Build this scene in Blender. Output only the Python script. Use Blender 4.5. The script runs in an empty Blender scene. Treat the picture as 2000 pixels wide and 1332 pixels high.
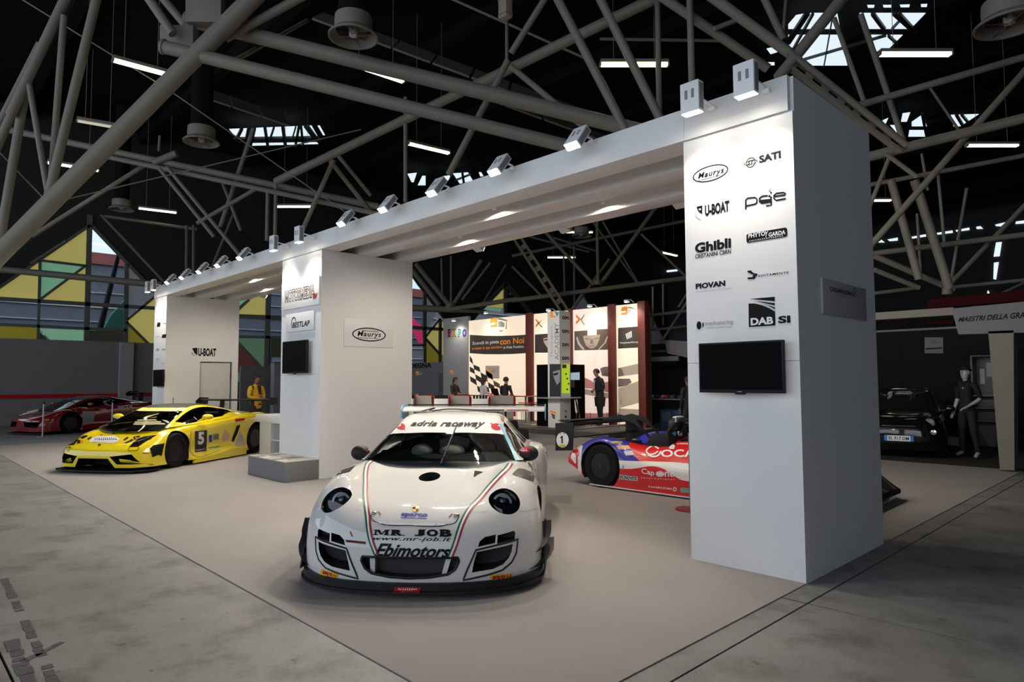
import bpy, bmesh, math, random
import numpy as np
from mathutils import Vector, Matrix, Euler
from mathutils.bvhtree import BVHTree

random.seed(7)
PI = math.pi
SC = bpy.context.scene
COL = SC.collection

# ---------------------------------------------------------------- camera
CAM_POS = np.array([0.0, 0.0, 1.62])
YAW, PITCH, ROLL, FPX = math.radians(45.98972), math.radians(3.43092), math.radians(-0.20012), 1294.457


def cam_axes():
    cy, sy, cp, sp = math.cos(YAW), math.sin(YAW), math.cos(PITCH), math.sin(PITCH)
    fw = np.array([-sy * cp, cy * cp, sp])
    r = np.array([cy, sy, 0.0])
    u = np.cross(r, fw)
    cr, sr = math.cos(ROLL), math.sin(ROLL)
    return fw, cr * r + sr * u, -sr * r + cr * u


FW, RT, UP = cam_axes()
cam_data = bpy.data.cameras.new('camera')
cam_data.sensor_width = 36.0
cam_data.lens = FPX * 36.0 / 2000.0
cam_data.clip_start = 0.05
cam_data.clip_end = 400
cam = bpy.data.objects.new('camera', cam_data)
COL.objects.link(cam)
cam.matrix_world = Matrix(((RT[0], UP[0], -FW[0], 0), (RT[1], UP[1], -FW[1], 0), (RT[2], UP[2], -FW[2], CAM_POS[2]), (0, 0, 0, 1)))
SC.camera = cam

# ---------------------------------------------------------------- world, exposure
SC.view_settings.view_transform = 'Standard'
SC.view_settings.look = 'None'
SC.view_settings.gamma = 1.0
SC.view_settings.use_curve_mapping = False
SC.view_settings.exposure = 0.75
world = bpy.data.worlds.new('overcast_sky')
SC.world = world
world.use_nodes = True
wn = world.node_tree.nodes
wl = world.node_tree.links
bg = wn['Background']
sky_noise = wn.new('ShaderNodeTexNoise')
sky_noise.inputs['Scale'].default_value = 2.0
sky_ramp = wn.new('ShaderNodeValToRGB')
sky_ramp.color_ramp.elements[0].color = (0.70, 0.82, 1.0, 1)
sky_ramp.color_ramp.elements[1].color = (0.86, 0.92, 1.0, 1)
wl.new(sky_noise.outputs['Fac'], sky_ramp.inputs['Fac'])
wl.new(sky_ramp.outputs['Color'], bg.inputs['Color'])
bg.inputs['Strength'].default_value = 1.0
SC.cycles.max_bounces = 8
SC.cycles.diffuse_bounces = 4
SC.cycles.glossy_bounces = 4
SC.cycles.transparent_max_bounces = 12
SC.cycles.sample_clamp_indirect = 4.0
SC.cycles.use_denoising = True
SC.cycles.caustics_reflective = False
SC.cycles.caustics_refractive = False

# lamp powers (the lamps themselves stand in their builders)
POW_WASH, POW_FLOOD, POW_BOOTH, POW_GAP, POW_REAR_FILL = 36.0, 105.0, 45.0, 75.0, 170.0
EM_LENS, EM_TUBE, EM_SKY, EM_PANE = 30.0, 5.0, 0.56, 0.30


# ---------------------------------------------------------------- where things stand (measured from the picture)
def ray(u, v):
    return FW + RT * ((u - 1000.0) / FPX) - UP * ((v - 666.0) / FPX)


def at_d(u, v, d):
    return CAM_POS + ray(u, v) * d


def on_ax(u, v, ax, val):
    d = ray(u, v)
    return CAM_POS + d * ((val - CAM_POS[ax]) / d[ax])


def gnd(u, v, z=0.0):
    return on_ax(u, v, 2, z)


# ---------------------------------------------------------------- materials
MATS = {}


def srgb(r, g, b):
    def f(c):
        c /= 255.0
        return c / 12.92 if c <= 0.04045 else ((c + 0.055) / 1.055) ** 2.4
    return (f(r), f(g), f(b))


def mat(name, col, rough=0.5, metal=0.0, coat=0.0, emit=0.0, ecol=None, var=0.05, scale=6.0, bump=0.0, bscale=120.0, spec=0.5):
    """principled material whose colour and roughness wander a little with a noise"""
    if name in MATS:
        return MATS[name]
    m = bpy.data.materials.new(name)
    m.use_nodes = True
    nt = m.node_tree
    b = nt.nodes['Principled BSDF']
    tc = nt.nodes.new('ShaderNodeTexCoord')
    nz = nt.nodes.new('ShaderNodeTexNoise')
    nz.inputs['Scale'].default_value = scale
    nz.inputs['Detail'].default_value = 4.0
    nt.links.new(tc.outputs['Object'], nz.inputs['Vector'])
    mx = nt.nodes.new('ShaderNodeMix')
    mx.data_type = 'RGBA'
    mx.inputs['A'].default_value = tuple(max(0, c * (1 - var)) for c in col) + (1,)
    mx.inputs['B'].default_value = tuple(min(1, c * (1 + var)) for c in col) + (1,)
    nt.links.new(nz.outputs['Fac'], mx.inputs['Factor'])
    nt.links.new(mx.outputs['Result'], b.inputs['Base Color'])
    b.inputs['Roughness'].default_value = rough
    b.inputs['Metallic'].default_value = metal
    b.inputs['Coat Weight'].default_value = coat
    b.inputs['Coat Roughness'].default_value = 0.04
    b.inputs['Specular IOR Level'].default_value = spec
    if emit > 0:
        ec = ecol or col
        b.inputs['Emission Color'].default_value = tuple(ec) + (1,)
        b.inputs['Emission Strength'].default_value = emit
    if bump > 0:
        n2 = nt.nodes.new('ShaderNodeTexNoise')
        n2.inputs['Scale'].default_value = bscale
        n2.inputs['Detail'].default_value = 3.0
        nt.links.new(tc.outputs['Object'], n2.inputs['Vector'])
        bp = nt.nodes.new('ShaderNodeBump')
        bp.inputs['Strength'].default_value = bump
        bp.inputs['Distance'].default_value = 0.01
        nt.links.new(n2.outputs['Fac'], bp.inputs['Height'])
        nt.links.new(bp.outputs['Normal'], b.inputs['Normal'])
    MATS[name] = m
    return m


def glass_mat(name, tint, gloss=0.05, base=0.04):
    """thin pane: lets light through with a tint and mirrors at grazing angles"""
    if name in MATS:
        return MATS[name]
    m = bpy.data.materials.new(name)
    m.use_nodes = True
    nt = m.node_tree
    nt.nodes.remove(nt.nodes['Principled BSDF'])
    out = nt.nodes['Material Output']
    tr = nt.nodes.new('ShaderNodeBsdfTransparent')
    tr.inputs['Color'].default_value = tuple(tint) + (1,)
    gl = nt.nodes.new('ShaderNodeBsdfGlossy')
    gl.inputs['Roughness'].default_value = gloss
    fr = nt.nodes.new('ShaderNodeFresnel')
    fr.inputs['IOR'].default_value = 1.5
    add = nt.nodes.new('ShaderNodeMath')
    add.operation = 'ADD'
    add.inputs[1].default_value = base
    add.use_clamp = True
    mix = nt.nodes.new('ShaderNodeMixShader')
    nt.links.new(fr.outputs['Fac'], add.inputs[0])
    nt.links.new(add.outputs['Value'], mix.inputs['Fac'])
    nt.links.new(tr.outputs['BSDF'], mix.inputs[1])
    nt.links.new(gl.outputs['BSDF'], mix.inputs[2])
    nt.links.new(mix.outputs['Shader'], out.inputs['Surface'])
    MATS[name] = m
    return m


def concrete_mat():
    m = bpy.data.materials.new('worn_concrete')
    m.use_nodes = True
    nt = m.node_tree
    N, L = nt.nodes, nt.links
    b = N['Principled BSDF']
    geo = N.new('ShaderNodeNewGeometry')

    def noise(scale, detail, rough=0.5):
        n = N.new('ShaderNodeTexNoise')
        n.inputs['Scale'].default_value = scale
        n.inputs['Detail'].default_value = detail
        n.inputs['Roughness'].default_value = rough
        L.new(geo.outputs['Position'], n.inputs['Vector'])
        return n

    def ramp(src, stops):
        r = N.new('ShaderNodeValToRGB')
        e = r.color_ramp.elements
        e[0].position, e[0].color = stops[0][0], stops[0][1] + (1,)
        e[1].position, e[1].color = stops[-1][0], stops[-1][1] + (1,)
        for p, c in stops[1:-1]:
            x = e.new(p)
            x.color = c + (1,)
        L.new(src.outputs['Fac'], r.inputs['Fac'])
        return r

    def mul(a, c, f=1.0):
        x = N.new('ShaderNodeMix')
        x.data_type = 'RGBA'
        x.blend_type = 'MULTIPLY'
        x.inputs['Factor'].default_value = f
        L.new(a, x.inputs['A'])
        L.new(c, x.inputs['B'])
        return x.outputs['Result']
    base = ramp(noise(0.45, 6, 0.6), [(0.3, (0.175, 0.175, 0.172)), (0.55, (0.235, 0.234, 0.229)), (0.75, (0.265, 0.263, 0.257))])
    blot = ramp(noise(2.1, 5, 0.65), [(0.34, (0.52, 0.51, 0.48)), (0.50, (0.95, 0.95, 0.95)), (0.8, (1.06, 1.06, 1.06))])
    fine = ramp(noise(34.0, 4, 0.7), [(0.3, (0.86, 0.86, 0.86)), (0.6, (1, 1, 1))])
    spots = ramp(noise(9.0, 2, 0.5), [(0.24, (0.45, 0.44, 0.42)), (0.30, (1, 1, 1))])
    c = mul(mul(mul(base.outputs['Color'], blot.outputs['Color'], 0.8), fine.outputs['Color'], 0.9), spots.outputs['Color'], 0.9)
    L.new(c, b.inputs['Base Color'])
    rr = ramp(noise(3.0, 4), [(0.3, (0.45, 0.45, 0.45)), (0.7, (0.7, 0.7, 0.7))])
    L.new(rr.outputs['Color'], b.inputs['Roughness'])
    bp = N.new('ShaderNodeBump')
    bp.inputs['Strength'].default_value = 0.15
    bp.inputs['Distance'].default_value = 0.01
    L.new(noise(60.0, 4).outputs['Fac'], bp.inputs['Height'])
    L.new(bp.outputs['Normal'], b.inputs['Normal'])
    MATS['worn_concrete'] = m
    return m


# ---------------------------------------------------------------- mesh builder
def cube_faces(o):
    return [(o, o + 3, o + 2, o + 1), (o + 4, o + 5, o + 6, o + 7), (o, o + 1, o + 5, o + 4), (o + 1, o + 2, o + 6, o + 5), (o + 2, o + 3, o + 7, o + 6), (o + 3, o, o + 4, o + 7)]


class MB:
    def __init__(self):
        self.v, self.f, self.m = [], [], []

    def add(self, vs, fs, mi=0):
        o = len(self.v)
        self.v += [tuple(map(float, p)) for p in vs]
        self.f += [tuple(i + o for i in q) for q in fs]
        self.m += [mi] * len(fs)
        return self

    def box(self, x0, x1, y0, y1, z0, z1, mi=0):
        return self.add([(x0, y0, z0), (x1, y0, z0), (x1, y1, z0), (x0, y1, z0), (x0, y0, z1), (x1, y0, z1), (x1, y1, z1), (x0, y1, z1)], cube_faces(0), mi)

    def obox(self, c, ax, ay, az, mi=0):
        """box about c with half-axis vectors"""
        c, ax, ay, az = map(np.asarray, (c, ax, ay, az))
        vs = [c + sx * ax + sy * ay + sz * az for sz in (-1, 1) for sx, sy in ((-1, -1), (1, -1), (1, 1), (-1, 1))]
        return self.add(vs, cube_faces(0), mi)

    def tube(self, p0, p1, r0, r1=None, n=10, mi=0, cap=True):
        p0, p1 = np.asarray(p0, float), np.asarray(p1, float)
        r1 = r0 if r1 is None else r1
        d = p1 - p0
        d = d / (np.linalg.norm(d) + 1e-9)
        a = np.cross(d, (0, 0, 1.0))
        if np.linalg.norm(a) < 1e-3:
            a = np.cross(d, (1.0, 0, 0))
        a /= np.linalg.norm(a)
        b = np.cross(d, a)
        vs = []
        for p, r in ((p0, r0), (p1, r1)):
            for i in range(n):
                t = 2 * PI * i / n
                vs.append(p + a * math.cos(t) * r + b * math.sin(t) * r)
        fs = [(i, (i + 1) % n, n + (i + 1) % n, n + i) for i in range(n)]
        if cap:
            fs += [tuple(range(n - 1, -1, -1)), tuple(range(n, 2 * n))]
        return self.add(vs, fs, mi)

    def pipe(self, pts, r, n=8, mi=0, closed=False):
        """bent pipe through points (parallel-transported rings)"""
        P = [np.asarray(p, float) for p in pts]
        m = len(P)
        R = r if hasattr(r, '__len__') else [r] * m
        vs = []
        a = None
        for i in range(m):
            q0 = P[(i - 1) % m] if (i > 0 or closed) else P[0]
            q1 = P[(i + 1) % m] if (i < m - 1 or closed) else P[-1]
            d = q1 - q0
            d /= (np.linalg.norm(d) + 1e-9)
            if a is None:
                a = np.cross(d, (0, 0, 1.0))
                if np.linalg.norm(a) < 1e-2:
                    a = np.cross(d, (1.0, 0, 0))
            a = a - d * (a @ d)
            a /= (np.linalg.norm(a) + 1e-9)
            b = np.cross(d, a)
            for k in range(n):
                t = 2 * PI * k / n
                vs.append(P[i] + (a * math.cos(t) + b * math.sin(t)) * R[i])
        fs = []
        for i in range(m if closed else m - 1):
            for k in range(n):
                j = (i + 1) % m
                fs.append((i * n + k, i * n + (k + 1) % n, j * n + (k + 1) % n, j * n + k))
        if not closed:
            fs += [tuple(range(n - 1, -1, -1)), tuple(range((m - 1) * n, m * n))]
        return self.add(vs, fs, mi)

    def lathe(self, prof, c=(0, 0, 0), axis='z', n=24, mi=0, close=False):
        """profile of (radius, height) turned about an axis"""
        vs = []
        for r, h in prof:
            for i in range(n):
                t = 2 * PI * i / n
                x, y = r * math.cos(t), r * math.sin(t)
                p = {'z': (x, y, h), 'y': (x, h, y), 'x': (h, x, y)}[axis]
                vs.append((p[0] + c[0], p[1] + c[1], p[2] + c[2]))
        k = len(prof)
        fs = []
        for j in range(k if close else k - 1):
            for i in range(n):
                q = (j + 1) % k
                fs.append((j * n + i, j * n + (i + 1) % n, q * n + (i + 1) % n, q * n + i))
        if not close:
            if prof[0][0] > 1e-4:
                fs.append(tuple(range(n)))
            if prof[-1][0] > 1e-4:
                fs.append(tuple(range((k - 1) * n, k * n)))
        return self.add(vs, fs, mi)

    def prism(self, pts, d, mi=0):
        """closed outline of 3D points pushed along vector d"""
        n = len(pts)
        d = np.asarray(d, float)
        P = [np.asarray(p, float) for p in pts]
        vs = P + [p + d for p in P]
        fs = [tuple(range(n - 1, -1, -1)), tuple(range(n, 2 * n))] + [(i, (i + 1) % n, n + (i + 1) % n, n + i) for i in range(n)]
        return self.add(vs, fs, mi)

    def poly(self, pts, mi=0):
        return self.add(pts, [tuple(range(len(pts)))], mi)

    def grid(self, G, mi=0, flip=False):
        R, C = len(G), len(G[0])
        vs = [p for row in G for p in row]
        fs = []
        for i in range(R - 1):
            for j in range(C - 1):
                q = (i * C + j, i * C + j + 1, (i + 1) * C + j + 1, (i + 1) * C + j)
                fs.append(q[::-1] if flip else q)
        return self.add(vs, fs, mi)

    def ellipsoid(self, c, r, n=16, m=10, mi=0):
        prof = [(math.sin(PI * i / m), -math.cos(PI * i / m)) for i in range(m + 1)]
        vs = []
        for a, h in prof:
            for k in range(n):
                t = 2 * PI * k / n
                vs.append((c[0] + r[0] * a * math.cos(t), c[1] + r[1] * a * math.sin(t), c[2] + r[2] * h))
        fs = [(j * n + i, j * n + (i + 1) % n, (j + 1) * n + (i + 1) % n, (j + 1) * n + i) for j in range(m) for i in range(n)]
        return self.add(vs, fs, mi)

    def build(self, name, mats, parent=None, smooth=False, ang=40, bevel=0.0, weld=False):
        me = bpy.data.meshes.new(name)
        me.from_pydata(self.v, [], self.f)
        mats = mats if isinstance(mats, (list, tuple)) else [mats]
        for m in mats:
            me.materials.append(m)
        if len(mats) > 1:
            me.polygons.foreach_set('material_index', self.m)
        bm = bmesh.new()
        bm.from_mesh(me)
        if weld or smooth:
            bmesh.ops.remove_doubles(bm, verts=bm.verts, dist=1e-5)
            bmesh.ops.dissolve_degenerate(bm, edges=bm.edges, dist=1e-6)
        if bevel > 0:
            bmesh.ops.remove_doubles(bm, verts=bm.verts, dist=1e-5)
            ed = [e for e in bm.edges if len(e.link_faces) == 2 and e.calc_face_angle(0) > 0.5]
            bmesh.ops.bevel(bm, geom=ed, offset=bevel, segments=2, affect='EDGES', profile=0.6)
        bmesh.ops.recalc_face_normals(bm, faces=bm.faces)
        bm.to_mesh(me)
        bm.free()
        return finish(name, me, parent, smooth or bevel > 0, ang)


def finish(name, me, parent=None, smooth=False, ang=40):
    if smooth:
        me.shade_smooth()
        me.set_sharp_from_angle(angle=math.radians(ang))
    me.update()
    o = bpy.data.objects.new(name, me)
    COL.objects.link(o)
    if parent is not None:
        o.parent = parent
        if parent.get('_world'):
            o.matrix_parent_inverse = chain(parent).inverted()
    return o


def chain(o):
    m = Matrix.Translation(o.location) @ o.rotation_euler.to_matrix().to_4x4()
    if o.parent is not None:
        m = chain(o.parent) @ o.matrix_parent_inverse @ m
    return m


def thing(name, label, cat, loc=(0, 0, 0), rz=0.0, group=None, world=False):
    o = bpy.data.objects.new(name, None)
    o.empty_display_size = 0.2
    COL.objects.link(o)
    o.location = loc
    o.rotation_euler = (0, 0, rz)
    o['label'] = label
    o['category'] = cat
    if group:
        o['group'] = group
    if world:
        o['_world'] = 1
    return o


def tag(o, label, cat, group=None):
    o['label'] = label
    o['category'] = cat
    if group:
        o['group'] = group
    return o


def struct(o):
    o['kind'] = 'structure'
    return o


def copy_tree(o, loc=None, rz=None, label=None, group=None):
    r = o.copy()
    COL.objects.link(r)
    if loc is not None:
        r.location = loc
    if rz is not None:
        r.rotation_euler = (0, 0, rz)
    if label:
        r['label'] = label
    if group:
        r['group'] = group
    for ch in list(o.children):
        c = ch.copy()
        COL.objects.link(c)
        c.parent = r
        for g in list(ch.children):
            d = g.copy()
            COL.objects.link(d)
            d.parent = c
    return r


# ---------------------------------------------------------------- lettering and flat print
_TX = {}


def text2d(s, bold=0.0, shear=0.0, res=3, spacing=1.0):
    """flat triangulated lettering scaled to the unit box"""
    key = (s, bold, shear, res, spacing)
    if key in _TX:
        return _TX[key]
    cu = bpy.data.curves.new('lettering', 'FONT')
    cu.body = s
    cu.size = 1.0
    cu.offset = bold
    cu.shear = shear
    cu.resolution_u = res
    cu.space_character = spacing
    ob = bpy.data.objects.new('lettering', cu)
    me = bpy.data.meshes.new_from_object(ob)
    V = np.array([(v.co.x, v.co.y) for v in me.vertices])
    F = [tuple(p.vertices) for p in me.polygons]
    bpy.data.objects.remove(ob)
    bpy.data.curves.remove(cu)
    bpy.data.meshes.remove(me)
    lo, hi = V.min(0), V.max(0)
    V = (V - lo) / (hi - lo)
    _TX[key] = (V, F)
    return V, F


def rect2d():
    return np.array([(0, 0), (1, 0), (1, 1), (0, 1)], float), [(0, 1, 2, 3)]


def poly2d(pts):
    return np.array(pts, float), [tuple(range(len(pts)))]


def ring2d(n=36, w=0.12, wy=None):
    """elliptic ring in the unit box"""
    wy = w if wy is None else wy
    V, F = [], []
    for i in range(n):
        t = 2 * PI * i / n
        V += [(0.5 + 0.5 * math.cos(t), 0.5 + 0.5 * math.sin(t)), (0.5 + (0.5 - w) * math.cos(t), 0.5 + (0.5 - wy) * math.sin(t))]
    for i in range(n):
        j = (i + 1) % n
        F.append((2 * i, 2 * j, 2 * j + 1, 2 * i + 1))
    return np.array(V), F


def disc2d(n=28):
    return poly2d([(0.5 + 0.5 * math.cos(2 * PI * i / n), 0.5 + 0.5 * math.sin(2 * PI * i / n)) for i in range(n)])


def marks(n, seed=1):
    """row of n strokes standing for print too small to read in the picture"""
    k = random.Random(seed)
    V, F = [], []
    for i in range(n):
        a, b = i / n, (i + k.uniform(0.55, 0.8)) / n
        y0, y1 = k.uniform(0.0, 0.15), k.uniform(0.8, 1.0)
        o = len(V)
        V += [(a, y0), (b, y0), (b, y0 + 0.25), (a + (b - a) * .4, y0 + 0.25), (a + (b - a) * .4, y1), (a, y1)]
        F.append((o, o + 1, o + 2, o + 3, o + 4, o + 5))
    return np.array(V), F


class Flat:
    """print on a vertical wall. ax = axis the wall faces (0 or 1), val = its coordinate, out = offset sign towards the viewer"""

    def __init__(self, ax, val, out, parent, mirror=False):
        self.ax, self.val, self.out, self.parent, self.mirror = ax, val, out, parent, mirror

    def uv(self, px):
        p = on_ax(px[0], px[1], self.ax, self.val)
        return (p[1 - self.ax], p[2])

    def put(self, shape, bl, tr, m, name='lettering', off=0.003, world=False):
        """shape in the unit box, stretched between two picture points (or wall coordinates if world)"""
        V, F = shape
        a = bl if world else self.uv(bl)
        b = tr if world else self.uv(tr)
        mb = MB()
        P = []
        for x, y in V:
            h, z = a[0] + (b[0] - a[0]) * x, a[1] + (b[1] - a[1]) * y
            c = self.val + self.out * off
            P.append((c, h, z) if self.ax == 0 else (h, c, z))
        mb.add(P, F)
        return mb.build(name, m, self.parent)

    def line(self, pts, w, m, name='logo_stroke', off=0.003):
        """ribbon of picture width w along picture points"""
        P = [np.array(p, float) for p in pts]
        n = len(P)
        mb = MB()
        A = []
        for i in range(n):
            d = P[min(i + 1, n - 1)] - P[max(i - 1, 0)]
            d /= np.linalg.norm(d) + 1e-9
            s_ = np.array([-d[1], d[0]]) * w / 2
            A.append((P[i] - s_, P[i] + s_))
        q = []
        for a, b in A:
            for p in (a, b):
                h, z = self.uv(p)
                c = self.val + self.out * off
                q.append((c, h, z) if self.ax == 0 else (h, c, z))
        mb.add(q, [(2 * i, 2 * i + 2, 2 * i + 3, 2 * i + 1) for i in range(n - 1)])
        return mb.build(name, m, self.parent)

    def shape(self, pts, m, name='logo_shape', off=0.003):
        """polygon given by picture points"""
        P = []
        for q in pts:
            h, z = self.uv(q)
            c = self.val + self.out * off
            P.append((c, h, z) if self.ax == 0 else (h, c, z))
        return MB().poly(P).build(name, m, self.parent)

# ================================================================ palette
M_CONC = concrete_mat()
M_GAP = mat('floor_joint', (0.035, 0.033, 0.03), 0.9)
M_CARPET = mat('beige_carpet', (0.305, 0.285, 0.278), 0.95, var=0.10, scale=1.2, bump=0.25, bscale=400, spec=0.2)
M_STAND = mat('white_laminate', (0.78, 0.78, 0.775), 0.5, var=0.015, scale=1.0)
M_BEAM = mat('white_beam_paint', (0.74, 0.73, 0.72), 0.32, var=0.02, scale=1.0)
M_WOOD = mat('raw_plywood', (0.55, 0.36, 0.20), 0.7, var=0.2, scale=9)
M_BLACK = mat('print_black', (0.006, 0.006, 0.0065), 0.6, spec=0.15)
M_GREYP = mat('print_grey', (0.35, 0.35, 0.36), 0.5)
M_LIGHTP = mat('print_pale_grey', (0.62, 0.62, 0.63), 0.5)
M_WHITEP = mat('print_white', (0.80, 0.80, 0.80), 0.45)
M_REDP = mat('print_red', (0.42, 0.01, 0.018), 0.6, spec=0.15)
M_SCREEN = mat('screen_glass_off', (0.003, 0.003, 0.0035), 0.4, spec=0.03)
M_BEZEL = mat('black_plastic', (0.009, 0.009, 0.010), 0.45, spec=0.2)
M_LAMPBODY = mat('lamp_white_enamel', (0.86, 0.87, 0.88), 0.35)
M_LAMPSLOT = mat('lamp_vent_grey', (0.22, 0.22, 0.24), 0.5)
M_LENS = mat('lamp_lens', (1.0, 0.95, 0.85), 0.3, emit=EM_LENS, ecol=(1.0, 0.90, 0.74), var=0.0)
M_STEEL = mat('brushed_steel', (0.45, 0.45, 0.45), 0.35, metal=0.9)
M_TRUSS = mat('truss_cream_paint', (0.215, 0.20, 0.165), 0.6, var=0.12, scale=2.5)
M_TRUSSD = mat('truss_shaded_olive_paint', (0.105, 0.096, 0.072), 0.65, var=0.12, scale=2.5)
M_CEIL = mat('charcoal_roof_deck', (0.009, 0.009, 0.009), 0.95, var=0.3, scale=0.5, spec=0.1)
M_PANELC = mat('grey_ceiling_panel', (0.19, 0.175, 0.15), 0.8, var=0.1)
M_TUBE = mat('fluorescent_tube', (1, 0.95, 0.8), 0.4, emit=EM_TUBE, ecol=(1.0, 0.86, 0.58), var=0.0)
M_GALV = mat('galvanised_sheet', (0.30, 0.29, 0.26), 0.5, metal=0.3)
M_SKYP = mat('skylight_pane', (0.8, 0.9, 0.95), 0.3, emit=EM_SKY, ecol=(0.80, 0.93, 1.0), var=0.0)
M_FRAME = mat('dark_glazing_bar', (0.12, 0.125, 0.11), 0.5)
M_FRAMEG = mat('grey_glazing_bar', (0.18, 0.185, 0.17), 0.5)

# ================================================================ floor
floor = struct(MB().box(-60, 24, -14, 60, -0.30, -0.035).build('floor', M_GAP))
xe = [-47, -38, -29.2, -20.2, -11.15, -2.05, 7.0, 16]
ye = [-11.6, -7.4, -3.2, 0.62, 4.95, 9.6, 14.2, 19, 24, 29, 34, 40, 46]
for i in range(len(xe) - 1):
    for j in range(len(ye) - 1):
        g = 0.008
        dz = random.uniform(-0.0015, 0.0)
        MB().box(xe[i] + g, xe[i + 1] - g, ye[j] + g, ye[j + 1] - g, -0.035, dz).build('slab', M_CONC, floor)


# worn dark tape left on the concrete near the left corner of the picture
def tape_mat():
    m = mat('worn_floor_tape', (0.075, 0.075, 0.08), 0.8, var=0.6, scale=30)
    return m


def tape(a, b, w, holes):
    """a strip of taped line broken into worn scraps"""
    mb = MB()
    a, b = np.array(a), np.array(b)
    d = (b - a) / np.linalg.norm(b - a)
    s = np.array([-d[1], d[0]])
    L = np.linalg.norm(b - a)
    t = 0.0
    k = random.Random(5)
    while t < L:
        l = k.uniform(0.05, 0.16)
        if k.random() > holes:
            p0, p1 = a + d * t, a + d * min(L, t + l)
            w0, w1, w2, w3 = (w * k.uniform(0.35, 0.55) for _ in range(4))
            q = [p0 - s * w0, p1 - s * w1, p1 + s * w2, p0 + s * w3]
            mb.poly([(x[0], x[1], 0.0012) for x in q])
        t += l + k.uniform(0.0, 0.03)
    o = mb.build('worn_tape', tape_mat(), floor)
    o['label'] = 'worn dark floor tape'
    return o


tape(gnd(8, 1130)[:2], gnd(112, 1345)[:2], 0.055, 0.2)
tape(gnd(22, 1250)[:2], gnd(62, 1345)[:2], 0.075, 0.05)
tape(gnd(45, 1292)[:2], gnd(122, 1254)[:2], 0.045, 0.15)

# ================================================================ carpet
cpb = MB().box(-21.4, -2.239, 2.16, 5.397, 0, 0.007).box(-21.4, -2.239, 7.257, 14.68, 0, 0.007)
for hx0, hx1 in ((-21.4, -19.358), (-18.372, -11.692), (-10.203, -3.263)):
    cpb.box(hx0, hx1, 5.397, 7.257, 0, 0.007)
cp = cpb.build('carpet', M_CARPET)
tag(cp, 'large beige grey exhibition carpet under the racing cars and the white portal', 'carpet')

# ================================================================ ceiling
ceiling = struct(MB().box(-33.75, 24, -14, 60, 13.0, 13.2).build('ceiling', M_CEIL))
for k, y in enumerate(np.arange(-10, 58, 4.6)):
    MB().box(-33.75, 24, y, y + 0.35, 12.55, 13.0).build('roof_beam', M_CEIL, ceiling)
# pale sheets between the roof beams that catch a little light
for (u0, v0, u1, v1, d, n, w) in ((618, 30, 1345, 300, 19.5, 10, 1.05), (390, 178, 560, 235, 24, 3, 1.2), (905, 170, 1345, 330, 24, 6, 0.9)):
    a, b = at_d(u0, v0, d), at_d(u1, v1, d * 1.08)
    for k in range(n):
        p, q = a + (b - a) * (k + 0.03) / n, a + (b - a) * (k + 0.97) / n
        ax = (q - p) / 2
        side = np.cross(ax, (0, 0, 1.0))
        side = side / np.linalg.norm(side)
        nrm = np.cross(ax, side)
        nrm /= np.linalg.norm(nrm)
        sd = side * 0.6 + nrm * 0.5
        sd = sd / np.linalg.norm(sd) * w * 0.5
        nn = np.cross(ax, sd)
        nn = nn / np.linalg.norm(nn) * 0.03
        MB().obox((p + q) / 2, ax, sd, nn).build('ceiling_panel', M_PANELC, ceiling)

# ================================================================ hall walls (dark, far)
M_WALLD = mat('dark_hall_wall', (0.03, 0.03, 0.032), 0.85)
M_PART = mat('grey_partition', (0.20, 0.185, 0.185), 0.8, var=0.06)
M_PARTL = mat('pale_partition_post', (0.33, 0.32, 0.33), 0.8)
struct(MB().box(-60, 24, 52, 52.3, 0, 13.0).build('wall_back', M_WALLD))
struct(MB().box(17.7, 18, -14, 52, 0, 13.0).build('wall_right', M_WALLD))

# ================================================================ glazed end wall on the left
XG = -33.4
wall_left = struct(MB().box(XG - 0.35, XG - 0.05, -14, 52, 0, 2.2).build('wall_left', M_WALLD))


M_SIDING = mat('dark_gable_siding', (0.022, 0.021, 0.019), 0.85)
gw = MB()
apx = [-18.3, -9.98, -1.67, 6.65, 14.965, 23.28, 31.6, 39.9, 48.2, 56.5]
for y0_, y1_ in zip(apx[:-1], apx[1:]):
    ym = (y0_ + y1_) / 2
    gw.prism([(XG - 0.12, y0_, 13.0), (XG - 0.12, y0_, 8.52), (XG - 0.12, ym, 4.36), (XG - 0.12, y1_, 8.52), (XG - 0.12, y1_, 13.0)], (0.16, 0, 0))
gab = struct(gw.build('wall_left_gables', M_SIDING))
for y0_, y1_ in zip(apx[2:6], apx[3:7]):
    ym = (y0_ + y1_) / 2
    for k in range(9):
        z_ = 4.9 + 0.5 * k
        h_ = (z_ - 4.36) * 1.0
        MB().box(XG + 0.04, XG + 0.06, max(y0_, ym - h_), min(y1_, ym + h_), z_, z_ + 0.04).build('siding_batten', M_SIDING, gab)


def on_g(p):
    return on_ax(p[0], p[1], 0, XG)


def pane(pts, m, parent, off=0.0):
    P = [on_g(p) + np.array([off, 0, 0]) for p in pts]
    return MB().prism(P, (-0.02, 0, 0)).build('pane', m, parent)


def gbar(p, q, w, parent, m=None, name='glazing_bar', off=0.04):
    a, b = on_g(p), on_g(q)
    a[0] += off
    b[0] += off
    ax = (b - a) / 2
    s = np.cross(ax, (1.0, 0, 0))
    s = s / np.linalg.norm(s) * w / 2
    return MB().obox((a + b) / 2, ax, s, np.array([0.06, 0, 0])).build(name, m or M_FRAME, parent)


def lit(name, c, k=1.0):
    return mat('stained_pane_' + name, c, 0.25, emit=EM_PANE * k, ecol=c, var=0.06, scale=0.5)


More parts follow.
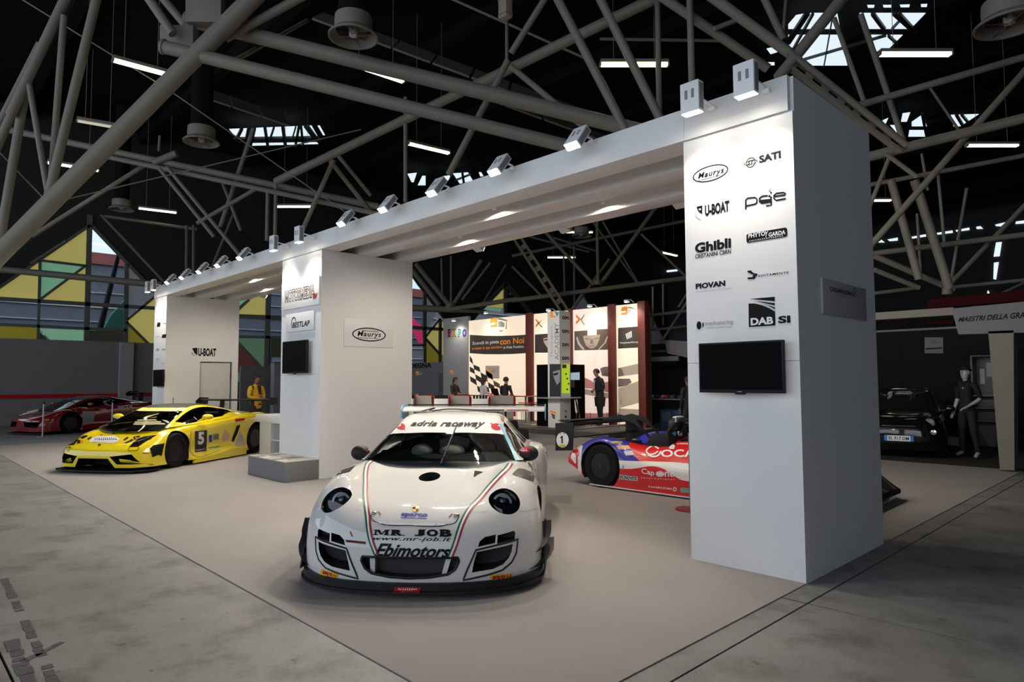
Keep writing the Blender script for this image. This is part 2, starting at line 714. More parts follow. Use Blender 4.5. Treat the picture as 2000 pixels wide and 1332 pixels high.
P_YEL = lit('yellow', srgb(186, 176, 100))
P_OLI = lit('olive', srgb(132, 122, 42), 0.75)
P_TEAL = lit('teal', srgb(120, 172, 140))
P_GRN = lit('green', srgb(92, 122, 100), 0.8)
P_GRY = lit('grey_blue', srgb(106, 112, 120), 0.8)
P_RED = lit('wine', srgb(84, 44, 44), 0.8)
P_DRK = lit('dark', srgb(52, 54, 46), 0.6)
P_CLR = glass_mat('clear_pane', (0.80, 0.84, 0.88), 0.03, 0.02)


def c4(*pts):
    return [(x / 3.027, 420 + y / 3.027) for x, y in pts]


win1 = struct(thing('window_1', 'gable window', 'window', (0, 0, 0), world=True))
for k in ('label', 'category'):
    del win1[k]
for pts, m in ((c4((520, 72), (245, 265), (515, 295)), P_YEL), (c4((245, 278), (500, 300), (240, 492)), P_TEAL),
               (c4((0, 430), (110, 355), (185, 300), (228, 280), (222, 495), (0, 490)), P_YEL), (c4((505, 303), (502, 525), (245, 500)), P_YEL),
               (c4((545, 72), (742, 285), (740, 545), (525, 530)), P_CLR), (c4((755, 300), (850, 375), (915, 430), (915, 480), (750, 600)), P_GRY),
               (c4((-60, 505), (500, 545), (497, 657), (-60, 640)), P_CLR), (c4((525, 548), (738, 560), (735, 677), (520, 668)), P_CLR),
               (c4((755, 625), (925, 478), (925, 790), (900, 778)), P_YEL), (c4((748, 640), (895, 778), (745, 792)), P_OLI),
               (c4((-60, 650), (220, 667), (218, 790), (-60, 790)), P_OLI), (c4((230, 670), (497, 682), (495, 792), (348, 790)), P_TEAL),
               (c4((224, 680), (338, 790), (222, 790)), P_DRK), (c4((522, 682), (735, 688), (740, 800), (517, 795)), P_DRK)):
    pane(pts, m, win1)
for a, b, w in (((530, 0), (508, 800), 0.20), ((236, 270), (222, 800), 0.10), ((748, 290), (740, 800), 0.17), ((-60, 492), (925, 552), 0.16), ((-60, 644), (745, 682), 0.12),
                ((240, 497), (510, 297), 0.10), ((245, 270), (500, 300), 0.10), ((530, 62), (-20, 440), 0.12), ((538, 62), (925, 470), 0.12), ((750, 620), (925, 474), 0.10), ((745, 632), (900, 785), 0.10)):
    gbar(c4(a)[0], c4(b)[0], w, win1)


def c5(*pts):
    return [(460 + x / 5.545, 560 + y / 5.545) for x, y in pts]


win2 = struct(thing('window_2', 'x', 'x', (0, 0, 0), world=True))
for k in ('label', 'category'):
    del win2[k]
for pts, m in ((c5((30, 245), (140, 152), (335, 60), (335, 325), (20, 305)), P_YEL), (c5((0, 160), (130, 140), (35, 245), (0, 290)), P_TEAL),
               (c5((370, 60), (560, 60), (560, 330), (370, 322)), P_CLR), (c5((10, 330), (325, 345), (325, 540), (10, 530)), P_CLR),
               (c5((350, 345), (560, 350), (560, 548), (345, 545)), P_CLR), (c5((10, 550), (325, 553), (310, 912), (10, 590)), P_GRN),
               (c5((8, 600), (308, 912), (8, 912)), P_RED), (c5((8, 926), (318, 926), (315, 1240), (8, 1010)), P_GRN), (c5((5, 1020), (270, 1240), (5, 1240)), P_DRK),
               (c5((360, 556), (560, 556), (560, 760), (360, 760)), P_DRK)):
    pane(pts, m, win2)
for a, b, w in (((352, 60), (322, 1250), 0.26), ((0, 318), (560, 338), 0.2), ((0, 542), (560, 550), 0.14), ((8, 590), (312, 914), 0.12), ((0, 918), (330, 918), 0.1), ((372, 556), (360, 1250), 0.14), ((20, 250), (140, 140), 0.14)):
    gbar(c5(a)[0], c5(b)[0], w, win2, M_FRAMEG)


def c8(*pts):
    return [(800 + x / 8.325, 520 + y / 8.325) for x, y in pts]


win3 = struct(thing('window_3', 'x', 'x', (0, 0, 0), world=True))
for k in ('label', 'category'):
    del win3[k]
P_PINK = lit('pink', srgb(214, 60, 108), 0.9)
for pts, m in ((c8((1525, 325), (1520, 680), (1230, 655)), P_YEL), (c8((1235, 660), (1500, 690), (1480, 742), (1215, 700)), P_TEAL), (c8((1575, 290), (1700, 430), (1960, 780), (1570, 760)), P_CLR),
               (c8((485, 868), (485, 1020), (365, 1000)), P_YEL), (c8((500, 868), (600, 980), (600, 1020), (500, 1020)), P_YEL), (c8((320, 1045), (480, 1050), (475, 1400), (240, 1165)), P_YEL),
               (c8((500, 1050), (600, 1050), (600, 1440), (497, 1440)), P_YEL), (c8((245, 1190), (470, 1430), (470, 1700), (235, 1700)), P_OLI), (c8((497, 1450), (600, 1450), (600, 1700), (497, 1700)), P_OLI),
               (c8((0, 150), (235, 440), (235, 1280), (0, 1280)), P_CLR), (c8((250, 450), (430, 770), (250, 1100)), P_GRY), (c8((0, 780), (190, 980), (0, 980)), P_PINK), (c8((30, 1040), (200, 1040), (215, 1250), (160, 1260)), P_PINK)):
    pane(pts, m, win3, 0.03 if m is P_PINK else 0.0)
for a, b, w in (((1550, 270), (1545, 770), 0.3), ((490, 850), (485, 1700), 0.2), ((240, 430), (235, 1700), 0.22), ((0, 990), (600, 1030), 0.18), ((480, 855), (240, 1160), 0.14), ((245, 1170), (480, 1430), 0.14), ((1560, 275), (1980, 790), 0.3), ((1550, 285), (1150, 700), 0.3), ((0, 1285), (235, 1285), 0.12)):
    gbar(c8(a)[0], c8(b)[0], w, win3)

# building across the street seen through the clear panes
M_FACADE = mat('grey_cladding', (0.20, 0.215, 0.24), 0.8, var=0.1)
M_FACRED = mat('red_cladding', (0.45, 0.12, 0.10), 0.7)
fac = thing('building', 'grey clad building with a red roof band seen outside through the gable window', 'building', (-47, 0, 0), world=True)
MB().box(-50, -47, -10, 60, 0, 8.9).build('wall', M_FACADE, fac)
for z in np.arange(0.8, 8.8, 0.9):
    MB().box(-47.05, -46.9, -10, 60, z, z + 0.06).build('cladding_rail', M_LIGHTP, fac)
MB().box(-50, -46.85, -10, 60, 8.9, 9.6).build('roof_band', M_FACRED, fac)
MB().box(-47.3, -46.8, 3.4, 4.6, 3.5, 6.0).build('red_panel', M_FACRED, fac)
mast = MB()
pa, pb = on_ax(232, 495, 0, -38.0), on_ax(196, 640, 0, -38.0)
mast.tube(pa, pb, 0.10, 0.14)
mast.tube(pb, (pb[0], pb[1], 0), 0.14)
tag(mast.build('crane_arm', M_BEZEL), 'dark slanted crane arm outside behind the gable window', 'crane')
M_TARP = mat('green_tarpaulin', (0.05, 0.22, 0.15), 0.7)
ta = [on_ax(*c4(p)[0], 0, -40.0) for p in ((735, 505), (738, 672), (615, 672), (660, 590))]
tp = MB().prism(ta + [(ta[1][0], ta[1][1], 0)][:0], (-0.4, 0, 0))
tp.prism([ta[1], ta[2], (ta[2][0], ta[2][1], 0), (ta[1][0], ta[1][1], 0)], (-0.4, 0, 0))
tag(tp.build('tarpaulin', M_TARP), 'green tarpaulin outside behind the gable window', 'tarpaulin')

# partition walls below the glazing
part = struct(MB().box(-31.2, -31.05, -6, 9.55, 0.0, 3.28).build('wall_partition', M_PART))
struct(MB().box(-31.04, -30.85, 7.35, 7.85, 0.0, 3.25).build('trim_1', M_PARTL))
struct(MB().box(-31.2, -31.05, 12.4, 16.2, 0.0, 2.35).build('wall_partition_far', M_DRK if 'M_DRK' in globals() else M_PART))
rail = tag(MB().box(-31.05, -31.0, -6, 9.4, 1.02, 1.16).build('wall_stripe', M_REDP), 'narrow red band running along the grey partition behind the red car', 'wall stripe')
sgn = thing('partition_cabinet', 'pale partition box standing in front of the glazing behind the yellow-jacket man', 'partition', (-30.6, 19.8, 0), world=True)
a = on_ax(536, 709, 0, -30.4)
MB().box(-30.8, -30.4, a[1], a[1] + 1.6, 0, a[2]).build('panel', M_PARTL, sgn)
MB().box(-30.82, -30.38, a[1] - 0.02, a[1] + 1.62, a[2], a[2] + 0.05).build('top_rail', M_FRAME, sgn)

# ================================================================ skylights
M_MULL = mat('skylight_mullion', (0.03, 0.032, 0.03), 0.6)
ZS = 12.5


def skylight(idx, panes, bars, z=ZS):
    s = struct(thing('window_%d' % idx, 'x', 'x', (0, 0, 0), world=True))
    for k in ('label', 'category'):
        del s[k]
    for pts in panes:
        P = [on_ax(u, v, 2, z) for u, v in pts]
        MB().prism(P, (0, 0, 0.02)).build('skylight_pane', M_SKYP, s)
    for (a, b, w) in bars:
        p, q = on_ax(a[0], a[1], 2, z - 0.06), on_ax(b[0], b[1], 2, z - 0.06)
        ax = (q - p) / 2
        sd = np.cross(ax, (0, 0, 1.0))
        sd = sd / np.linalg.norm(sd) * w / 2
        MB().obox((p + q) / 2, ax, sd, (0, 0, 0.05)).build('mullion', M_MULL, s)
    return s


def cs(k, ox, oy):
    return lambda *pts: [(ox + x / k, oy + y / k) for x, y in pts]


A = cs(3.918, 1500, 0)
A1 = lambda x, y: A((x, y))[0]
skylight(4, [A((155, 190), (215, 120), (300, 103), (530, 103), (552, 222), (155, 222)), A((155, 270), (545, 270), (608, 502), (300, 502), (150, 330)),
             A((700, 103), (1205, 103), (1090, 222), (735, 222)), A((750, 270), (1030, 270), (905, 392), (790, 392)),
             A((-10, 375), (40, 365), (70, 400), (20, 415)), A((-10, 480), (50, 480), (50, 500), (-10, 500)),
             A((760, 42), (815, 42), (810, 60), (765, 60)), A((880, 42), (945, 42), (945, 58), (885, 58)), A((1010, 40), (1085, 38), (1080, 56), (1015, 56)), A((1170, 36), (1218, 34), (1215, 54), (1172, 54))],
         [(A1(490, 150), A1(428, 505), 0.03), (A1(275, 455), A1(905, 270), 0.025), (A1(300, 103), A1(150, 330), 0.16), (A1(345, 103), A1(180, 400), 0.06), (A1(800, 103), A1(890, 225), 0.10), (A1(965, 103), A1(1100, 225), 0.10), (A1(1005, 103), A1(1130, 240), 0.06), (A1(1005, 160), A1(945, 225), 0.03), (A1(920, 272), A1(985, 330), 0.05), (A1(205, 225), A1(285, 105), 0.04)])
skylight(5, [A((875, 925), (920, 905), (900, 948)), A((1030, 870), (1088, 862), (1062, 932), (1018, 932)), A((1100, 935), (1180, 880), (1216, 967), (1100, 967)), A((1082, 998), (1207, 998), (1212, 1046), (1074, 1046)),
             A((1400, 882), (1612, 875), (1472, 967), (1420, 967)), A((935, 960), (990, 960), (985, 1015))],
         [(A1(1440, 875), A1(1490, 960), 0.10), (A1(1480, 875), A1(1530, 935), 0.08), (A1(1180, 870), A1(1215, 1050), 0.10)])
S = cs(4.93, 300, 180)
S1 = lambda x, y: S((x, y))[0]
skylight(6, [S((728, 358), (1520, 325), (1580, 430), (805, 448)), S((940, 485), (1562, 474), (1585, 500), (948, 516)), S((1580, 325), (1600, 325), (1650, 415), (1632, 415))],
         [(S1(850, 350), (S1(800, 450)), 0.12), (S1(945, 345), S1(895, 560), 0.35), (S1(975, 340), S1(925, 520), 0.10), (S1(1072, 340), S1(1100, 520), 0.12), (S1(1160, 335), S1(1125, 440), 0.07), (S1(1245, 335), S1(1270, 520), 0.14), (S1(1400, 328), S1(1365, 520), 0.10), (S1(1370, 330), S1(1340, 430), 0.05), (S1(1420, 328), S1(1440, 520), 0.10), (S1(1470, 325), S1(1550, 435), 0.22), (S1(790, 462), S1(1610, 450), 0.5)])
T = cs(2.5, 600, 0)
skylight(7, [T((490, 850), (535, 845), (520, 890), (510, 890)), T((562, 860), (578, 860), (578, 905), (540, 905)), T((662, 862), (700, 857), (690, 880), (665, 885)), T((712, 848), (785, 843), (808, 882), (745, 897)), T((838, 843), (850, 843), (860, 860), (845, 862))],
         [(T((758, 845))[0], T((765, 893))[0], 0.12), (T((725, 880))[0], T((800, 850))[0], 0.06)])
# clerestory slots in the far wall
cw = struct(thing('window_8', 'x', 'x', (0, 0, 0), world=True))
for k in ('label', 'category'):
    del cw[k]
B = cs(5.549, 1000, 380)
C9 = cs(4.758, 1690, 360)
for q in (B((945, 935), (965, 915), (968, 932), (950, 942)), B((1045, 905), (1190, 892), (1195, 908), (1050, 926)), B((1212, 885), (1305, 876), (1305, 893), (1215, 902)), B((1322, 875), (1340, 873), (1340, 886), (1324, 888)), B((1360, 865), (1405, 862), (1410, 880), (1362, 884)),
          B((1432, 855), (1510, 848), (1510, 862), (1440, 870)), B((1528, 840), (1618, 830), (1618, 850), (1530, 860)), B((1630, 826), (1800, 808), (1790, 830), (1635, 846)),
          C9((118, 540), (150, 515), (180, 540)), C9((205, 512), (300, 495), (300, 522), (225, 528)), C9((415, 490), (560, 464), (565, 484), (420, 506)), C9((640, 455), (810, 428), (812, 450), (645, 470)), C9((840, 425), (965, 402), (968, 424), (845, 440)), C9((1030, 395), (1070, 388), (1095, 412), (1035, 415)),
          C9((1205, 375), (1300, 352), (1260, 390), (1215, 388)), C9((1400, 345), (1480, 335), (1480, 362), (1395, 368)), C9((1215, 540), (1268, 535), (1248, 668), (1192, 672)), C9((1195, 728), (1240, 722), (1215, 885), (1190, 880)), C9((1135, 990), (1145, 988), (1162, 1040), (1132, 1042))):
    P = [on_ax(u, v, 1, 51.9) for u, v in q]
    MB().prism(P, (0, 0.05, 0)).build('pane', M_SKYP, cw)

# ================================================================ the white portal: beams
Y0, Y1, ZB, ZT = 5.397, 7.257, 3.85, 4.15
beam = thing('portal_beam', 'long white overhead portal beam resting on the three display pillars', 'beam', (-10.8, 6.3, ZB), world=True)
bx0, bx1 = -19.36, -2.262
jx = [bx0, -14.4, -9.7, -3.24, bx1]
for i in range(4):
    MB().box(jx[i] + 0.002, jx[i + 1] - 0.002, 5.37, 5.71, ZB, ZT).build('fascia_board', M_STAND, beam, bevel=0.003)
MB().box(bx0, bx1, 6.09, 6.45, ZB, ZT - 0.02).build('middle_beam', M_BEAM, beam, bevel=0.003)
MB().box(bx0, bx1, 6.92, Y1, ZB, ZT).build('rear_beam', M_BEAM, beam, bevel=0.003)
for a, b in ((5.71, 6.09), (6.45, 6.92)):
    MB().box(bx0, bx1, a, b, ZT - 0.03, ZT - 0.005).build('soffit_board', M_BEAM, beam)

# small lamps fixed between the beams, shining on the beam faces and down inside the stand


def gap_lamp(label, x, y):
    t = thing('gap_lamp', label, 'lamp', (x, y, 3.93), 0, 'small lamps between the portal beams')
    MB().lathe([(0.03, 0.0), (0.038, 0.01), (0.038, 0.10), (0.001, 0.10)], n=16).build('housing', M_LAMPBODY, t, smooth=True)
    MB().lathe([(0.001, 0.004), (0.029, 0.004), (0.029, 0.008), (0.001, 0.008)], n=16).build('lens', M_LENS, t)
    MB().tube((0, 0, 0.10), (0, 0, 0.19), 0.01).build('stem', M_LAMPBODY, t)
    la = bpy.data.lights.get('gap_light') or bpy.data.lights.new('gap_light', 'SPOT')
    la.energy = POW_GAP
    la.color = (1.0, 0.86, 0.70)
    la.spot_size = math.radians(172)
    la.spot_blend = 0.5
    la.shadow_soft_size = 0.03
    lo = bpy.data.objects.new('lamp_light', la)
    COL.objects.link(lo)
    lo.parent = t
    lo.location = (0, 0, -0.01)


for lab, u, v, y in (('small lamp in the front gap of the beam left of the near pillar', 965, 432, 5.98), ('small lamp in the rear gap of the beam nearest the near pillar', 1178, 402, 6.80), ('small lamp in the rear gap of the beam right of the middle pillar', 900, 472, 6.80),
                     ('small lamp in the front gap of the beam left of the middle pillar', 486, 550, 5.98), ('small lamp in the rear gap of the beam left of the middle pillar', 508, 568, 6.80)):
    gap_lamp(lab, float(on_ax(u, v, 1, y)[0]), y)

# ================================================================ display pillars


def pillar(name_label, x0, x1, top, door=None, split=(1.78,)):
    t = thing('display_pillar', name_label, 'pillar', ((x0 + x1) / 2, (Y0 + Y1) / 2, 0), world=True)
    z = [0.0] + list(split) + [ZB]
    for i in range(len(z) - 1):
        MB().box(x0, x1, Y0, Y0 + 0.03, z[i] + (0.0015 if i else 0), z[i + 1] - 0.0015).build('front_panel', M_STAND, t)
    MB().box(x0, x0 + 0.03, Y0 + 0.031, Y1, 0, ZB).build('side_panel', M_STAND, t)
    MB().box(x0 + 0.03, x1 - 0.03, Y1 - 0.03, Y1, 0, ZB).build('back_panel', M_STAND, t)
    MB().box(x0 + 0.03, x1 - 0.03, Y0 + 0.032, Y1 - 0.032, ZB - 0.04, ZB - 0.001).build('top_board', M_WOOD, t)
    if door is None:
        MB().box(x1 - 0.03, x1, Y0 + 0.031, Y1, 0, top).build('side_panel', M_STAND, t)
    else:
        ya, yb, zd = door
        s = MB().box(x1 - 0.03, x1, Y0 + 0.031, ya, 0, top).box(x1 - 0.03, x1, yb, Y1, 0, top).box(x1 - 0.03, x1, ya, yb, zd, top)
        s.build('side_panel', M_STAND, t)
        MB().box(x1 - 0.55, x1 - 0.52, ya - 0.3, yb + 0.1, 0, zd + 0.2).build('inner_wall', M_STAND, t)
        d = MB().box(x1 - 0.075, x1 - 0.04, ya + 0.02, yb - 0.02, 0.01, zd - 0.02).build('door', mat('door_white', (0.62, 0.61, 0.60), 0.5), t, bevel=0.004)
        MB().box(x1 - 0.012, x1 + 0.006, ya - 0.012, ya, 0, zd + 0.012).box(x1 - 0.012, x1 + 0.006, yb, yb + 0.012, 0, zd + 0.012).box(x1 - 0.012, x1 + 0.006, ya - 0.012, yb + 0.012, zd, zd + 0.012).build('door_frame', M_GREYP, t)
        MB().tube((x1 - 0.04, yb - 0.08, 1.02), (x1 + 0.01, yb - 0.08, 1.02), 0.01).tube((x1 + 0.005, yb - 0.08, 1.02), (x1 + 0.005, yb - 0.19, 1.02), 0.009).build('handle', M_STEEL, d)
        for zz in (0.4, 1.75):
            MB().tube((x1 - 0.03, yb - 0.012, zz), (x1 - 0.03, yb - 0.012, zz + 0.1), 0.01).build('hinge', M_BEZEL, d)
    return t


PR = pillar('tall white display pillar nearest the camera covered with two columns of black logos', -3.263, -2.239, ZT, split=(1.775,))
PM = pillar('white middle display pillar with a MotorMedia plate above its wall screen', -11.692, -10.203, ZB, split=(1.74,))
PL = pillar('far left white display pillar with a U-BOAT sign over its door', -19.358, -18.372, ZB, door=(6.27, 7.08, 2.15))
Y0 = 5.397


class FlatC(Flat):
    def putc(self, shape, cx, cy, w, h, m, name='lettering', off=0.003):
        a, b = self.uv((cx - w / 2, cy)), self.uv((cx + w / 2, cy))
        c, d = self.uv((cx, cy + h / 2)), self.uv((cx, cy - h / 2))
        mid = self.uv((cx, cy))
        return self.put(shape, (a[0], c[1]), (b[0], d[1]), m, name, off, world=True)


RF = FlatC(1, Y0, -1, PR)
L = text2d
# row 1
RF.putc(ring2d(40, 0.035, 0.07), 1388, 338.5, 70, 31, M_BLACK, 'oval_logo')
RF.putc(L('Maurys', 0.025, 0.25, spacing=1.15), 1389, 339.5, 51, 15, M_BLACK)
RF.putc(L('MAGAZZINI', 0.0, 0.2), 1390, 331.0, 30, 2.6, M_GREYP)
RF.putc(rect2d(), 1386, 347.5, 44, 1.0, M_BLACK, 'underline')
RF.putc(L('SATI', 0.05), 1504, 306.5, 43, 15, M_BLACK)
RF.putc(L('GROUP', 0, 0, spacing=1.7), 1504, 319.5, 43, 5, M_GREYP)
RF.putc(ring2d(28, 0.09), 1466.5, 317.5, 19, 20, M_BLACK, 'ring_logo')
RF.putc(ring2d(28, 0.05, 0.16), 1466.5, 317.5, 27, 9, M_BLACK, 'ring_logo', 0.004)
RF.putc(L('ST', 0.03, 0.2), 1466.5, 317.5, 13, 6, M_BLACK, off=0.0045)
# row 2
RF.putc(L('U-BOAT', 0.045), 1401, 407, 48, 22, M_BLACK)
z6 = cs(6.66, 1330, 280)
RF.shape(z6((205, 825), (280, 808), (278, 920), (240, 895), (222, 870)), M_BLACK, 'shield_logo')
RF.shape(z6((232, 852), (262, 846), (262, 868), (240, 872)), M_WHITEP, 'shield_emblem', 0.004)
RF.shape(z6((185, 905), (200, 890), (215, 900), (205, 935), (235, 970), (285, 990), (230, 985), (190, 945)), M_LIGHTP, 'shield_arc')
for pts in (((845, 862), (846, 735), (868, 714), (962, 704), (990, 724), (988, 772), (960, 792), (852, 814)), ((1132, 680), (1060, 688), (1024, 714), (1022, 758), (1050, 780), (1168, 762)), ((1172, 690), (1176, 800), (1108, 814)), ((1218, 692), (1352, 672), (1360, 652), (1332, 640), (1245, 650), (1212, 678), (1212, 720), (1242, 742), (1366, 718))):
    RF.line(cs(6.66, 1330, 280)(*pts), 3.1, M_BLACK)
RF.shape(cs(6.66, 1330, 280)((1024, 735), (1168, 722), (1165, 765), (1050, 785), (1026, 762)), M_BLACK, 'logo_shape', 0.0035)
for x, y, r in ((1503, 383, 4), (1506, 376.4, 3.4), (1503.4, 373, 2.4), (1505, 369.5, 1.7)):
    RF.putc(disc2d(14), x, y, r, r * 1.15, M_BLACK, 'logo_dot')
# row 3
RF.putc(L('Ghibli', 0.042), 1393, 479.5, 71, 20, M_BLACK)
RF.putc(L('CRISTANINI CBRN', 0.02), 1393, 496, 70, 8.5, M_BLACK)
RF.putc(poly2d([(0.04, 0), (0.96, 0), (1, 0.15), (1, 0.85), (0.96, 1), (0.04, 1), (0, 0.85), (0, 0.15)]), 1498, 459.5, 80, 18, M_BLACK, 'label_plate')
RF.putc(L('PHYTO', 0.03), 1478.5, 458.5, 33, 8.5, M_WHITEP, off=0.0045)
RF.putc(L('GARDA', 0.03), 1518, 456, 33, 8.5, M_WHITEP, off=0.0045)
RF.putc(L('Y', 0.02, 0.3), 1498, 457.5, 6, 12, M_WHITEP, off=0.005)
RF.putc(marks(16, 3), 1498, 465.4, 68, 2.6, M_WHITEP, off=0.0045)
# row 4
z7 = cs(6.66, 1330, 460)
for pts in (((862, 462), (905, 452), (950, 490), (1000, 498), (995, 512), (940, 510), (870, 478)), ((870, 545), (935, 540), (935, 515), (960, 512), (975, 540), (960, 565), (870, 570)), ((960, 512), (1000, 510), (985, 528), (968, 530))):
    RF.shape(z7(*pts), M_BLACK, 'claw_logo')
RF.putc(L('EDITAMENTE', 0.02, 0, spacing=1.2), 1511, 535.5, 59, 4.2, M_BLACK)
RF.putc(L('PIOVAN', 0.05, 0), 1388, 556.3, 58, 11, M_BLACK)
RF.putc(marks(34, 4), 1395, 566.4, 71, 2.6, M_GREYP)
# row 5
for pts in (((880, 885), (960, 884), (1040, 902), (1100, 922), (1160, 950), (1226, 990), (1230, 1170), (885, 1190)), ((890, 825), (1222, 797), (1223, 855)), ((950, 852), (1222, 880), (1222, 910), (1080, 880)), ((1040, 878), (1224, 935), (1225, 960), (1130, 912))):
    RF.shape(z7(*pts), M_BLACK, 'fan_logo')
RF.putc(L('DAB', 0.04), 1488.5, 627, 44, 14.5, M_WHITEP, off=0.0045)
RF.putc(L('SI', 0.045), 1532, 624, 24, 14.5, M_BLACK)
RF.putc(disc2d(), 1365.5, 635.5, 9.5, 16, M_BLACK, 'moon_logo')
RF.shape(z7((282, 1135), (295, 1130), (300, 1155), (296, 1185), (280, 1200)), M_BLACK, 'moon_logo')
RF.putc(L('medcatering', 0.015), 1405, 631, 55, 10.5, M_GREYP)
RF.putc(L('www.medcatering.it', 0.01), 1405, 639.6, 50, 3.6, M_GREYP)
# middle pillar
MF = FlatC(1, Y0, -1, PM)


def plate(F, pts, th, m=M_STAND, name='name_plate'):
    a = F.uv(pts[0])
    b = F.uv(pts[1])
    mb = MB()
    if F.ax == 1:
        mb.box(a[0], b[0], F.val - th, F.val, a[1], b[1])
    else:
        mb.box(F.val, F.val + th, a[0], b[0], a[1], b[1])
    return mb.build(name, m, F.parent, bevel=0.003)


plate(MF, ((553, 607), (627, 539)), 0.035)
plate(MF, ((561, 650), (616, 606)), 0.03)
MF2 = FlatC(1, Y0 - 0.035, -1, PM)
MF2.putc(L('MOTORMEDIA', 0.075), 586, 574, 58, 25, mat('print_dark_gold', (0.10, 0.07, 0.04), 0.5))
MF2.putc(L('MOTORMEDIA', 0.0), 586, 574, 55.5, 21, M_WHITEP, off=0.0045)
MF2.putc(L('tv', 0.03, 0.2), 616, 577, 9, 14, M_REDP, off=0.006)
MF3 = FlatC(1, Y0 - 0.03, -1, PM)
MF3.putc(L('BESTLAP', 0.02, 0.2), 588, 633, 34, 11, M_BLACK)
arc = [(0.5 + 0.5 * math.cos(t), math.sin(t)) for t in np.linspace(0.3, PI + 0.5, 14)] + [(0.5 + 0.42 * math.cos(t), 0.85 * math.sin(t)) for t in np.linspace(PI + 0.5, 0.3, 14)]
MF3.putc(poly2d(arc), 574, 626, 10, 14, M_BLACK, 'arc_logo')
MS = FlatC(0, -10.203, 1, PM)
plate(MS, ((671, 676), (767, 628)), 0.012)
MS2 = FlatC(0, -10.191, 1, PM)
MS2.putc(ring2d(44, 0.035, 0.08), 720.5, 653.5, 66, 27, M_BLACK, 'oval_logo')
MS2.putc(L('Maurys', 0.02, 0.2, spacing=1.15), 721, 654, 46, 13, M_BLACK)
MS2.putc(L('MAGAZZINI', 0.02, 0.1), 723, 646.8, 32, 2.4, M_BLACK)
MS2.putc(rect2d(), 718, 660.5, 42, 0.8, M_BLACK, 'underline')
# side of the near pillar
RS = FlatC(0, -2.239, 1, PR)
M_PLATEG = mat('plate_satin_grey', (0.42, 0.42, 0.42), 0.4)
a, b = on_ax(1604, 600, 0, -2.239), on_ax(1687, 547, 0, -2.239)
pz0, pz1 = 2.19, 2.50
MB().box(-2.239, -2.222, a[1], b[1], pz0, pz1).build('name_plate', M_PLATEG, PR, bevel=0.003)
RS2 = FlatC(0, -2.222, 1, PR)
RS2.putc(L('CASAMASSIMA', 0.03), 1643, 569, 46, 8.5, mat('print_charcoal', (0.09, 0.09, 0.09), 0.4))
RS2.putc(ring2d(20, 0.16), 1669, 567.5, 7, 9, MATS['print_charcoal'], 'scroll_logo')
RS2.putc(ring2d(20, 0.16), 1668.5, 576.5, 6, 8, MATS['print_charcoal'], 'scroll_logo')
RS2.putc(marks(14, 5), 1647, 578, 22, 1.8, MATS['print_charcoal'])
# far pillar
LS = FlatC(0, -18.372, 1, PL)
LS.putc(L('U-BOAT', 0.045), 404.5, 688, 35, 16, M_BLACK)
LS.shape([(375, 680), (385.5, 679), (385.3, 694), (380, 690)], M_BLACK, 'shield_logo')
LS.shape([(373, 690), (376, 688), (378, 692), (384, 696), (377, 694)], M_GREYP, 'shield_arc')
LF = FlatC(1, Y0, -1, PL)
for cx, cy, w, h, m in ((310, 634, 7.5, 9, M_BLACK), (321, 631.5, 8, 2.2, M_GREYP), (320.5, 656.5, 9.5, 7.5, M_BLACK), (308, 657.5, 7, 2, M_LIGHTP), (308, 683, 7, 5, M_GREYP), (319.5, 682.5, 8, 3, M_GREYP), (307.5, 703, 7, 8, M_LIGHTP), (319, 709, 8, 2, M_LIGHTP), (311, 609, 6, 1.2, M_GREYP), (321.5, 608, 2.5, 4, M_GREYP)):
    LF.putc(rect2d() if h < 6 and m is not M_GREYP else poly2d([(0, 0.1), (0.9, 0), (1, 0.9), (0.2, 1)]), cx, cy, w, h, m, 'sponsor_mark')


# ================================================================ wall screens
def tv(label, x0, x1, z0, z1, parent_y, tilt=0.0):
    t = thing('television', label, 'television', ((x0 + x1) / 2, parent_y - 0.09, (z0 + z1) / 2), 0, 'flat screens on the portal pillars')
    w, h = (x1 - x0) / 2, (z1 - z0) / 2
    t.rotation_euler = (tilt, 0, 0)
    MB().box(-w, w, -0.02, 0.025, -h, h).build('housing', M_BEZEL, t, bevel=0.005)
    MB().box(-w + 0.014, w - 0.014, -0.0225, -0.02, -h + 0.028, h - 0.014).build('screen', M_SCREEN, t)
    MB().prism([(-0.05, -0.021, -h), (0.05, -0.021, -h), (0.035, -0.021, -h - 0.014), (-0.035, -0.021, -h - 0.014)], (0, 0.03, 0)).build('logo_lip', M_BEZEL, t)
    MB().box(-0.02, 0.02, -0.0232, -0.0212, -h + 0.008, -h + 0.014).build('brand_mark', M_GREYP, t)
    MB().box(-0.2, 0.2, 0.025, 0.0885, -0.1, 0.1).build('wall_bracket', M_BEZEL, t)
    return t


tv('black wall screen on the near pillar below the DAB SI logo', -3.085, -2.325, 1.51, 1.945, Y0)
tv('black wall screen on the middle pillar below the BESTLAP plate', -11.40, -10.49, 1.76, 2.33, Y0)
tv('small black wall screen on the far left pillar', -18.95, -18.14, 1.50, 1.935, Y0)


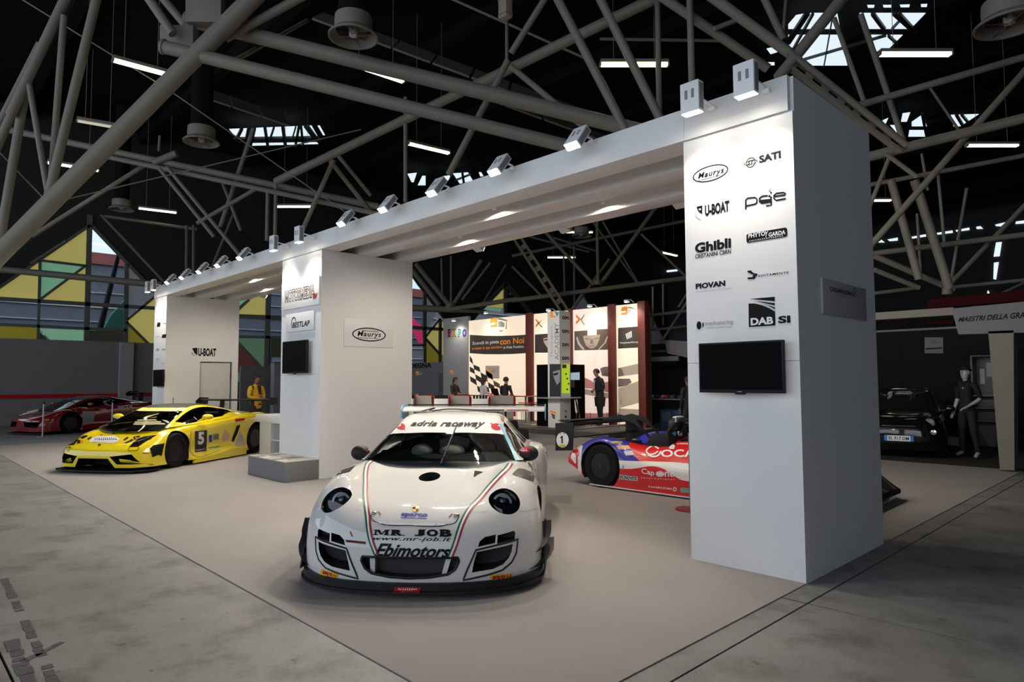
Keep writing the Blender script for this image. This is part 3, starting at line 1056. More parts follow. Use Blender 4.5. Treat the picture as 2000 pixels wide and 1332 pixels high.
# ================================================================ spotlights on the beam
def spotlight(kind, label):
    t = thing('spotlight', label, 'spotlight', (0, 0, 0), 0, 'white flood lamps along the portal beam')
    tilt = {'wash': 0.0, 'flood': math.radians(-38), 'rear': math.radians(-62)}[kind]
    R = Matrix.Rotation(tilt, 3, 'X')

    def tr(mb):
        mb.v = [tuple(R @ Vector(p)) for p in mb.v]
        return mb
    hb = MB().box(-0.09, 0.09, -0.045, 0.045, 0.0, 0.27)
    tr(hb).build('housing', M_LAMPBODY, t, bevel=0.006)
    tr(MB().box(-0.03 - 0.015, -0.03 + 0.012, -0.047, -0.044, 0.12, 0.20).box(0.02, 0.047, -0.047, -0.044, 0.12, 0.20)).build('vent', M_LAMPSLOT, t)
    tr(MB().box(-0.082, 0.082, -0.038, 0.038, -0.004, 0.0)).build('lens', M_LENS, t)
    tr(MB().box(0.09, 0.094, -0.03, 0.03, 0.02, 0.25)).build('side_plate', M_LAMPSLOT, t)
    MB().tube((0.03, 0.03, 0.16), (0.06, 0.24, 0.12), 0.012).tube((0.06, 0.24, 0.12), (0.06, 0.24, 0.10), 0.014).box(0.03, 0.09, 0.22, 0.35, 0.075, 0.105).build('arm', M_LAMPBODY, t)
    la = bpy.data.lights.get('beam_lamp_' + kind) or bpy.data.lights.new('beam_lamp_' + kind, 'SPOT')
    la.energy = {'wash': POW_WASH, 'flood': POW_FLOOD, 'rear': POW_REAR_FILL}[kind]
    la.color = (1.0, 0.90, 0.76)
    la.spot_size = math.radians(118 if kind == 'wash' else 125)
    la.spot_blend = 0.7
    la.shadow_soft_size = 0.05
    lo = bpy.data.objects.new('lamp_light', la)
    COL.objects.link(lo)
    lo.parent = t
    p = R @ Vector((0, 0, -0.03))
    lo.location = p
    lo.rotation_euler = (tilt, 0, 0)
    return t


wash0 = spotlight('wash', '')
flood0 = spotlight('flood', '')
order = ['first', 'second', 'third', 'fourth', 'fifth']
spots = [('wash', -2.99, 'left lamp of the pair washing the near logo pillar'), ('wash', -2.49, 'right lamp of the pair washing the near logo pillar')]
for k, x in enumerate((-4.36, -5.55, -6.74, -7.87, -9.02)):
    spots.append(('flood', x, 'white flood lamp, %s left of the near pillar on the portal beam' % order[k]))
spots += [('wash', -10.44, 'right lamp of the pair over the middle pillar'), ('wash', -11.42, 'left lamp of the pair over the middle pillar')]
for k, x in enumerate((-12.92, -14.07, -15.16, -16.28, -17.33)):
    spots.append(('flood', x, 'white flood lamp, %s left of the middle pillar on the portal beam' % order[k]))
spots += [('wash', -18.45, 'right lamp of the pair over the far left pillar'), ('wash', -18.95, 'left lamp of the pair over the far left pillar')]
used = set()
for kind, x, lab in spots:
    src = wash0 if kind == 'wash' else flood0
    loc = (x, 5.10, 3.96) if kind == 'wash' else (x, 5.08, 4.02)
    if kind in used:
        copy_tree(src, loc, 0, lab)
    else:
        src.location = loc
        src['label'] = lab
        used.add(kind)

rear_fill0 = spotlight('rear', '')  # unseen lamps added to brighten the space behind the portal and the booth
for k, x in enumerate((-4.6, -6.6, -8.6, -13.2, -15.4, -17.4)):
    lab = '%s unseen fill lamp from the near pillar added behind the rear beam' % ('first', 'second', 'third', 'fourth', 'fifth', 'sixth')[k]
    if k:
        copy_tree(rear_fill0, (x, 7.56, 3.90), PI, lab)
    else:
        rear_fill0.location, rear_fill0.rotation_euler, rear_fill0['label'] = (x, 7.56, 3.90), (0, 0, PI), lab

# ================================================================ plinth, brochures, counter
M_PLINTH = mat('plinth_grey', (0.17, 0.17, 0.175), 0.7, var=0.05)
pl = thing('plinth', 'low grey plinth with brochures in front of the middle pillar', 'plinth', (-10.9, 5.1, 0), world=True)
MB().box(-11.62, -10.19, 4.80, 5.39, 0.007, 0.325).build('body', M_PLINTH, pl, bevel=0.004)
MB().box(-11.62, -10.19, 4.80, 5.39, 0.325, 0.333).build('top_board', mat('plinth_top', (0.40, 0.37, 0.33), 0.5, var=0.2, scale=20), pl)
bro_cols = [mat('brochure_%d' % i, c, 0.35, var=0.5, scale=14) for i, c in enumerate(((0.5, 0.48, 0.42), (0.20, 0.22, 0.12), (0.25, 0.16, 0.12), (0.06, 0.06, 0.06), (0.6, 0.58, 0.5), (0.35, 0.32, 0.30)))]
k = 0
for ix in range(6):
    for iy in range(2):
        if (ix, iy) in ((5, 1),):
            continue
        x, y = -11.50 + ix * 0.215, 4.92 + iy * 0.27
        b = thing('brochure', '%s brochure in the %s row on the low grey plinth' % (('leftmost', 'second', 'third', 'fourth', 'fifth', 'rightmost')[ix], ('front', 'back')[iy]), 'brochure', (x, y, 0.333), random.uniform(-0.12, 0.12), 'brochures on the grey plinth')
        MB().box(-0.09, 0.09, -0.12, 0.12, 0, 0.006).build('pages', M_WHITEP, b)
        MB().box(-0.091, 0.091, -0.121, 0.121, 0.006, 0.008).build('cover', bro_cols[(ix * 2 + iy) % 6], b)
        MB().box(-0.07, 0.07, 0.04, 0.10, 0.008, 0.0085).build('cover_picture', bro_cols[(ix + iy + 3) % 6], b)
ct = thing('counter', 'white reception counter with open shelf left of the middle pillar', 'counter', (-14, 6.4, 0), world=True)
MB().box(-14.55, -13.0, 6.15, 6.75, 0.74, 0.90).build('worktop', M_STAND, ct, bevel=0.004)
MB().box(-14.42, -13.86, 6.2, 6.7, 0.007, 0.74).build('cabinet_body', M_STAND, ct)
MB().box(-13.86, -13.05, 6.66, 6.7, 0.007, 0.74).build('back_panel', mat('counter_inside', (0.10, 0.10, 0.10), 0.7), ct)
MB().box(-13.86, -13.05, 6.22, 6.66, 0.36, 0.385).build('shelf', M_STAND, ct)
MB().box(-13.08, -13.05, 6.2, 6.66, 0.007, 0.74).build('side_panel', M_STAND, ct)
cup = thing('cup', 'small white cup on the counter shelf', 'cup', (-13.62, 6.32, 0.3851))
MB().lathe([(0.025, 0), (0.035, 0.07), (0.03, 0.068), (0.022, 0.005)], n=14).build('bowl', M_WHITEP, cup, smooth=True)
MB().pipe([(0.033, 0, 0.055), (0.055, 0, 0.05), (0.055, 0, 0.025), (0.028, 0, 0.02)], 0.004, n=6).build('handle', M_WHITEP, cup, smooth=True)

# ================================================================ roof trusses
def truss(label, rows, mat_=None, name='roof_truss'):
    """rows: u0 v0 d0 u1 v1 d1 width_px [name]; each a welded tube of the truss"""
    t = thing(name, label, 'roof truss', tuple(at_d(rows[0][0], rows[0][1], rows[0][2])), world=True)
    for r in rows:
        u0, v0, d0, u1, v1, d1, w = r[:7]
        nm = r[7] if len(r) > 7 else ('tie_rod' if w <= 3.5 else 'tube')
        dia = w * (d0 + d1) / 2 / FPX
        a, b = at_d(u0, v0, d0), at_d(u1, v1, d1)
        dr = (b - a) / np.linalg.norm(b - a)
        if u0 < 8 or u0 > 1992 or v0 < 5:
            a = a - dr * run_on(a, -dr)
        if u1 < 8 or u1 > 1992 or v1 < 5:
            b = b + dr * run_on(b, dr)
        m = mat_ or M_TRUSS
        if nm == 'slotted_beam':
            slotted(a, b, dia, t, m)
        else:
            o = MB().tube(a, b, dia / 2, n=12 if w > 10 else 8).build(nm, m, t, smooth=True)
    return t


def run_on(p, d):
    """how far a tube goes on past the edge of the picture: up to the roof, down to the low nodes or to the next bay"""
    if d[2] > 0.05:
        return min(9.0, (12.5 - p[2]) / d[2])
    if d[2] < -0.05:
        return max(0.0, min(9.0, (p[2] - 0.6) / -d[2]))
    return 7.0


def slotted(a, b, wid, t, m, n=7):
    """flat double-flange beam with long slots between its flanges"""
    ax = b - a
    Ln = np.linalg.norm(ax)
    d = ax / Ln
    s = np.cross(d, FW)
    s = s / np.linalg.norm(s)
    e = np.cross(d, s)
    for sg in (-1, 1):
        MB().obox((a + b) / 2 + s * sg * wid * 0.38, ax / 2, s * wid * 0.12, e * wid * 0.3).build('flange', m, t)
    for k in range(n + 1):
        c = a + ax * (k / n)
        MB().obox(c, d * Ln / n * 0.2, s * wid * 0.28, e * wid * 0.12).build('web_plate', m, t)


D = 13.0
near = truss('big near cream tubular roof truss crossing the upper left of the hall', [
    (-40, 536, D, 505, -15, D, 35), (322, 92, D, 1135, 292, D, 26), (368, 38, D + 0.6, 1300, 268, D + 0.6, 29),
    (286, -10, D, 338, 66, D, 18), (300, -25, D + 1.2, 372, 60, D + 1.2, 16), (440, 75, D + 0.3, 600, -12, D + 0.3, 17), (455, 120, D, 600, 40, D + 4, 9)])
for u, v, s in ((350, 78, 0.34), (402, 22, 0.36)):
    c = at_d(u, v, D + 0.35)
    MB().obox(c, RT * s, UP * s * 0.75, FW * 0.12).build('node_plate', M_TRUSS, near, bevel=0.03)
for u, v, dd in ((322, 92, D), (368, 38, D + 0.6)):
    c = at_d(u, v, dd)
    MB().tube(c, at_d(u - 5, v - 1.5, dd), 0.15, n=14).build('end_cap', M_TRUSS, near, smooth=True)
truss('leaning cream strut frame at the far upper left edge', [
    (131, -10, 14, 20, 225, 14, 18), (190, -8, 14, 92, 395, 14, 17), (125, 30, 14, 97, 392, 14.3, 12), (57, 165, 14, 96, 392, 14, 11), (50, 172, 14.2, 0, 470, 14.2, 16), (22, 225, 14.2, -12, 300, 14.2, 16),
    (45, 0, 15, 330, 176, 15, 2.6), (330, 176, 15, 690, 425, 16, 2.2), (-10, 288, 14.5, 88, 390, 14.5, 2.6), (135, 388, 15, 705, 253, 17, 2.4), (78, 85, 17, -10, 258, 17, 13)])
truss('long double-tube roof chord behind the near truss in the left half', [
    (-20, 246, 23, 740, 404, 22, 13), (180, 300, 22.6, 740, 418, 21.6, 10), (312, 330, 22, 418, 462, 22, 7.5), (326, 326, 22, 470, 500, 22, 7.5), (290, 318, 23, 62, 462, 22, 9),
    (505, 366, 22, 385, 436, 22, 8), (523, 368, 22, 521, 470, 22, 7), (539, 362, 22, 537, 462, 22, 7), (652, 312, 21, 578, 478, 22, 9), (645, 314, 21, 722, 412, 22, 9), (659, 302, 21.5, 724, 382, 22, 8),
    (495, 251, 24, 430, 443, 24, 8), (300, 318, 22.4, 345, 300, 22.4, 14), (310, 295, 24, 312, 265, 24, 5), (434, 355, 24, 470, 450, 24, 6)])
truss('long diagonal cream roof tube rising from the centre left to the top', [
    (540, 354, 21, 1290, -8, 14, 18), (792, 190, 18, 792, 395, 18, 8), (1066, -5, 15, 998, 104, 15.5, 13), (992, 118, 15.5, 876, 342, 16, 13), (998, 130, 15.5, 1145, 252, 15, 12), (990, 38, 16, 990, 118, 16, 7),
    (880, -3, 17, 1148, 116, 17, 5), (1172, 76, 18, 1420, 80, 18, 6)], None)
truss('steep cream roof struts fanning down behind the beam right of centre', [
    (1086, -8, 13.5, 1222, 255, 13.5, 17), (1170, -6, 13.5, 1292, 238, 13.5, 17), (1284, -4, 14, 1288, 235, 14, 11), (1347, -6, 13, 1352, 180, 13, 13), (1290, -8, 13.2, 1500, 134, 13.2, 18), (1395, 56, 13, 1442, 38, 13, 10),
    (1492, -4, 13.5, 1530, 76, 13.5, 14), (1535, -4, 15, 1530, 60, 15, 6)])
right_t = truss('slotted cream roof beam and tubes above the near pillar at the upper right', [
    (1392, -5, 12, 1545, 106, 12, 20), (1548, 125, 12, 1762, 288, 12.6, 24, 'slotted_beam'), (1540, 100, 11.9, 1770, 283, 12.5, 13), (1646, -5, 12, 1520, 152, 12, 22), (1629, 35, 13, 1690, 205, 13, 9), (1681, 28, 13.2, 1764, 275, 13.2, 11),
    (1680, 205, 12.7, 2020, 106, 12.2, 14), (1640, 212, 12.4, 1672, 204, 12.4, 9), (1690, 250, 12.5, 1708, 248, 12.5, 9), (1730, 300, 13.5, 1790, 345, 13.5, 9)])
truss('cream roof chord and diagonals right of the near pillar', [
    (1690, 308, 14, 2020, 226, 13.2, 20), (1700, 480, 14.5, 2020, 118, 14, 13), (1700, 361, 18, 2020, 300, 17, 9), (1740, 300, 15, 1692, 420, 15, 8), (1812, 165, 18, 1880, 265, 18, 5), (1800, 300, 18, 1812, 372, 18, 5),
    (1832, 340, 18, 1845, 480, 18, 6), (1888, 368, 18, 1858, 545, 18, 6), (1740, 352, 16, 1795, 545, 16, 15), (1786, 352, 16, 1854, 562, 16, 17), (1700, 496, 17, 2020, 456, 16.4, 11), (2010, 392, 17, 1858, 552, 17, 9),
    (1708, 500, 17, 1862, 566, 17, 12), (1708, 527, 17, 1795, 562, 17, 10), (1700, 574, 18, 1795, 562, 18, 7), (1860, 561, 18, 2020, 545, 17.5, 7), (1791, 417, 19, 1798, 530, 19, 5), (1900, 600, 19, 1995, 555, 19, 5), (1850, 555, 17, 1850, 575, 17, 18)], M_TRUSS)
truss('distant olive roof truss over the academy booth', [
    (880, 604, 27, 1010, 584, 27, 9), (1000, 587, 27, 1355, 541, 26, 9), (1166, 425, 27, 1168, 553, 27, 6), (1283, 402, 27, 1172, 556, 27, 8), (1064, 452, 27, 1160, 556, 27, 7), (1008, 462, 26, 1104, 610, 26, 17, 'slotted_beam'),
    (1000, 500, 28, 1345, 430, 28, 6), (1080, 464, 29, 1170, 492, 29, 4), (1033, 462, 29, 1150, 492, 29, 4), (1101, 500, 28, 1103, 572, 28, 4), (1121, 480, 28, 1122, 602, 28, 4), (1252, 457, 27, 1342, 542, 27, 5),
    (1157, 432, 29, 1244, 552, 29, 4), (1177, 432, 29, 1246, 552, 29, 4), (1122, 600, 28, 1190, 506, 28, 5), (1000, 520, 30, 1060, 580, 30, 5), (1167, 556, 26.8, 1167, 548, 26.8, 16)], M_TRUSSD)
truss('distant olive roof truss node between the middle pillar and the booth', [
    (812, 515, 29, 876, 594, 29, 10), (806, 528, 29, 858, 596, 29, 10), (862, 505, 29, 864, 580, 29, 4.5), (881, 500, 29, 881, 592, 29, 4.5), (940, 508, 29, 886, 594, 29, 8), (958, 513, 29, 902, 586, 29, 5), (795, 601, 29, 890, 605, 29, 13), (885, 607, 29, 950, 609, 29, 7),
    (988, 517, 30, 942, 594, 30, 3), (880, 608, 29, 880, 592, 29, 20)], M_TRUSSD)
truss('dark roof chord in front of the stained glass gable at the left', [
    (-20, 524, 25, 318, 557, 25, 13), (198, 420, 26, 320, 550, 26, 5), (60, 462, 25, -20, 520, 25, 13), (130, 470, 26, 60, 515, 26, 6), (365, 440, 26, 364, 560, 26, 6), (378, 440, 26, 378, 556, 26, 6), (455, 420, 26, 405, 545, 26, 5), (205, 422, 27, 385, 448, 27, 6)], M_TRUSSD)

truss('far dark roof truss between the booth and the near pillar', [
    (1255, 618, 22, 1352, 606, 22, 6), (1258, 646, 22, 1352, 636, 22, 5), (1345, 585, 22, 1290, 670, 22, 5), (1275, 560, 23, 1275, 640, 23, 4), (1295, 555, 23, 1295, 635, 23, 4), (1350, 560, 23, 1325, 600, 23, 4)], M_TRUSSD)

# ================================================================ fluorescent battens, all at 8.5 m
lampv = [((220, 118), (328, 147), 'long bright ceiling batten lamp at the upper left beside the big tube'), ((678, 123), (788, 160), 'ceiling batten lamp right of the largest roof fan'), ((797, 281), (877, 300), 'ceiling batten lamp below the twin tubes left of the beam'),
         ((270, 407), (345, 416), 'ceiling batten lamp above the stained glass gable'), ((1172, 127), (1305, 127), 'wide ceiling batten lamp at top centre right behind the struts'), ((1717, 107), (1857, 107), 'wide ceiling batten lamp below the big skylight at upper right'),
         ((1888, 285), (1988, 285), 'ceiling batten lamp at the right edge below the small skylight'), ((540, 404), (613, 404), 'ceiling batten lamp above the middle pillar lamps'), ((150, 236), (230, 250), 'dim ceiling batten lamp left of the second roof fan'),
         ((92, 318), (193, 334), 'ceiling batten lamp at the left edge behind the strut frame'), ((1069, 503), (1124, 503), 'small far ceiling batten lamp over the academy booth'), ((1095, 454), (1158, 454), 'small far ceiling batten lamp just under the portal beam'), ((1292, 493), (1322, 500), 'small slanted far ceiling batten lamp left of the near pillar'), ((1690, 392), (1740, 392), 'far ceiling batten lamp touching the right edge of the near pillar')]
for a, b, lab in lampv:
    p, q = on_ax(a[0], a[1], 2, 8.5), on_ax(b[0], b[1], 2, 8.5)
    c = (p + q) / 2
    d = q - p
    Ln = float(np.linalg.norm(d[:2]))
    t = thing('ceiling_lamp', lab, 'ceiling lamp', (c[0], c[1], 8.5), math.atan2(d[1], d[0]))
    h = Ln / 2
    MB().box(-h, h, -0.09, 0.09, 0.03, 0.10).build('housing', M_GALV, t)
    m = M_TUBE if 'dim' not in lab else mat('fluorescent_tube_dim', (0.6, 0.6, 0.5), 0.4, emit=0.25, ecol=(1, 0.9, 0.7))
    for y in (-0.045, 0.045):
        MB().tube((-h + 0.02, y, 0.0), (h - 0.02, y, 0.0), 0.022, n=8).build('tube', m, t)
    for e in (-h, h):
        MB().box(e - 0.02, e + 0.02, -0.07, 0.07, -0.026, 0.03).build('end_cap', M_GALV, t)
    for e in (-0.6, 0.6):
        MB().tube((h * e, 0, 0.1), (h * e, 0, 4.0), 0.006, n=6).build('hanger', M_GALV, t)


# ================================================================ roof fans
def fan(label, u, v, d, r):
    c = at_d(u, v, d)
    t = thing('roof_fan', label, 'fan', tuple(c), 0.4)
    MB().lathe([(r, 0.0), (r * 1.0, 0.03), (r * 0.80, 0.12), (r * 0.74, 0.13), (r * 0.86, 0.05), (r * 0.93, 0.0)], n=32, close=True).build('bell_mouth', M_TRUSS, t, smooth=True)
    MB().lathe([(r * 0.74, 0.12), (r * 0.76, 0.26), (r * 0.74, 0.40), (r * 0.68, 0.40), (r * 0.70, 0.12)], n=32, close=True).build('drum', M_TRUSS, t, smooth=True)
    MB().lathe([(0.001, 0.02), (r * 0.16, 0.03), (r * 0.18, 0.1), (r * 0.18, 0.25), (0.001, 0.26)], n=18).build('hub', M_LIGHTP, t, smooth=True)
    for k in range(5):
        a = 2 * PI * k / 5
        ca, sa = math.cos(a), math.sin(a)
        rr = Vector((ca, sa, 0))
        tt = Vector((-sa, ca, 0))
        q = [rr * r * 0.17 + tt * r * 0.06 + Vector((0, 0, 0.1)), rr * r * 0.68 + tt * r * 0.14 + Vector((0, 0, 0.08)), rr * r * 0.68 - tt * r * 0.14 + Vector((0, 0, 0.18)), rr * r * 0.17 - tt * r * 0.06 + Vector((0, 0, 0.16))]
        MB().prism(q, (0, 0, 0.008)).build('blade', M_TRUSSD, t)
    for k in range(2):
        a = 0.3 + PI / 2 * k
        MB().tube((-r * 0.9 * math.cos(a), -r * 0.9 * math.sin(a), 0.03), (r * 0.9 * math.cos(a), r * 0.9 * math.sin(a), 0.03), 0.008, n=6).build('guard_bar', M_TRUSSD, t)
    MB().lathe([(r * 0.6, 0.40), (r * 0.6, max(0.7, 12.9 - c[2]))], n=18).build('duct', M_CEIL, t, smooth=True)
    return t


fan('largest round roof fan at top left of centre', 690, 74, 12.4, 0.46)
fan('round roof fan left of the small skylight', 393, 279, 17.4, 0.45)
fan('distant faint round roof fan above the stained glass', 237, 410, 27, 0.46)
fan('dark round roof fan cut by the upper right corner', 1972, 50, 10.4, 0.48)
fan('faint far round roof fan under the portal beam', 1136, 462, 30, 0.45)
lb = thing('hanging_lantern', 'small pale box hanging at the top centre of the roof', 'lamp', tuple(at_d(987, 36, 15.2)))
MB().box(-0.13, 0.13, -0.1, 0.1, 0.0, 0.5).build('housing', mat('lantern_amber', (0.45, 0.36, 0.28), 0.4), lb, bevel=0.01)
MB().tube((0, 0, 0.5), (0, 0, 1.0), 0.02).build('stem', M_TRUSSD, lb)
MB().box(-0.14, 0.14, -0.11, 0.11, 0.06, 0.09).box(-0.14, 0.14, -0.11, 0.11, 0.42, 0.45).build('band', M_GALV, lb)

# ================================================================ car toolkit
def interp0(P, n):
    """smooth curve through rows of P (m,k,3); n samples per span"""
    P = np.asarray(P, float)
    m = len(P)
    d = np.array([max(1e-4, np.mean(np.linalg.norm(P[i + 1] - P[i], axis=-1))) for i in range(m - 1)])
    T = np.zeros_like(P)
    for i in range(m):
        if i == 0:
            T[i] = (P[1] - P[0]) / d[0]
        elif i == m - 1:
            T[i] = (P[-1] - P[-2]) / d[-1]
        else:
            s0, s1 = (P[i] - P[i - 1]) / d[i - 1], (P[i + 1] - P[i]) / d[i]
            T[i] = (s0 * d[i] + s1 * d[i - 1]) / (d[i] + d[i - 1])
    out = []
    for i in range(m - 1):
        for k in range(n):
            t = k / n
            h00, h10, h01, h11 = 2 * t**3 - 3 * t**2 + 1, t**3 - 2 * t**2 + t, -2 * t**3 + 3 * t**2, t**3 - t**2
            out.append(h00 * P[i] + h10 * d[i] * T[i] + h01 * P[i + 1] + h11 * d[i] * T[i + 1])
    out.append(P[-1])
    return np.array(out)


def net_grid(half, nu, nv):
    """half net (rows x cols, col 0 on the centre line) -> full smooth grid"""
    H = np.array(half, float)
    M = H[:, :0:-1].copy()
    M[:, :, 1] *= -1
    full = np.concatenate([M, H], 1)
    G = interp0(full, nu)
    return interp0(G.transpose(1, 0, 2), nv).transpose(1, 0, 2)


def body_mesh(G, mats, face_mat=None):
    """closed body: the grid plus a floor pan across its lower rim"""
    R, C = G.shape[:2]
    mb = MB()
    mb.v = [tuple(p) for p in G.reshape(-1, 3)]
    idx = lambda i, j: i * C + j
    for i in range(R - 1):
        for j in range(C - 1):
            q = (idx(i, j), idx(i, j + 1), idx(i + 1, j + 1), idx(i + 1, j))
            mb.f.append(q)
            mb.m.append(face_mat(np.mean([mb.v[k] for k in q], 0)) if face_mat else 0)
    for i in range(R - 1):
        mb.f.append((idx(i, 0), idx(i + 1, 0), idx(i + 1, C - 1), idx(i, C - 1)))
        mb.m.append(1)
    h = C // 2
    for i in (0, R - 1):
        for j in range(h):
            q = [idx(i, j), idx(i, j + 1), idx(i, C - 2 - j), idx(i, C - 1 - j)]
            q = list(dict.fromkeys(q))
            if len(q) >= 3:
                mb.f.append(tuple(q))
                mb.m.append(1)
    return mb


def bool_cut(o, cutters, solver='EXACT'):
    for c in cutters:
        c.parent = o.parent
        md = o.modifiers.new('cut', 'BOOLEAN')
        md.operation = 'DIFFERENCE'
        md.object = c
        md.solver = solver
        if solver == 'EXACT':
            md.material_mode = 'TRANSFER'
    dg = bpy.context.evaluated_depsgraph_get()
    ev = o.evaluated_get(dg)
    me = bpy.data.meshes.new_from_object(ev)
    o.modifiers.clear()
    old = o.data
    o.data = me
    me.name = o.name
    bpy.data.meshes.remove(old)
    for c in cutters:
        m = c.data
        bpy.data.objects.remove(c)
        bpy.data.meshes.remove(m)
    return o


def edge_smooth(o, ang=38):
    bm = bmesh.new()
    bm.from_mesh(o.data)
    bmesh.ops.dissolve_degenerate(bm, edges=bm.edges, dist=1e-5)
    bm.to_mesh(o.data)
    bm.free()
    o.data.shade_smooth()
    o.data.set_sharp_from_angle(angle=math.radians(ang))


def bvh_of(objs):
    vs, fs = [], []
    for o in objs:
        k = len(vs)
        vs += [v.co.copy() for v in o.data.vertices]
        fs += [tuple(i + k for i in p.vertices) for p in o.data.polygons]
    return BVHTree.FromPolygons(vs, fs)


def densify(V, F, maxlen, it=6):
    """triangulate and split a flat 2D shape until no edge is long"""
    bm = bmesh.new()
    vs = [bm.verts.new((p[0], p[1], 0)) for p in V]
    for f in F:
        try:
            bm.faces.new([vs[i] for i in f])
        except ValueError:
            pass
    bmesh.ops.triangulate(bm, faces=bm.faces)
    for _ in range(it):
        e = [x for x in bm.edges if x.calc_length() > maxlen]
        if not e:
            break
        bmesh.ops.subdivide_edges(bm, edges=e, cuts=1)
        bmesh.ops.triangulate(bm, faces=[f for f in bm.faces if len(f.verts) > 3])
    bm.verts.index_update()
    V2 = np.array([(v.co.x, v.co.y) for v in bm.verts])
    F2 = [tuple(v.index for v in f.verts) for f in bm.faces]
    bm.free()
    return V2, F2


class Decals:
    """flat print laid on a car body: each point follows its line of sight until it meets the bodywork"""

    def __init__(self, root, bvh, eps=0.003):
        self.root, self.bvh, self.eps = root, bvh, eps
        self.inv = chain(root).inverted()
        self.o = self.inv @ Vector(CAM_POS)

    def cast(self, u, v):
        w = self.inv.to_3x3() @ Vector(ray(u, v))
        w.normalize()
        h = self.bvh.ray_cast(self.o, w)
        if h[0] is None:
            return None
        n = h[1] if h[1].dot(w) < 0 else -h[1]
        return h[0] + n * self.eps - w * self.eps * 0.5

    def lay(self, V, F, m, name, maxpx=7.0, parent=None):
        V, F = densify(V, F, maxpx)
        P = [self.cast(u, v) for u, v in V]
        ok = [f for f in F if all(P[i] is not None for i in f) and max((P[f[0]] - P[f[1]]).length, (P[f[1]] - P[f[2]]).length, (P[f[2]] - P[f[0]]).length) < 0.35]
        mb = MB()
        mb.add([p if p is not None else (0, 0, -9) for p in P], ok)
        me = bpy.data.meshes.new(name)
        used_ = sorted({i for f in ok for i in f})
        rm = {o: n for n, o in enumerate(used_)}
        if not used_:
            return None
        me.from_pydata([tuple(P[i]) for i in used_], [], [tuple(rm[i] for i in f) for f in ok])
        me.materials.append(m)
        return finish(name, me, parent or self.root, True, 60)

    def poly(self, pts, m, name='decal', maxpx=7.0, parent=None):
        return self.lay(*poly2d(pts), m, name, maxpx, parent)

    def quad(self, shape, bl, br, tr, tl, m, name='lettering', maxpx=7.0, parent=None):
        V, F = shape
        bl, br, tr, tl = map(np.array, (bl, br, tr, tl))
        Q = np.array([bl * (1 - x) * (1 - y) + br * x * (1 - y) + tr * x * y + tl * (1 - x) * y for x, y in V])
        return self.lay(Q, F, m, name, maxpx, parent)

    def line(self, pts, w, m, name='stripe', closed=False, maxpx=7.0, parent=None):
        """ribbon of picture width w along a polyline"""
        P = np.array(pts, float)
        if not closed:
            P = interp0(P[:, None, :], 5)[:, 0] if len(P) > 2 else P
        n = len(P)
        V, F = [], []
        for i in range(n):
            a = P[(i - 1) % n] if (closed or i > 0) else P[i]
            b = P[(i + 1) % n] if (closed or i < n - 1) else P[i]
            d = (b - a) / (np.linalg.norm(b - a) + 1e-9)
            s = np.array([-d[1], d[0]]) * w / 2
            V += [P[i] - s, P[i] + s]
        for i in range(n if closed else n - 1):
            j = (i + 1) % n
            F.append((2 * i, 2 * j, 2 * j + 1, 2 * i + 1))
        return self.lay(np.array(V), F, m, name, maxpx, parent)


M_TYRE = mat('tyre_rubber', (0.008, 0.008, 0.009), 0.85, bump=0.1, bscale=60, spec=0.2)
M_RIM = mat('rim_black', (0.015, 0.015, 0.016), 0.35, metal=0.4)
M_RIMG = mat('rim_gunmetal', (0.05, 0.05, 0.055), 0.35, metal=0.7)
M_CARBON = mat('carbon_black', (0.009, 0.009, 0.010), 0.5, spec=0.3)
M_WELL = mat('dark_cavity', (0.006, 0.006, 0.006), 0.9)
M_MESH = mat('grille_mesh_black', (0.022, 0.022, 0.023), 0.6)
M_CHROME = mat('bright_chrome', (0.75, 0.76, 0.78), 0.12, metal=1.0)
M_GLASSC = glass_mat('windscreen_glass', (0.74, 0.79, 0.78), 0.02, 0.03)
M_GLASSD = glass_mat('dark_side_glass', (0.10, 0.11, 0.12), 0.03, 0.05)
M_LENSC = glass_mat('headlight_cover', (0.9, 0.92, 0.95), 0.02, 0.03)
M_DARKIN = mat('dark_interior', (0.06, 0.062, 0.064), 0.7)
M_SEAT = mat('grey_seat_cloth', (0.32, 0.32, 0.30), 0.85)


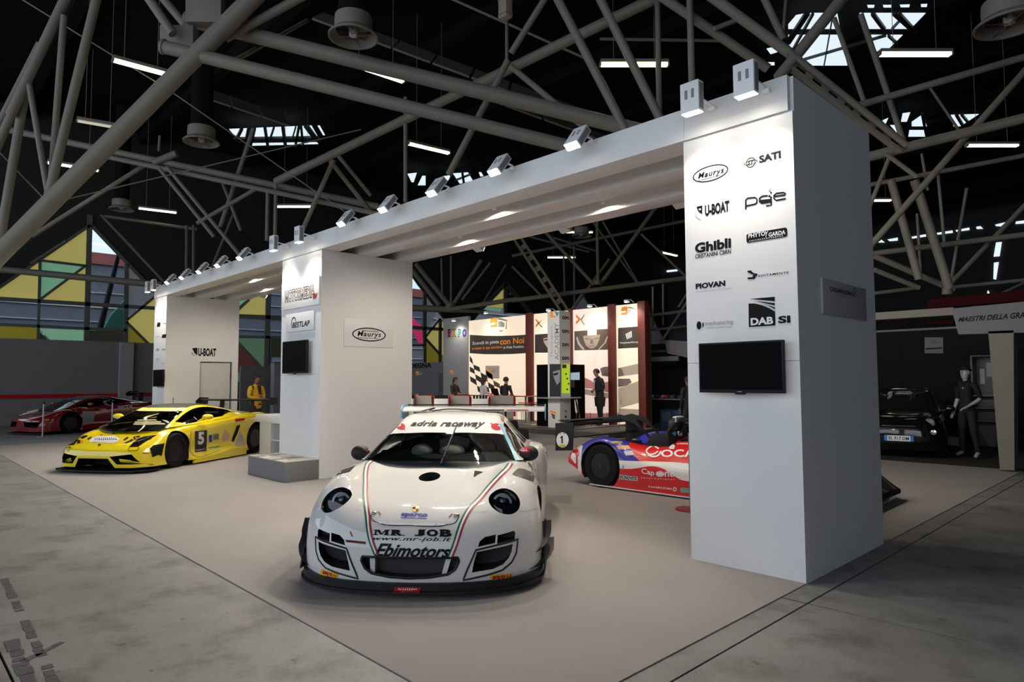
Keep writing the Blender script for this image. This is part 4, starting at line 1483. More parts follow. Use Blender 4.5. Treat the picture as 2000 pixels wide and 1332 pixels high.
def wheel(parent, x, y, r, w, side, rim=None, spokes=5, rimr=0.62, name='wheel'):
    """side +1 = left of the car; outer face points that way"""
    s = side
    rr = r * rimr
    yo = y + s * w / 2
    yi = y - s * w / 2
    c = (x, 0, r)
    t = MB().lathe([(rr, yi), (r * 0.93, yi), (r * 0.99, yi + s * 0.03), (r, y), (r * 0.99, yo - s * 0.03), (r * 0.93, yo), (rr * 1.04, yo - s * 0.005), (rr, yo - s * 0.02)], c, 'y', n=40, close=True).build('tyre' if name == 'wheel' else name, M_TYRE, parent, smooth=True, ang=50)
    mb = MB()
    rm = rim or M_RIM
    mb.lathe([(rr, yo - s * 0.015), (rr * 0.95, yo - s * 0.012), (rr * 0.92, yo - s * 0.05), (rr * 0.9, yi)], c, 'y', n=36)
    mb.build('rim', rm, t, smooth=True)
    mb = MB()
    for k in range(spokes):
        for dk in (-0.10, 0.10):
            a0, a1 = 2 * PI * k / spokes + dk * 0.5, 2 * PI * k / spokes + dk * 1.9
            p0 = (x + 0.05 * math.cos(a0), yo - s * 0.035, r + 0.05 * math.sin(a0))
            p1 = (x + rr * 0.94 * math.cos(a1), yo - s * 0.03, r + rr * 0.94 * math.sin(a1))
            mb.tube(p0, p1, 0.016, 0.012, n=6)
    mb.build('spokes', rm, t, smooth=True)
    MB().lathe([(0.001, yo - s * 0.005), (0.025, yo - s * 0.006), (0.035, yo - s * 0.03), (0.07, yo - s * 0.04), (0.07, yo - s * 0.08), (0.001, yo - s * 0.08)], c, 'y', n=18).build('wheel_nut', M_RIMG, t, smooth=True)
    MB().lathe([(0.001, yo - s * 0.11), (rr * 0.75, yo - s * 0.11), (rr * 0.75, yo - s * 0.13), (0.001, yo - s * 0.13)], c, 'y', n=28).build('brake_disc', M_RIMG, t, smooth=True)
    return t


def cyl_cutter(x, y0, y1, z, r, n=48):
    mb = MB()
    mb.lathe([(r, y0), (r, y1)], (x, 0, z), 'y', n=n)
    return mb.build('cutter', M_WELL)


def prism_cutter(yz, x0, x1, m=None):
    """outline in (y,z) pushed along x"""
    return MB().prism([(x0, y, z) for y, z in yz], (x1 - x0, 0, 0)).build('cutter', m or M_WELL)


def mirror_y(pts):
    return [(-y, z) for y, z in pts][::-1]


def patch(G, nu, nv, r0, r1, c0, c1, half_cols, keep=None, off=0.0):
    """sub-surface of a net grid by (row, column) range; columns counted from the centre line, both sides"""
    pass


def grid_faces(G, nu, nv, ncol, pick):
    """split a net grid into named regions. pick(r, c, side) -> key"""
    R, C = G.shape[:2]
    mid = (C - 1) // 2
    reg = {}
    for i in range(R - 1):
        for j in range(C - 1):
            r = (i + 0.5) / nu
            c = (j + 0.5 - mid) / nv
            k = pick(r, abs(c), 1 if c > 0 else -1)
            if k is None:
                continue
            reg.setdefault(k, []).append((i, j))
    return reg


def build_region(G, cells, name, m, parent, off=0.0):
    C = G.shape[1]
    ids = {}
    V, F = [], []
    for i, j in cells:
        q = []
        for a, b in ((i, j), (i, j + 1), (i + 1, j + 1), (i + 1, j)):
            if (a, b) not in ids:
                ids[(a, b)] = len(V)
                V.append(tuple(G[a, b]))
            q.append(ids[(a, b)])
        F.append(tuple(q))
    mb = MB()
    mb.add(V, F)
    return mb.build(name, m, parent, smooth=True, ang=50)


def car_px(root, u, v, ax, val):
    """line of sight at a picture point met with a plane of the car's own frame"""
    inv = chain(root).inverted()
    o = inv @ Vector(CAM_POS)
    d = inv.to_3x3() @ Vector(ray(u, v))
    return o + d * ((val - o[ax]) / d[ax])

# ================================================================ white 911 race car
M_CARW = mat('white_car_paint', (0.66, 0.655, 0.645), 0.6, coat=1.0, var=0.01, spec=0.15)
M_ITG = mat('stripe_green', (0.008, 0.11, 0.05), 0.4, spec=0.2)
M_ITR = mat('stripe_red', (0.34, 0.01, 0.022), 0.4, spec=0.2)
M_BLUEL = mat('pale_blue_print', (0.17, 0.46, 0.62), 0.35)
M_YELP = mat('yellow_sticker', (0.80, 0.45, 0.01), 0.4)
M_BLUEP = mat('blue_print', (0.03, 0.03, 0.35), 0.4)

po = thing('race_car', 'white coupe race car with green and red stripes in front under the portal', 'car', (-4.79, 3.64, 0.007), math.radians(-47.6))
ns = [
    [(.95, 0, .115), (.93, .3, .115), (.89, .5, .115), (.79, .72, .115), (.62, .88, .115), (.51, .945, .115), (.44, .97, .115), (.34, .98, .115)],
    [(.965, 0, .30), (.948, .3, .30), (.905, .5, .30), (.805, .72, .31), (.625, .885, .32), (.50, .955, .30), (.41, .98, .24), (.30, .985, .115)],
    [(.945, 0, .43), (.928, .3, .43), (.885, .5, .44), (.775, .72, .46), (.585, .885, .49), (.44, .96, .45), (.36, .985, .30), (.24, .99, .115)],
    [(.885, 0, .525), (.87, .3, .525), (.825, .5, .545), (.69, .71, .60), (.48, .89, .595), (.34, .97, .50), (.28, .99, .31), (.18, .99, .115)],
    [(.76, 0, .605), (.75, .3, .603), (.70, .5, .63), (.56, .70, .695), (.36, .88, .685), (.24, .97, .53), (.2, .99, .32), (.12, .99, .115)],
    [(.50, 0, .675), (.49, .3, .672), (.45, .5, .695), (.36, .69, .785), (.20, .875, .745), (.12, .975, .55), (.1, .99, .33), (.05, .99, .115)],
    [(.20, 0, .735), (.20, .3, .73), (.18, .5, .745), (.13, .70, .83), (.02, .88, .775), (-.02, .98, .56), (-.03, .99, .33), (-.04, .99, .115)],
    [(-.10, 0, .79), (-.10, .3, .785), (-.11, .5, .79), (-.14, .70, .852), (-.18, .875, .78), (-.2, .97, .57), (-.2, .98, .33), (-.2, .98, .115)],
    [(-.35, 0, .845), (-.35, .3, .842), (-.36, .52, .84), (-.38, .72, .855), (-.42, .86, .78), (-.45, .93, .57), (-.45, .945, .33), (-.45, .965, .115)],
    [(-.8, 0, .845), (-.8, .3, .845), (-.8, .55, .85), (-.8, .74, .862), (-.8, .86, .78), (-.8, .91, .58), (-.8, .92, .33), (-.8, .965, .115)],
    [(-1.4, 0, .845), (-1.4, .3, .845), (-1.4, .55, .855), (-1.4, .75, .868), (-1.4, .86, .78), (-1.4, .905, .58), (-1.4, .92, .33), (-1.4, .965, .115)],
    [(-1.8, 0, .85), (-1.8, .3, .85), (-1.8, .55, .86), (-1.8, .76, .875), (-1.8, .92, .80), (-1.8, .965, .58), (-1.8, .975, .33), (-1.8, .975, .115)],
    [(-2.2, 0, .88), (-2.2, .3, .88), (-2.2, .55, .88), (-2.2, .77, .88), (-2.2, .955, .81), (-2.2, 1.0, .60), (-2.2, 1.0, .35), (-2.2, .995, .115)],
    [(-2.6, 0, .92), (-2.6, .3, .91), (-2.6, .52, .885), (-2.6, .75, .865), (-2.6, .945, .79), (-2.6, .995, .58), (-2.6, .995, .35), (-2.6, .99, .13)],
    [(-3.0, 0, .86), (-3.0, .3, .85), (-3.0, .5, .84), (-2.98, .70, .81), (-2.95, .86, .73), (-2.92, .94, .55), (-2.92, .95, .35), (-2.92, .93, .16)],
    [(-3.27, 0, .76), (-3.26, .3, .75), (-3.24, .5, .74), (-3.18, .68, .70), (-3.1, .82, .62), (-3.05, .9, .5), (-3.05, .9, .35), (-3.05, .88, .18)],
    [(-3.37, 0, .55), (-3.36, .3, .55), (-3.34, .48, .54), (-3.29, .66, .51), (-3.22, .78, .46), (-3.16, .85, .42), (-3.16, .85, .32), (-3.16, .83, .2)],
    [(-3.33, 0, .22), (-3.32, .3, .22), (-3.3, .48, .22), (-3.25, .64, .22), (-3.2, .75, .22), (-3.15, .81, .22), (-3.14, .81, .215), (-3.14, .80, .21)]]


def po_face(p):
    return 2 if (-2.5 < p[0] < -0.42 and abs(p[1]) < 0.73 and p[2] > 0.80) else 0


G = net_grid(ns, 5, 5)
body = body_mesh(G, [M_CARW]).build('body', [M_CARW, M_WELL, M_DARKIN], po)
for p in body.data.polygons:
    c = p.center
    if po_face(c) == 2:
        p.material_index = 2


def p2yz(pts, x):
    return [(q.y, q.z) for q in (car_px(po, u, v, 0, x) for u, v in pts)]


def k4(*pts):
    return [(820 + x / 4.757, 900 + y / 4.757) for x, y in pts]


big_out = p2yz(k4((532, 803), (720, 775), (905, 755), (890, 880), (850, 955), (765, 1015), (640, 1042), (416, 1074), (450, 990), (490, 900)), .82)
big_in = p2yz(k4((545, 815), (700, 797), (862, 782), (850, 850), (825, 905), (775, 955), (690, 985), (500, 1000), (515, 920)), .80)
sl1 = p2yz(k4((552, 770), (568, 722), (615, 688), (710, 676), (704, 750)), .80)
sl2 = p2yz(k4((730, 674), (870, 656), (885, 675), (880, 733), (726, 748)), .76)
grl = [(-.362, .302), (.362, .302), (.368, .27), (.34, .215), (.29, .18), (.15, .157), (0, .150), (-.15, .157), (-.29, .18), (-.34, .215), (-.368, .27)]
hd = [(.665, .64)]
HC, HN = Vector((.525, .672, .618)), Vector((.85, .16, .48)).normalized()


def disc_cutter(c, n, r, d0, d1):
    return MB().tube(c - n * d0, c + n * d1, r, n=40).build('cutter', M_WELL)


cut = [prism_cutter(grl, .80, 1.2), prism_cutter(big_in, .60, 1.2), prism_cutter(mirror_y(big_in), .60, 1.2)]
for s in (sl1, sl2):
    cut += [prism_cutter(s, .62, 1.2), prism_cutter(mirror_y(s), .62, 1.2)]
for s in (1, -1):
    cut.append(disc_cutter(Vector((HC.x, HC.y * s, HC.z)), Vector((HN.x, HN.y * s, HN.z)), .128, .10, .2))
    cut.append(cyl_cutter(0, .60 * s, 1.3 * s, .335, .355))
    cut.append(cyl_cutter(-2.355, .62 * s, 1.3 * s, .345, .365))
# radiator exit in the bonnet
cut.append(MB().prism([(.03 + .125 * math.sin(t) * 1.0, -.025 + .095 * math.cos(t), .70) for t in np.linspace(0, 2 * PI, 20, endpoint=False)], (0, 0, .3)).build('cutter', M_WELL))
bool_cut(body, cut)
edge_smooth(body, 35)

# wheels
for nm, x, y in (('f', 0, .80), ('r', -2.355, .82)):
    for s in (1, -1):
        wheel(po, x, y * s, .335 if x == 0 else .345, .28 if x == 0 else .30, s)

# cabin
gn = [
    [(-.20, 0, .825), (-.235, .4, .835), (-.40, .735, .862), (-.42, .76, .862), (-.45, .785, .86)],
    [(-.55, 0, 1.045), (-.58, .36, 1.04), (-.67, .635, 1.015), (-.72, .70, .94), (-.75, .79, .862)],
    [(-.90, 0, 1.205), (-.91, .32, 1.20), (-.965, .535, 1.165), (-1.05, .66, 1.02), (-1.1, .80, .868)],
    [(-1.15, 0, 1.255), (-1.15, .32, 1.25), (-1.18, .53, 1.21), (-1.3, .66, 1.045), (-1.35, .80, .872)],
    [(-1.55, 0, 1.265), (-1.55, .32, 1.258), (-1.6, .53, 1.21), (-1.65, .66, 1.05), (-1.7, .80, .88)],
    [(-2.0, 0, 1.20), (-2.0, .3, 1.19), (-2.0, .51, 1.14), (-2.05, .65, 1.01), (-2.1, .79, .88)],
    [(-2.45, 0, 1.06), (-2.45, .3, 1.05), (-2.4, .50, 1.0), (-2.4, .62, .93), (-2.4, .74, .87)],
    [(-2.8, 0, .90), (-2.8, .3, .895), (-2.7, .5, .88), (-2.7, .6, .86), (-2.7, .7, .84)]]
NU, NV = 10, 10
CG = net_grid(gn, NU, NV)


def pick(r, c, s):
    if c < 1.86 and r < 1.98:
        lim = 1.40 + 0.10 * (c / 1.86) ** 2 - 0.02
        return 'windscreen' if r < 1.30 - 0.0 * c else 'windscreen_banner'
    if c < 2.12 and r < 2.0:
        return 'a_pillar_r' if s < 0 else 'a_pillar_l'
    if 2.2 < c < 3.8 and 0.5 < r < 2.75:
        return 'side_window'
    if 2.25 < c < 3.75 and 3.0 <= r < 5.0:
        return 'quarter_window'
    if c < 1.7 and 4.8 < r < 6.6:
        return 'rear_window'
    return 'roof'


reg = grid_faces(CG, NU, NV, 5, pick)
mm = {'windscreen': M_GLASSC, 'windscreen_banner': M_CARW, 'a_pillar_r': M_CARBON, 'a_pillar_l': M_BLUEL, 'side_window': M_GLASSD, 'quarter_window': M_GLASSD, 'rear_window': M_GLASSD, 'roof': M_CARW}
cabin = {}
for k, cells in reg.items():
    if k in ('side_window', 'quarter_window', 'a_pillar_r', 'a_pillar_l'):
        mid = (CG.shape[1] - 1) // 2
        for s in (1, -1):
            cc = [c for c in cells if (c[1] >= mid) == (s > 0)]
            if cc:
                cabin[k + str(s)] = build_region(CG, cc, 'a_pillar' if k.startswith('a_pillar') else k, mm[k], po)
    else:
        cabin[k] = build_region(CG, cells, k, mm[k], po)
cabin['windscreen_banner']['label'] = 'white windscreen banner'
# interior: dash, seats, cage, wheel
MB().prism([(-.42, -.66, .84), (-.42, .66, .84), (-.62, .66, .87), (-.80, .66, .90), (-.80, -.66, .90), (-.62, -.66, .87)], (0, 0, .015)).build('dashboard', M_DARKIN, po)
for s in (1, -1):
    st = MB().grid([[(-1.28 - .06 * (1 - (2 * j / 6 - 1) ** 2) - .10 * i / 6, s * .36 + (j - 3) / 3 * (.21 - .05 * i / 6), .86 + .33 * i / 6) for j in range(7)] for i in range(7)])
    st.build('seat', M_SEAT, po, smooth=True)
    MB().ellipsoid((-1.33, s * .36, 1.10), (.10, .12, .06)).build('headrest', M_SEAT, po, smooth=True)
cg = MB()
for s in (1, -1):
    cg.pipe([(-.48, s * .70, .87), (-.72, s * .60, 1.03), (-.98, s * .50, 1.15), (-1.35, s * .49, 1.19), (-1.45, s * .62, .87)], .020)
cg.pipe([(-1.40, -.62, .87), (-1.40, -.50, 1.17), (-1.40, .50, 1.17), (-1.40, .62, .87)], .020)
cg.tube((-1.40, -.50, 1.15), (-1.42, .60, .88), .018).tube((-1.40, .50, 1.15), (-1.42, -.60, .88), .018).tube((-.97, -.50, 1.14), (-.97, .50, 1.14), .018)
cg.build('roll_cage', mat('cage_grey', (0.5, 0.53, 0.53), 0.5), po, smooth=True)
MB().pipe([(-.84 + .03 * math.sin(t), .36 + .14 * math.cos(t), .93 + .12 * math.sin(t)) for t in np.linspace(0, 2 * PI, 18, endpoint=False)], .014, closed=True).build('steering_wheel', M_DARKIN, po, smooth=True)
for y, r in ((-.24, .11), (.06, .13)):
    MB().ellipsoid((-.72, y, .915), (.12, r, .07)).build('covered_gear', mat('grey_cover_cloth', (0.55, 0.55, 0.50), 0.8), po, smooth=True)
MB().pipe([(-.23, .03, .845), (-.45, .07, 1.0), (-.80, .10, 1.175)], .008, n=6).build('wiper_arm', M_CARBON, po, smooth=True)
MB().tube((-.30, .0, .90), (-.31, .40, .93), .005, n=6).build('wiper_blade', M_CARBON, po)

# headlights
for s in (1, -1):
    c, n = Vector((HC.x, HC.y * s, HC.z)), Vector((HN.x, HN.y * s, HN.z))
    fwd = Vector((1, 0.05 * s, 0)).normalized()
    q = n.to_track_quat('Z', 'Y').to_matrix()

    def place(mb, m3=q, c0=c):
        mb.v = [tuple(m3 @ Vector(p) + c0) for p in mb.v]
        return mb
    h = place(MB().lathe([(.129, .012), (.120, .016), (.112, -.015), (.085, -.07), (.001, -.085)], n=40)).build('headlight', M_BEZEL, po, smooth=True)
    q2 = fwd.to_track_quat('Z', 'Y').to_matrix()
    place(MB().lathe([(.074, .0), (.078, .016), (.060, .016), (.056, -.015), (.035, -.03), (.001, -.035)], n=32), q2, c + Vector((-.015, -.012 * s, .012))).build('projector_ring', mat('lamp_silver', (0.75, 0.77, 0.80), 0.35, metal=0.15), h, smooth=True)
    place(MB().ellipsoid((0, 0, -.01), (.040, .040, .022)), q2, c + Vector((-.005, -.012 * s, .012))).build('projector_lens', mat('projector_glass', (0.12, 0.13, 0.15), 0.05, coat=1.0), h, smooth=True)
    place(MB().ellipsoid((0, 0, 0), (.016, .016, .012)), q2, c + Vector((.045, -.01 * s, -.07))).build('position_lamp', M_CHROME, h, smooth=True)
    place(MB().lathe([(.124, .014), (.105, .032), (.07, .045), (.03, .051), (.001, .052)], n=40)).build('cover_glass', M_LENSC, h, smooth=True)

# grille and intakes
MB().prism([(.83, y * .99, z) for y, z in grl], (.012, 0, 0)).build('centre_grille', M_MESH, po)


def surround(yz, x, w, m, name):
    """lip following a closed outline, laid on the bodywork"""
    bv = BV
    pts = []
    n = len(yz)
    for i in range(n):
        a, b = np.array(yz[i]), np.array(yz[(i + 1) % n])
        for t in np.linspace(0, 1, 5)[:-1]:
            p = a + (b - a) * t
            h = bv.ray_cast(Vector((1.5, p[0], p[1])), Vector((-1, 0, 0)))
            xx = h[0].x if h[0] is not None and h[0].x > x else x
            pts.append((xx, p[0], p[1]))
    return MB().pipe(pts, w, n=6, closed=True).build(name, m, po, smooth=True)


tmpb = body_mesh(G, [M_CARW])
BV = BVHTree.FromPolygons([Vector(v) for v in tmpb.v], tmpb.f)
surround(grl, .5, .010, M_CARBON, 'grille_surround')
for sgn in (1, -1):
    o_ = big_out if sgn > 0 else mirror_y(big_out)
    i_ = big_in if sgn > 0 else mirror_y(big_in)
    surround(o_, .4, .0075, M_CARBON, 'intake_surround')
    MB().prism([(.66, y, z) for y, z in i_], (.012, 0, 0)).build('radiator_mesh', M_MESH, po)
    for a in (sl1, sl2):
        MB().prism([(.64, y, z) for y, z in (a if sgn > 0 else mirror_y(a))], (.012, 0, 0)).build('duct_mesh', M_MESH, po)
for y in (-.27, .27):
    MB().prism([(.845, y - .035, .165), (.845, y + .0, .165), (.845, y + .02 * (1 if y > 0 else -1) + .02, .295), (.845, y - .02 + .02 * (1 if y > 0 else -1), .295)], (.07, 0, 0)).build('grille_strut', M_CARW, po)

# splitter with upturned ends
spx = [(1.0, 0), (.985, .3), (.945, .5), (.855, .72), (.70, .90), (.52, .985), (.36, 1.0)]
full = [(x, -y) for x, y in spx[::-1]] + spx[1:]
full = [tuple(p) for p in interp0(np.array([[(x, y, 0)] for x, y in full]), 4)[:, 0, :2]]
sm = MB()
outl = full + [(.30, .92), (.30, -.92)]
sm.prism([(x, y, .045) for x, y in outl], (0, 0, .018))
sm.prism([(x * .985 - .008, y * .985, .063) for x, y in outl], (0, 0, .055))
spl = sm.build('front_splitter', M_CARBON, po, smooth=True, ang=30)
for s in (1, -1):
    # dive planes on the bumper corners
    for z0, z1, w, x0 in ((.245, .44, .085, .60), (.13, .30, .105, .66)):
        top, bot = [], []
        for t in np.linspace(0, 1, 9):
            x = x0 - t * (x0 - .30)
            h = BV.ray_cast(Vector((x, 2.0 * s, z0 + (z1 - z0) * t * t)), Vector((0, -s, 0)))
            yy = abs(h[0].y) if h[0] is not None else .97
            yy = min(yy, .985) - .015
            z = z0 + (z1 - z0) * t * t
            top.append((x, s * yy, z))
            bot.append((x - .02, s * (yy + w * min(1, .25 + t)), z + .012))
        MB().grid([top, bot]).grid([[(a[0], a[1], a[2] - .008) for a in top], [(a[0], a[1], a[2] - .008) for a in bot]]).build('dive_plane', M_CARBON, po, smooth=True)
    MB().prism([(.52, s * .99, .09), (.30, s * 1.0, .09), (.28, s * 1.0, .46), (.33, s * .995, .46), (.44, s * .99, .25)], (0, s * .012, 0)).build('dive_plate_end', M_CARBON, po)
    # mirrors
    mz = .93
    mi = MB().ellipsoid((-.60, s * .835, .905), (.075, .095, .075)).build('mirror_housing', M_CARBON, po, smooth=True)
    MB().tube((-.60, s * .70, .87), (-.60, s * .80, .885), .03, n=8).build('mirror_stalk', M_CARBON, mi, smooth=True)
    # side skirt
    MB().box(-2.0, -.36, s * .93 - .03, s * .93 + .03, .05, .115).build('side_skirt', M_CARBON, po)
# rear wing
WX = -3.13
wg = MB()
prof = [(-.17, .0), (-.12, .012), (0, .03), (.12, .035), (.19, .018), (.20, .0), (.12, -.012), (0, -.02), (-.1, -.018)]
R_ = Matrix.Rotation(math.radians(9), 3, 'Y')
pts = [R_ @ Vector((a, 0, b)) for a, b in prof]
wg.prism([(WX + p.x, -.955, 1.235 + p.z) for p in pts], (0, 1.91, 0))
wing = wg.build('rear_wing', M_CARW, po, smooth=True, ang=30)
MB().box(WX - .21, WX - .16, -.955, .955, 1.272, 1.288).build('gurney_flap', M_CARBON, wing)
for s in (1, -1):
    MB().prism([(WX - .24, s * .958, 1.29), (WX + .14, s * .958, 1.29), (WX + .24, s * .958, 1.23), (WX + .22, s * .958, 1.12), (WX - .2, s * .958, 1.06)], (0, s * .012, 0)).build('wing_end_plate', M_BLUEL, wing)
    MB().prism([(WX - .12, s * .42, 1.22), (WX + .1, s * .42, 1.225), (WX + .28, s * .42, .86), (WX - .02, s * .42, .84)], (0, .012, 0)).build('wing_strut', M_CARBON, wing)

# bonnet details and print
bv2 = bvh_of([body])
bvc = bvh_of([body, cabin['windscreen_banner'], cabin['windscreen'], cabin['roof']])
dc = Decals(po, bv2)
k3 = lambda *pts: [(580 + x / 4.756, 900 + y / 4.757) for x, y in pts]
# tricolour stripes
left_g = k3((672, 2), (640, 30), (622, 90), (618, 200), (618, 330), (632, 460), (640, 520), (648, 620), (668, 730), (722, 875))
for dx, m, w in ((0, M_ITG, 3.0), (3.6, M_WHITEP, 3.2), (7.4, M_ITR, 3.0)):
    dc.line([(x + dx, y) for x, y in left_g], w, m, 'stripe')
right_g = k4((825, 22), (800, 60), (740, 120), (640, 225), (540, 345), (445, 445), (395, 530), (365, 600), (335, 690), (310, 770), (275, 860), (262, 890))
for dx, m, w in ((0, M_ITG, 3.0), (4.0, M_WHITEP, 3.4), (8.0, M_ITR, 3.0)):
    dc.line([(x + dx, y + dx * 0.15) for x, y in right_g], w, m, 'stripe')
Q = dc.quad


def slab_text(s, gap=0.16):
    """fat slab lettering: heavy letters with serif bars added at head and foot of each stem"""
    V, F = [], []
    x = 0
    for ch in s:
        if ch == ' ':
            x += 0.75
            continue
        w = 1.25 if ch == 'M' else (0.95 if ch != 'J' else 0.85)
        if ch == 'M':
            for q in (((0, 0), (.32, 0), (.32, .14), (0, .14)), ((.10, 0), (.20, 0), (.20, 1), (.10, 1)), ((.66, 0), (1, 0), (1, .14), (.66, .14)), ((.72, 0), (.92, 0), (.92, 1), (.72, 1)), ((0, .86), (.26, .86), (.26, 1), (0, 1)), ((.74, .86), (1, .86), (1, 1), (.74, 1)), ((.14, 1), (.36, 1), (.58, .1), (.46, .1)), ((.80, 1), (.70, 1), (.46, .1), (.54, .1))):
                o = len(V)
                V += [(x + a * 1.35, b) for a, b in q]
                F.append((o, o + 1, o + 2, o + 3))
            x += 1.35 + gap
            continue
        v, f = text2d(ch, 0.06)
        o = len(V)
        V += [(x + a * w, b) for a, b in v]
        F += [tuple(i + o for i in q) for q in f]
        bars = {'M': ((-.08, .36), (.90, 1.33)), 'R': ((-.08, .45), (.62, 1.1)), 'J': ((.35, .95),), 'B': ((-.08, .4),), 'O': ()}[ch]
        for a, b in bars:
            for z0, z1 in (((0, .13), (.87, 1)) if ch not in 'JR' or (ch == 'R' and a < 0) else (((.87, 1),) if ch == 'J' else ((0, .13),))):
                o = len(V)
                V += [(x + a, z0), (x + b, z0), (x + b, z1), (x + a, z1)]
                F.append((o, o + 1, o + 2, o + 3))
        x += w + gap
    V = np.array(V)
    lo, hi = V.min(0), V.max(0)
    return (V - lo) / (hi - lo), F


Q(slab_text('MR JOB'), (728, 1045), (882, 1049), (882, 1034), (730, 1035), M_BLACK, 'lettering')
Q(text2d('www.mr-job.it', 0.015, 0.3, spacing=1.1), (727, 1057), (880, 1060), (881, 1049.5), (729, 1048), M_BLACK)
Q(text2d('Ebimotors', 0.03, 0.35), (731, 1087), (878, 1090), (882, 1065), (735, 1061), M_BLACK)
Q(text2d('sparco', 0.04), (783, 1010.5), (834, 1012), (836, 1003.5), (784, 1002), M_BLUEP)
dc.line([(783, 1011.5), (834, 1013)], 1.4, M_BLUEP, 'underline')
# crest
MG = mat('crest_gold', (0.55, 0.36, 0.06), 0.35, metal=0.3)
dc.poly([(805, 990), (812, 988.5), (819, 990), (818.5, 996), (815, 1000), (811.5, 1001), (808, 999.5), (805.2, 996)], MG, 'crest_emblem')
dc2 = Decals(po, bv2, 0.0045)
dc2.poly([(806, 991), (811.5, 990), (811.8, 994.5), (806, 995)], M_BLACK, 'crest_field')
dc2.poly([(812.5, 995), (818, 994.5), (815, 999), (812.5, 1000)], M_REDP, 'crest_field')
# lid gap and slots
dc.line([(722, 1005), (727, 1015), (740, 1022), (800, 1026.5), (870, 1026), (890, 1020), (897, 1008)], 1.6, M_BEZEL, 'bonnet_gap')
dc.line([(735, 1020.5), (800, 1024.5), (868, 1024)], 4.2, M_WHITEP, 'air_slot_lip')
for x in (757, 852):
    dc2.line([(x, 1018), (x - 0.5, 1026)], 4, M_CARW, 'slot_web')
dc.line(k3((60, 415), (150, 432), (215, 428), (268, 428))[1:], 0.9, M_GREYP, 'panel_gap')
dc.line(k4((905, 462), (990, 470), (1060, 450), (1140, 432)), 0.9, M_GREYP, 'panel_gap')
dc.line(k4((480, 470), (560, 478), (625, 470)), 0.7, M_GREYP, 'panel_gap')
dc.line(k3((535, 455), (600, 465)), 0.7, M_GREYP, 'panel_gap')
# vents
dc.poly([(927, 919.5), (944, 922), (934, 926.5), (925, 932.5)], M_WELL, 'bonnet_vent')
M_LOUV = mat('smoked_louvre', (0.10, 0.09, 0.08), 0.35)
lv = dc.poly([(1013, 914.5), (1026, 917), (1038, 922.5), (1044, 931), (1041.5, 941), (1022, 934), (1000, 927), (1006, 920)], M_LOUV, 'fender_louvre')
dc.poly([(695, 909), (684, 921), (665, 926), (644, 934.5), (656, 924), (672, 917)], M_WELL, 'fender_louvre')
# stickers
for bl, br, tr, tl in (((626, 1126), (659, 1133), (660, 1121), (628, 1111)), ((956, 1138), (1001, 1133), (1001, 1119), (957, 1123))):
    Q(rect2d(), bl, br, tr, tl, M_YELP, 'tyre_maker_sticker')
    f = lambda p, q, t: (p[0] + (q[0] - p[0]) * t, p[1] + (q[1] - p[1]) * t)
    a, b = f(bl, br, .12), f(bl, br, .92)
    c, d = f(tr, tl, .08), f(tr, tl, .88)
    dc2.quad(text2d('PIRELLI', 0.05), f(a, d, .15), f(b, c, .15), f(b, c, .8), f(a, d, .85), M_REDP)
dc.line([(672, 1056), (714, 1060.5)], 4.6, M_BEZEL, 'tow_slot')
dc2.line([(674, 1058), (713, 1061.5)], 1.5, M_REDP, 'tow_slot_edge')
dc.line([(684, 1038), (688, 1048)], 2, M_REDP, 'arrow_mark')
for x, y in ((739, 1139), (858, 1142)):
    Q(disc2d(12), (x - 2.4, y + 2.4), (x + 2.4, y + 2.4), (x + 2.4, y - 2.4), (x - 2.4, y - 2.4), M_BEZEL, 'bumper_bolt')
# bonnet pins and tow straps
for u, v in ((731, 1002), (892, 1006)):
    p = dc.cast(u, v)
    if p is not None:
        MB().ellipsoid(p, (.022, .022, .012)).build('bonnet_pin', M_STEEL, po, smooth=True)
        dc2.line([(u + (8 if u < 800 else -8), v - 2), (u + (13 if u < 800 else -15), v + 5)], 2, M_REDP, 'pin_ribbon')
# splitter sticker
dsp = Decals(po, bvh_of([spl]))
dsp.quad(rect2d(), (768, 1158), (818, 1158), (823, 1147), (772, 1146), M_REDP, 'splitter_sticker')
dsp2 = Decals(po, bvh_of([spl]), 0.0045)
dsp2.quad(marks(9, 6), (777, 1152), (815, 1152), (818, 1148), (780, 1147.5), M_WHITEP)
dsp2.quad(marks(5, 7), (785, 1156.5), (806, 1156.5), (808, 1153), (787, 1153), M_WHITEP)
# banner lettering
db = Decals(po, bvh_of([cabin['windscreen_banner']]))
db.quad(text2d('adria raceway', 0.035, 0.3, spacing=1.08), (800, 835.5), (944, 838), (950, 821), (806, 822), M_BLACK, maxpx=5)
for c, w in (((782.5, 832.5), 18), ((969.5, 833.5), 21)):
    x, y = c
    db.quad(ring2d(24, 0.40), (x - w / 2, y + 5.5), (x + w / 2, y + 7.5), (x + w / 2, y - 5.5), (x - w / 2, y - 7), M_REDP, 'ring_logo')
    db.line([(x - w * .55, y - 7), (x + w * .5, y + 7)], 1.6, M_REDP, 'ring_tail')
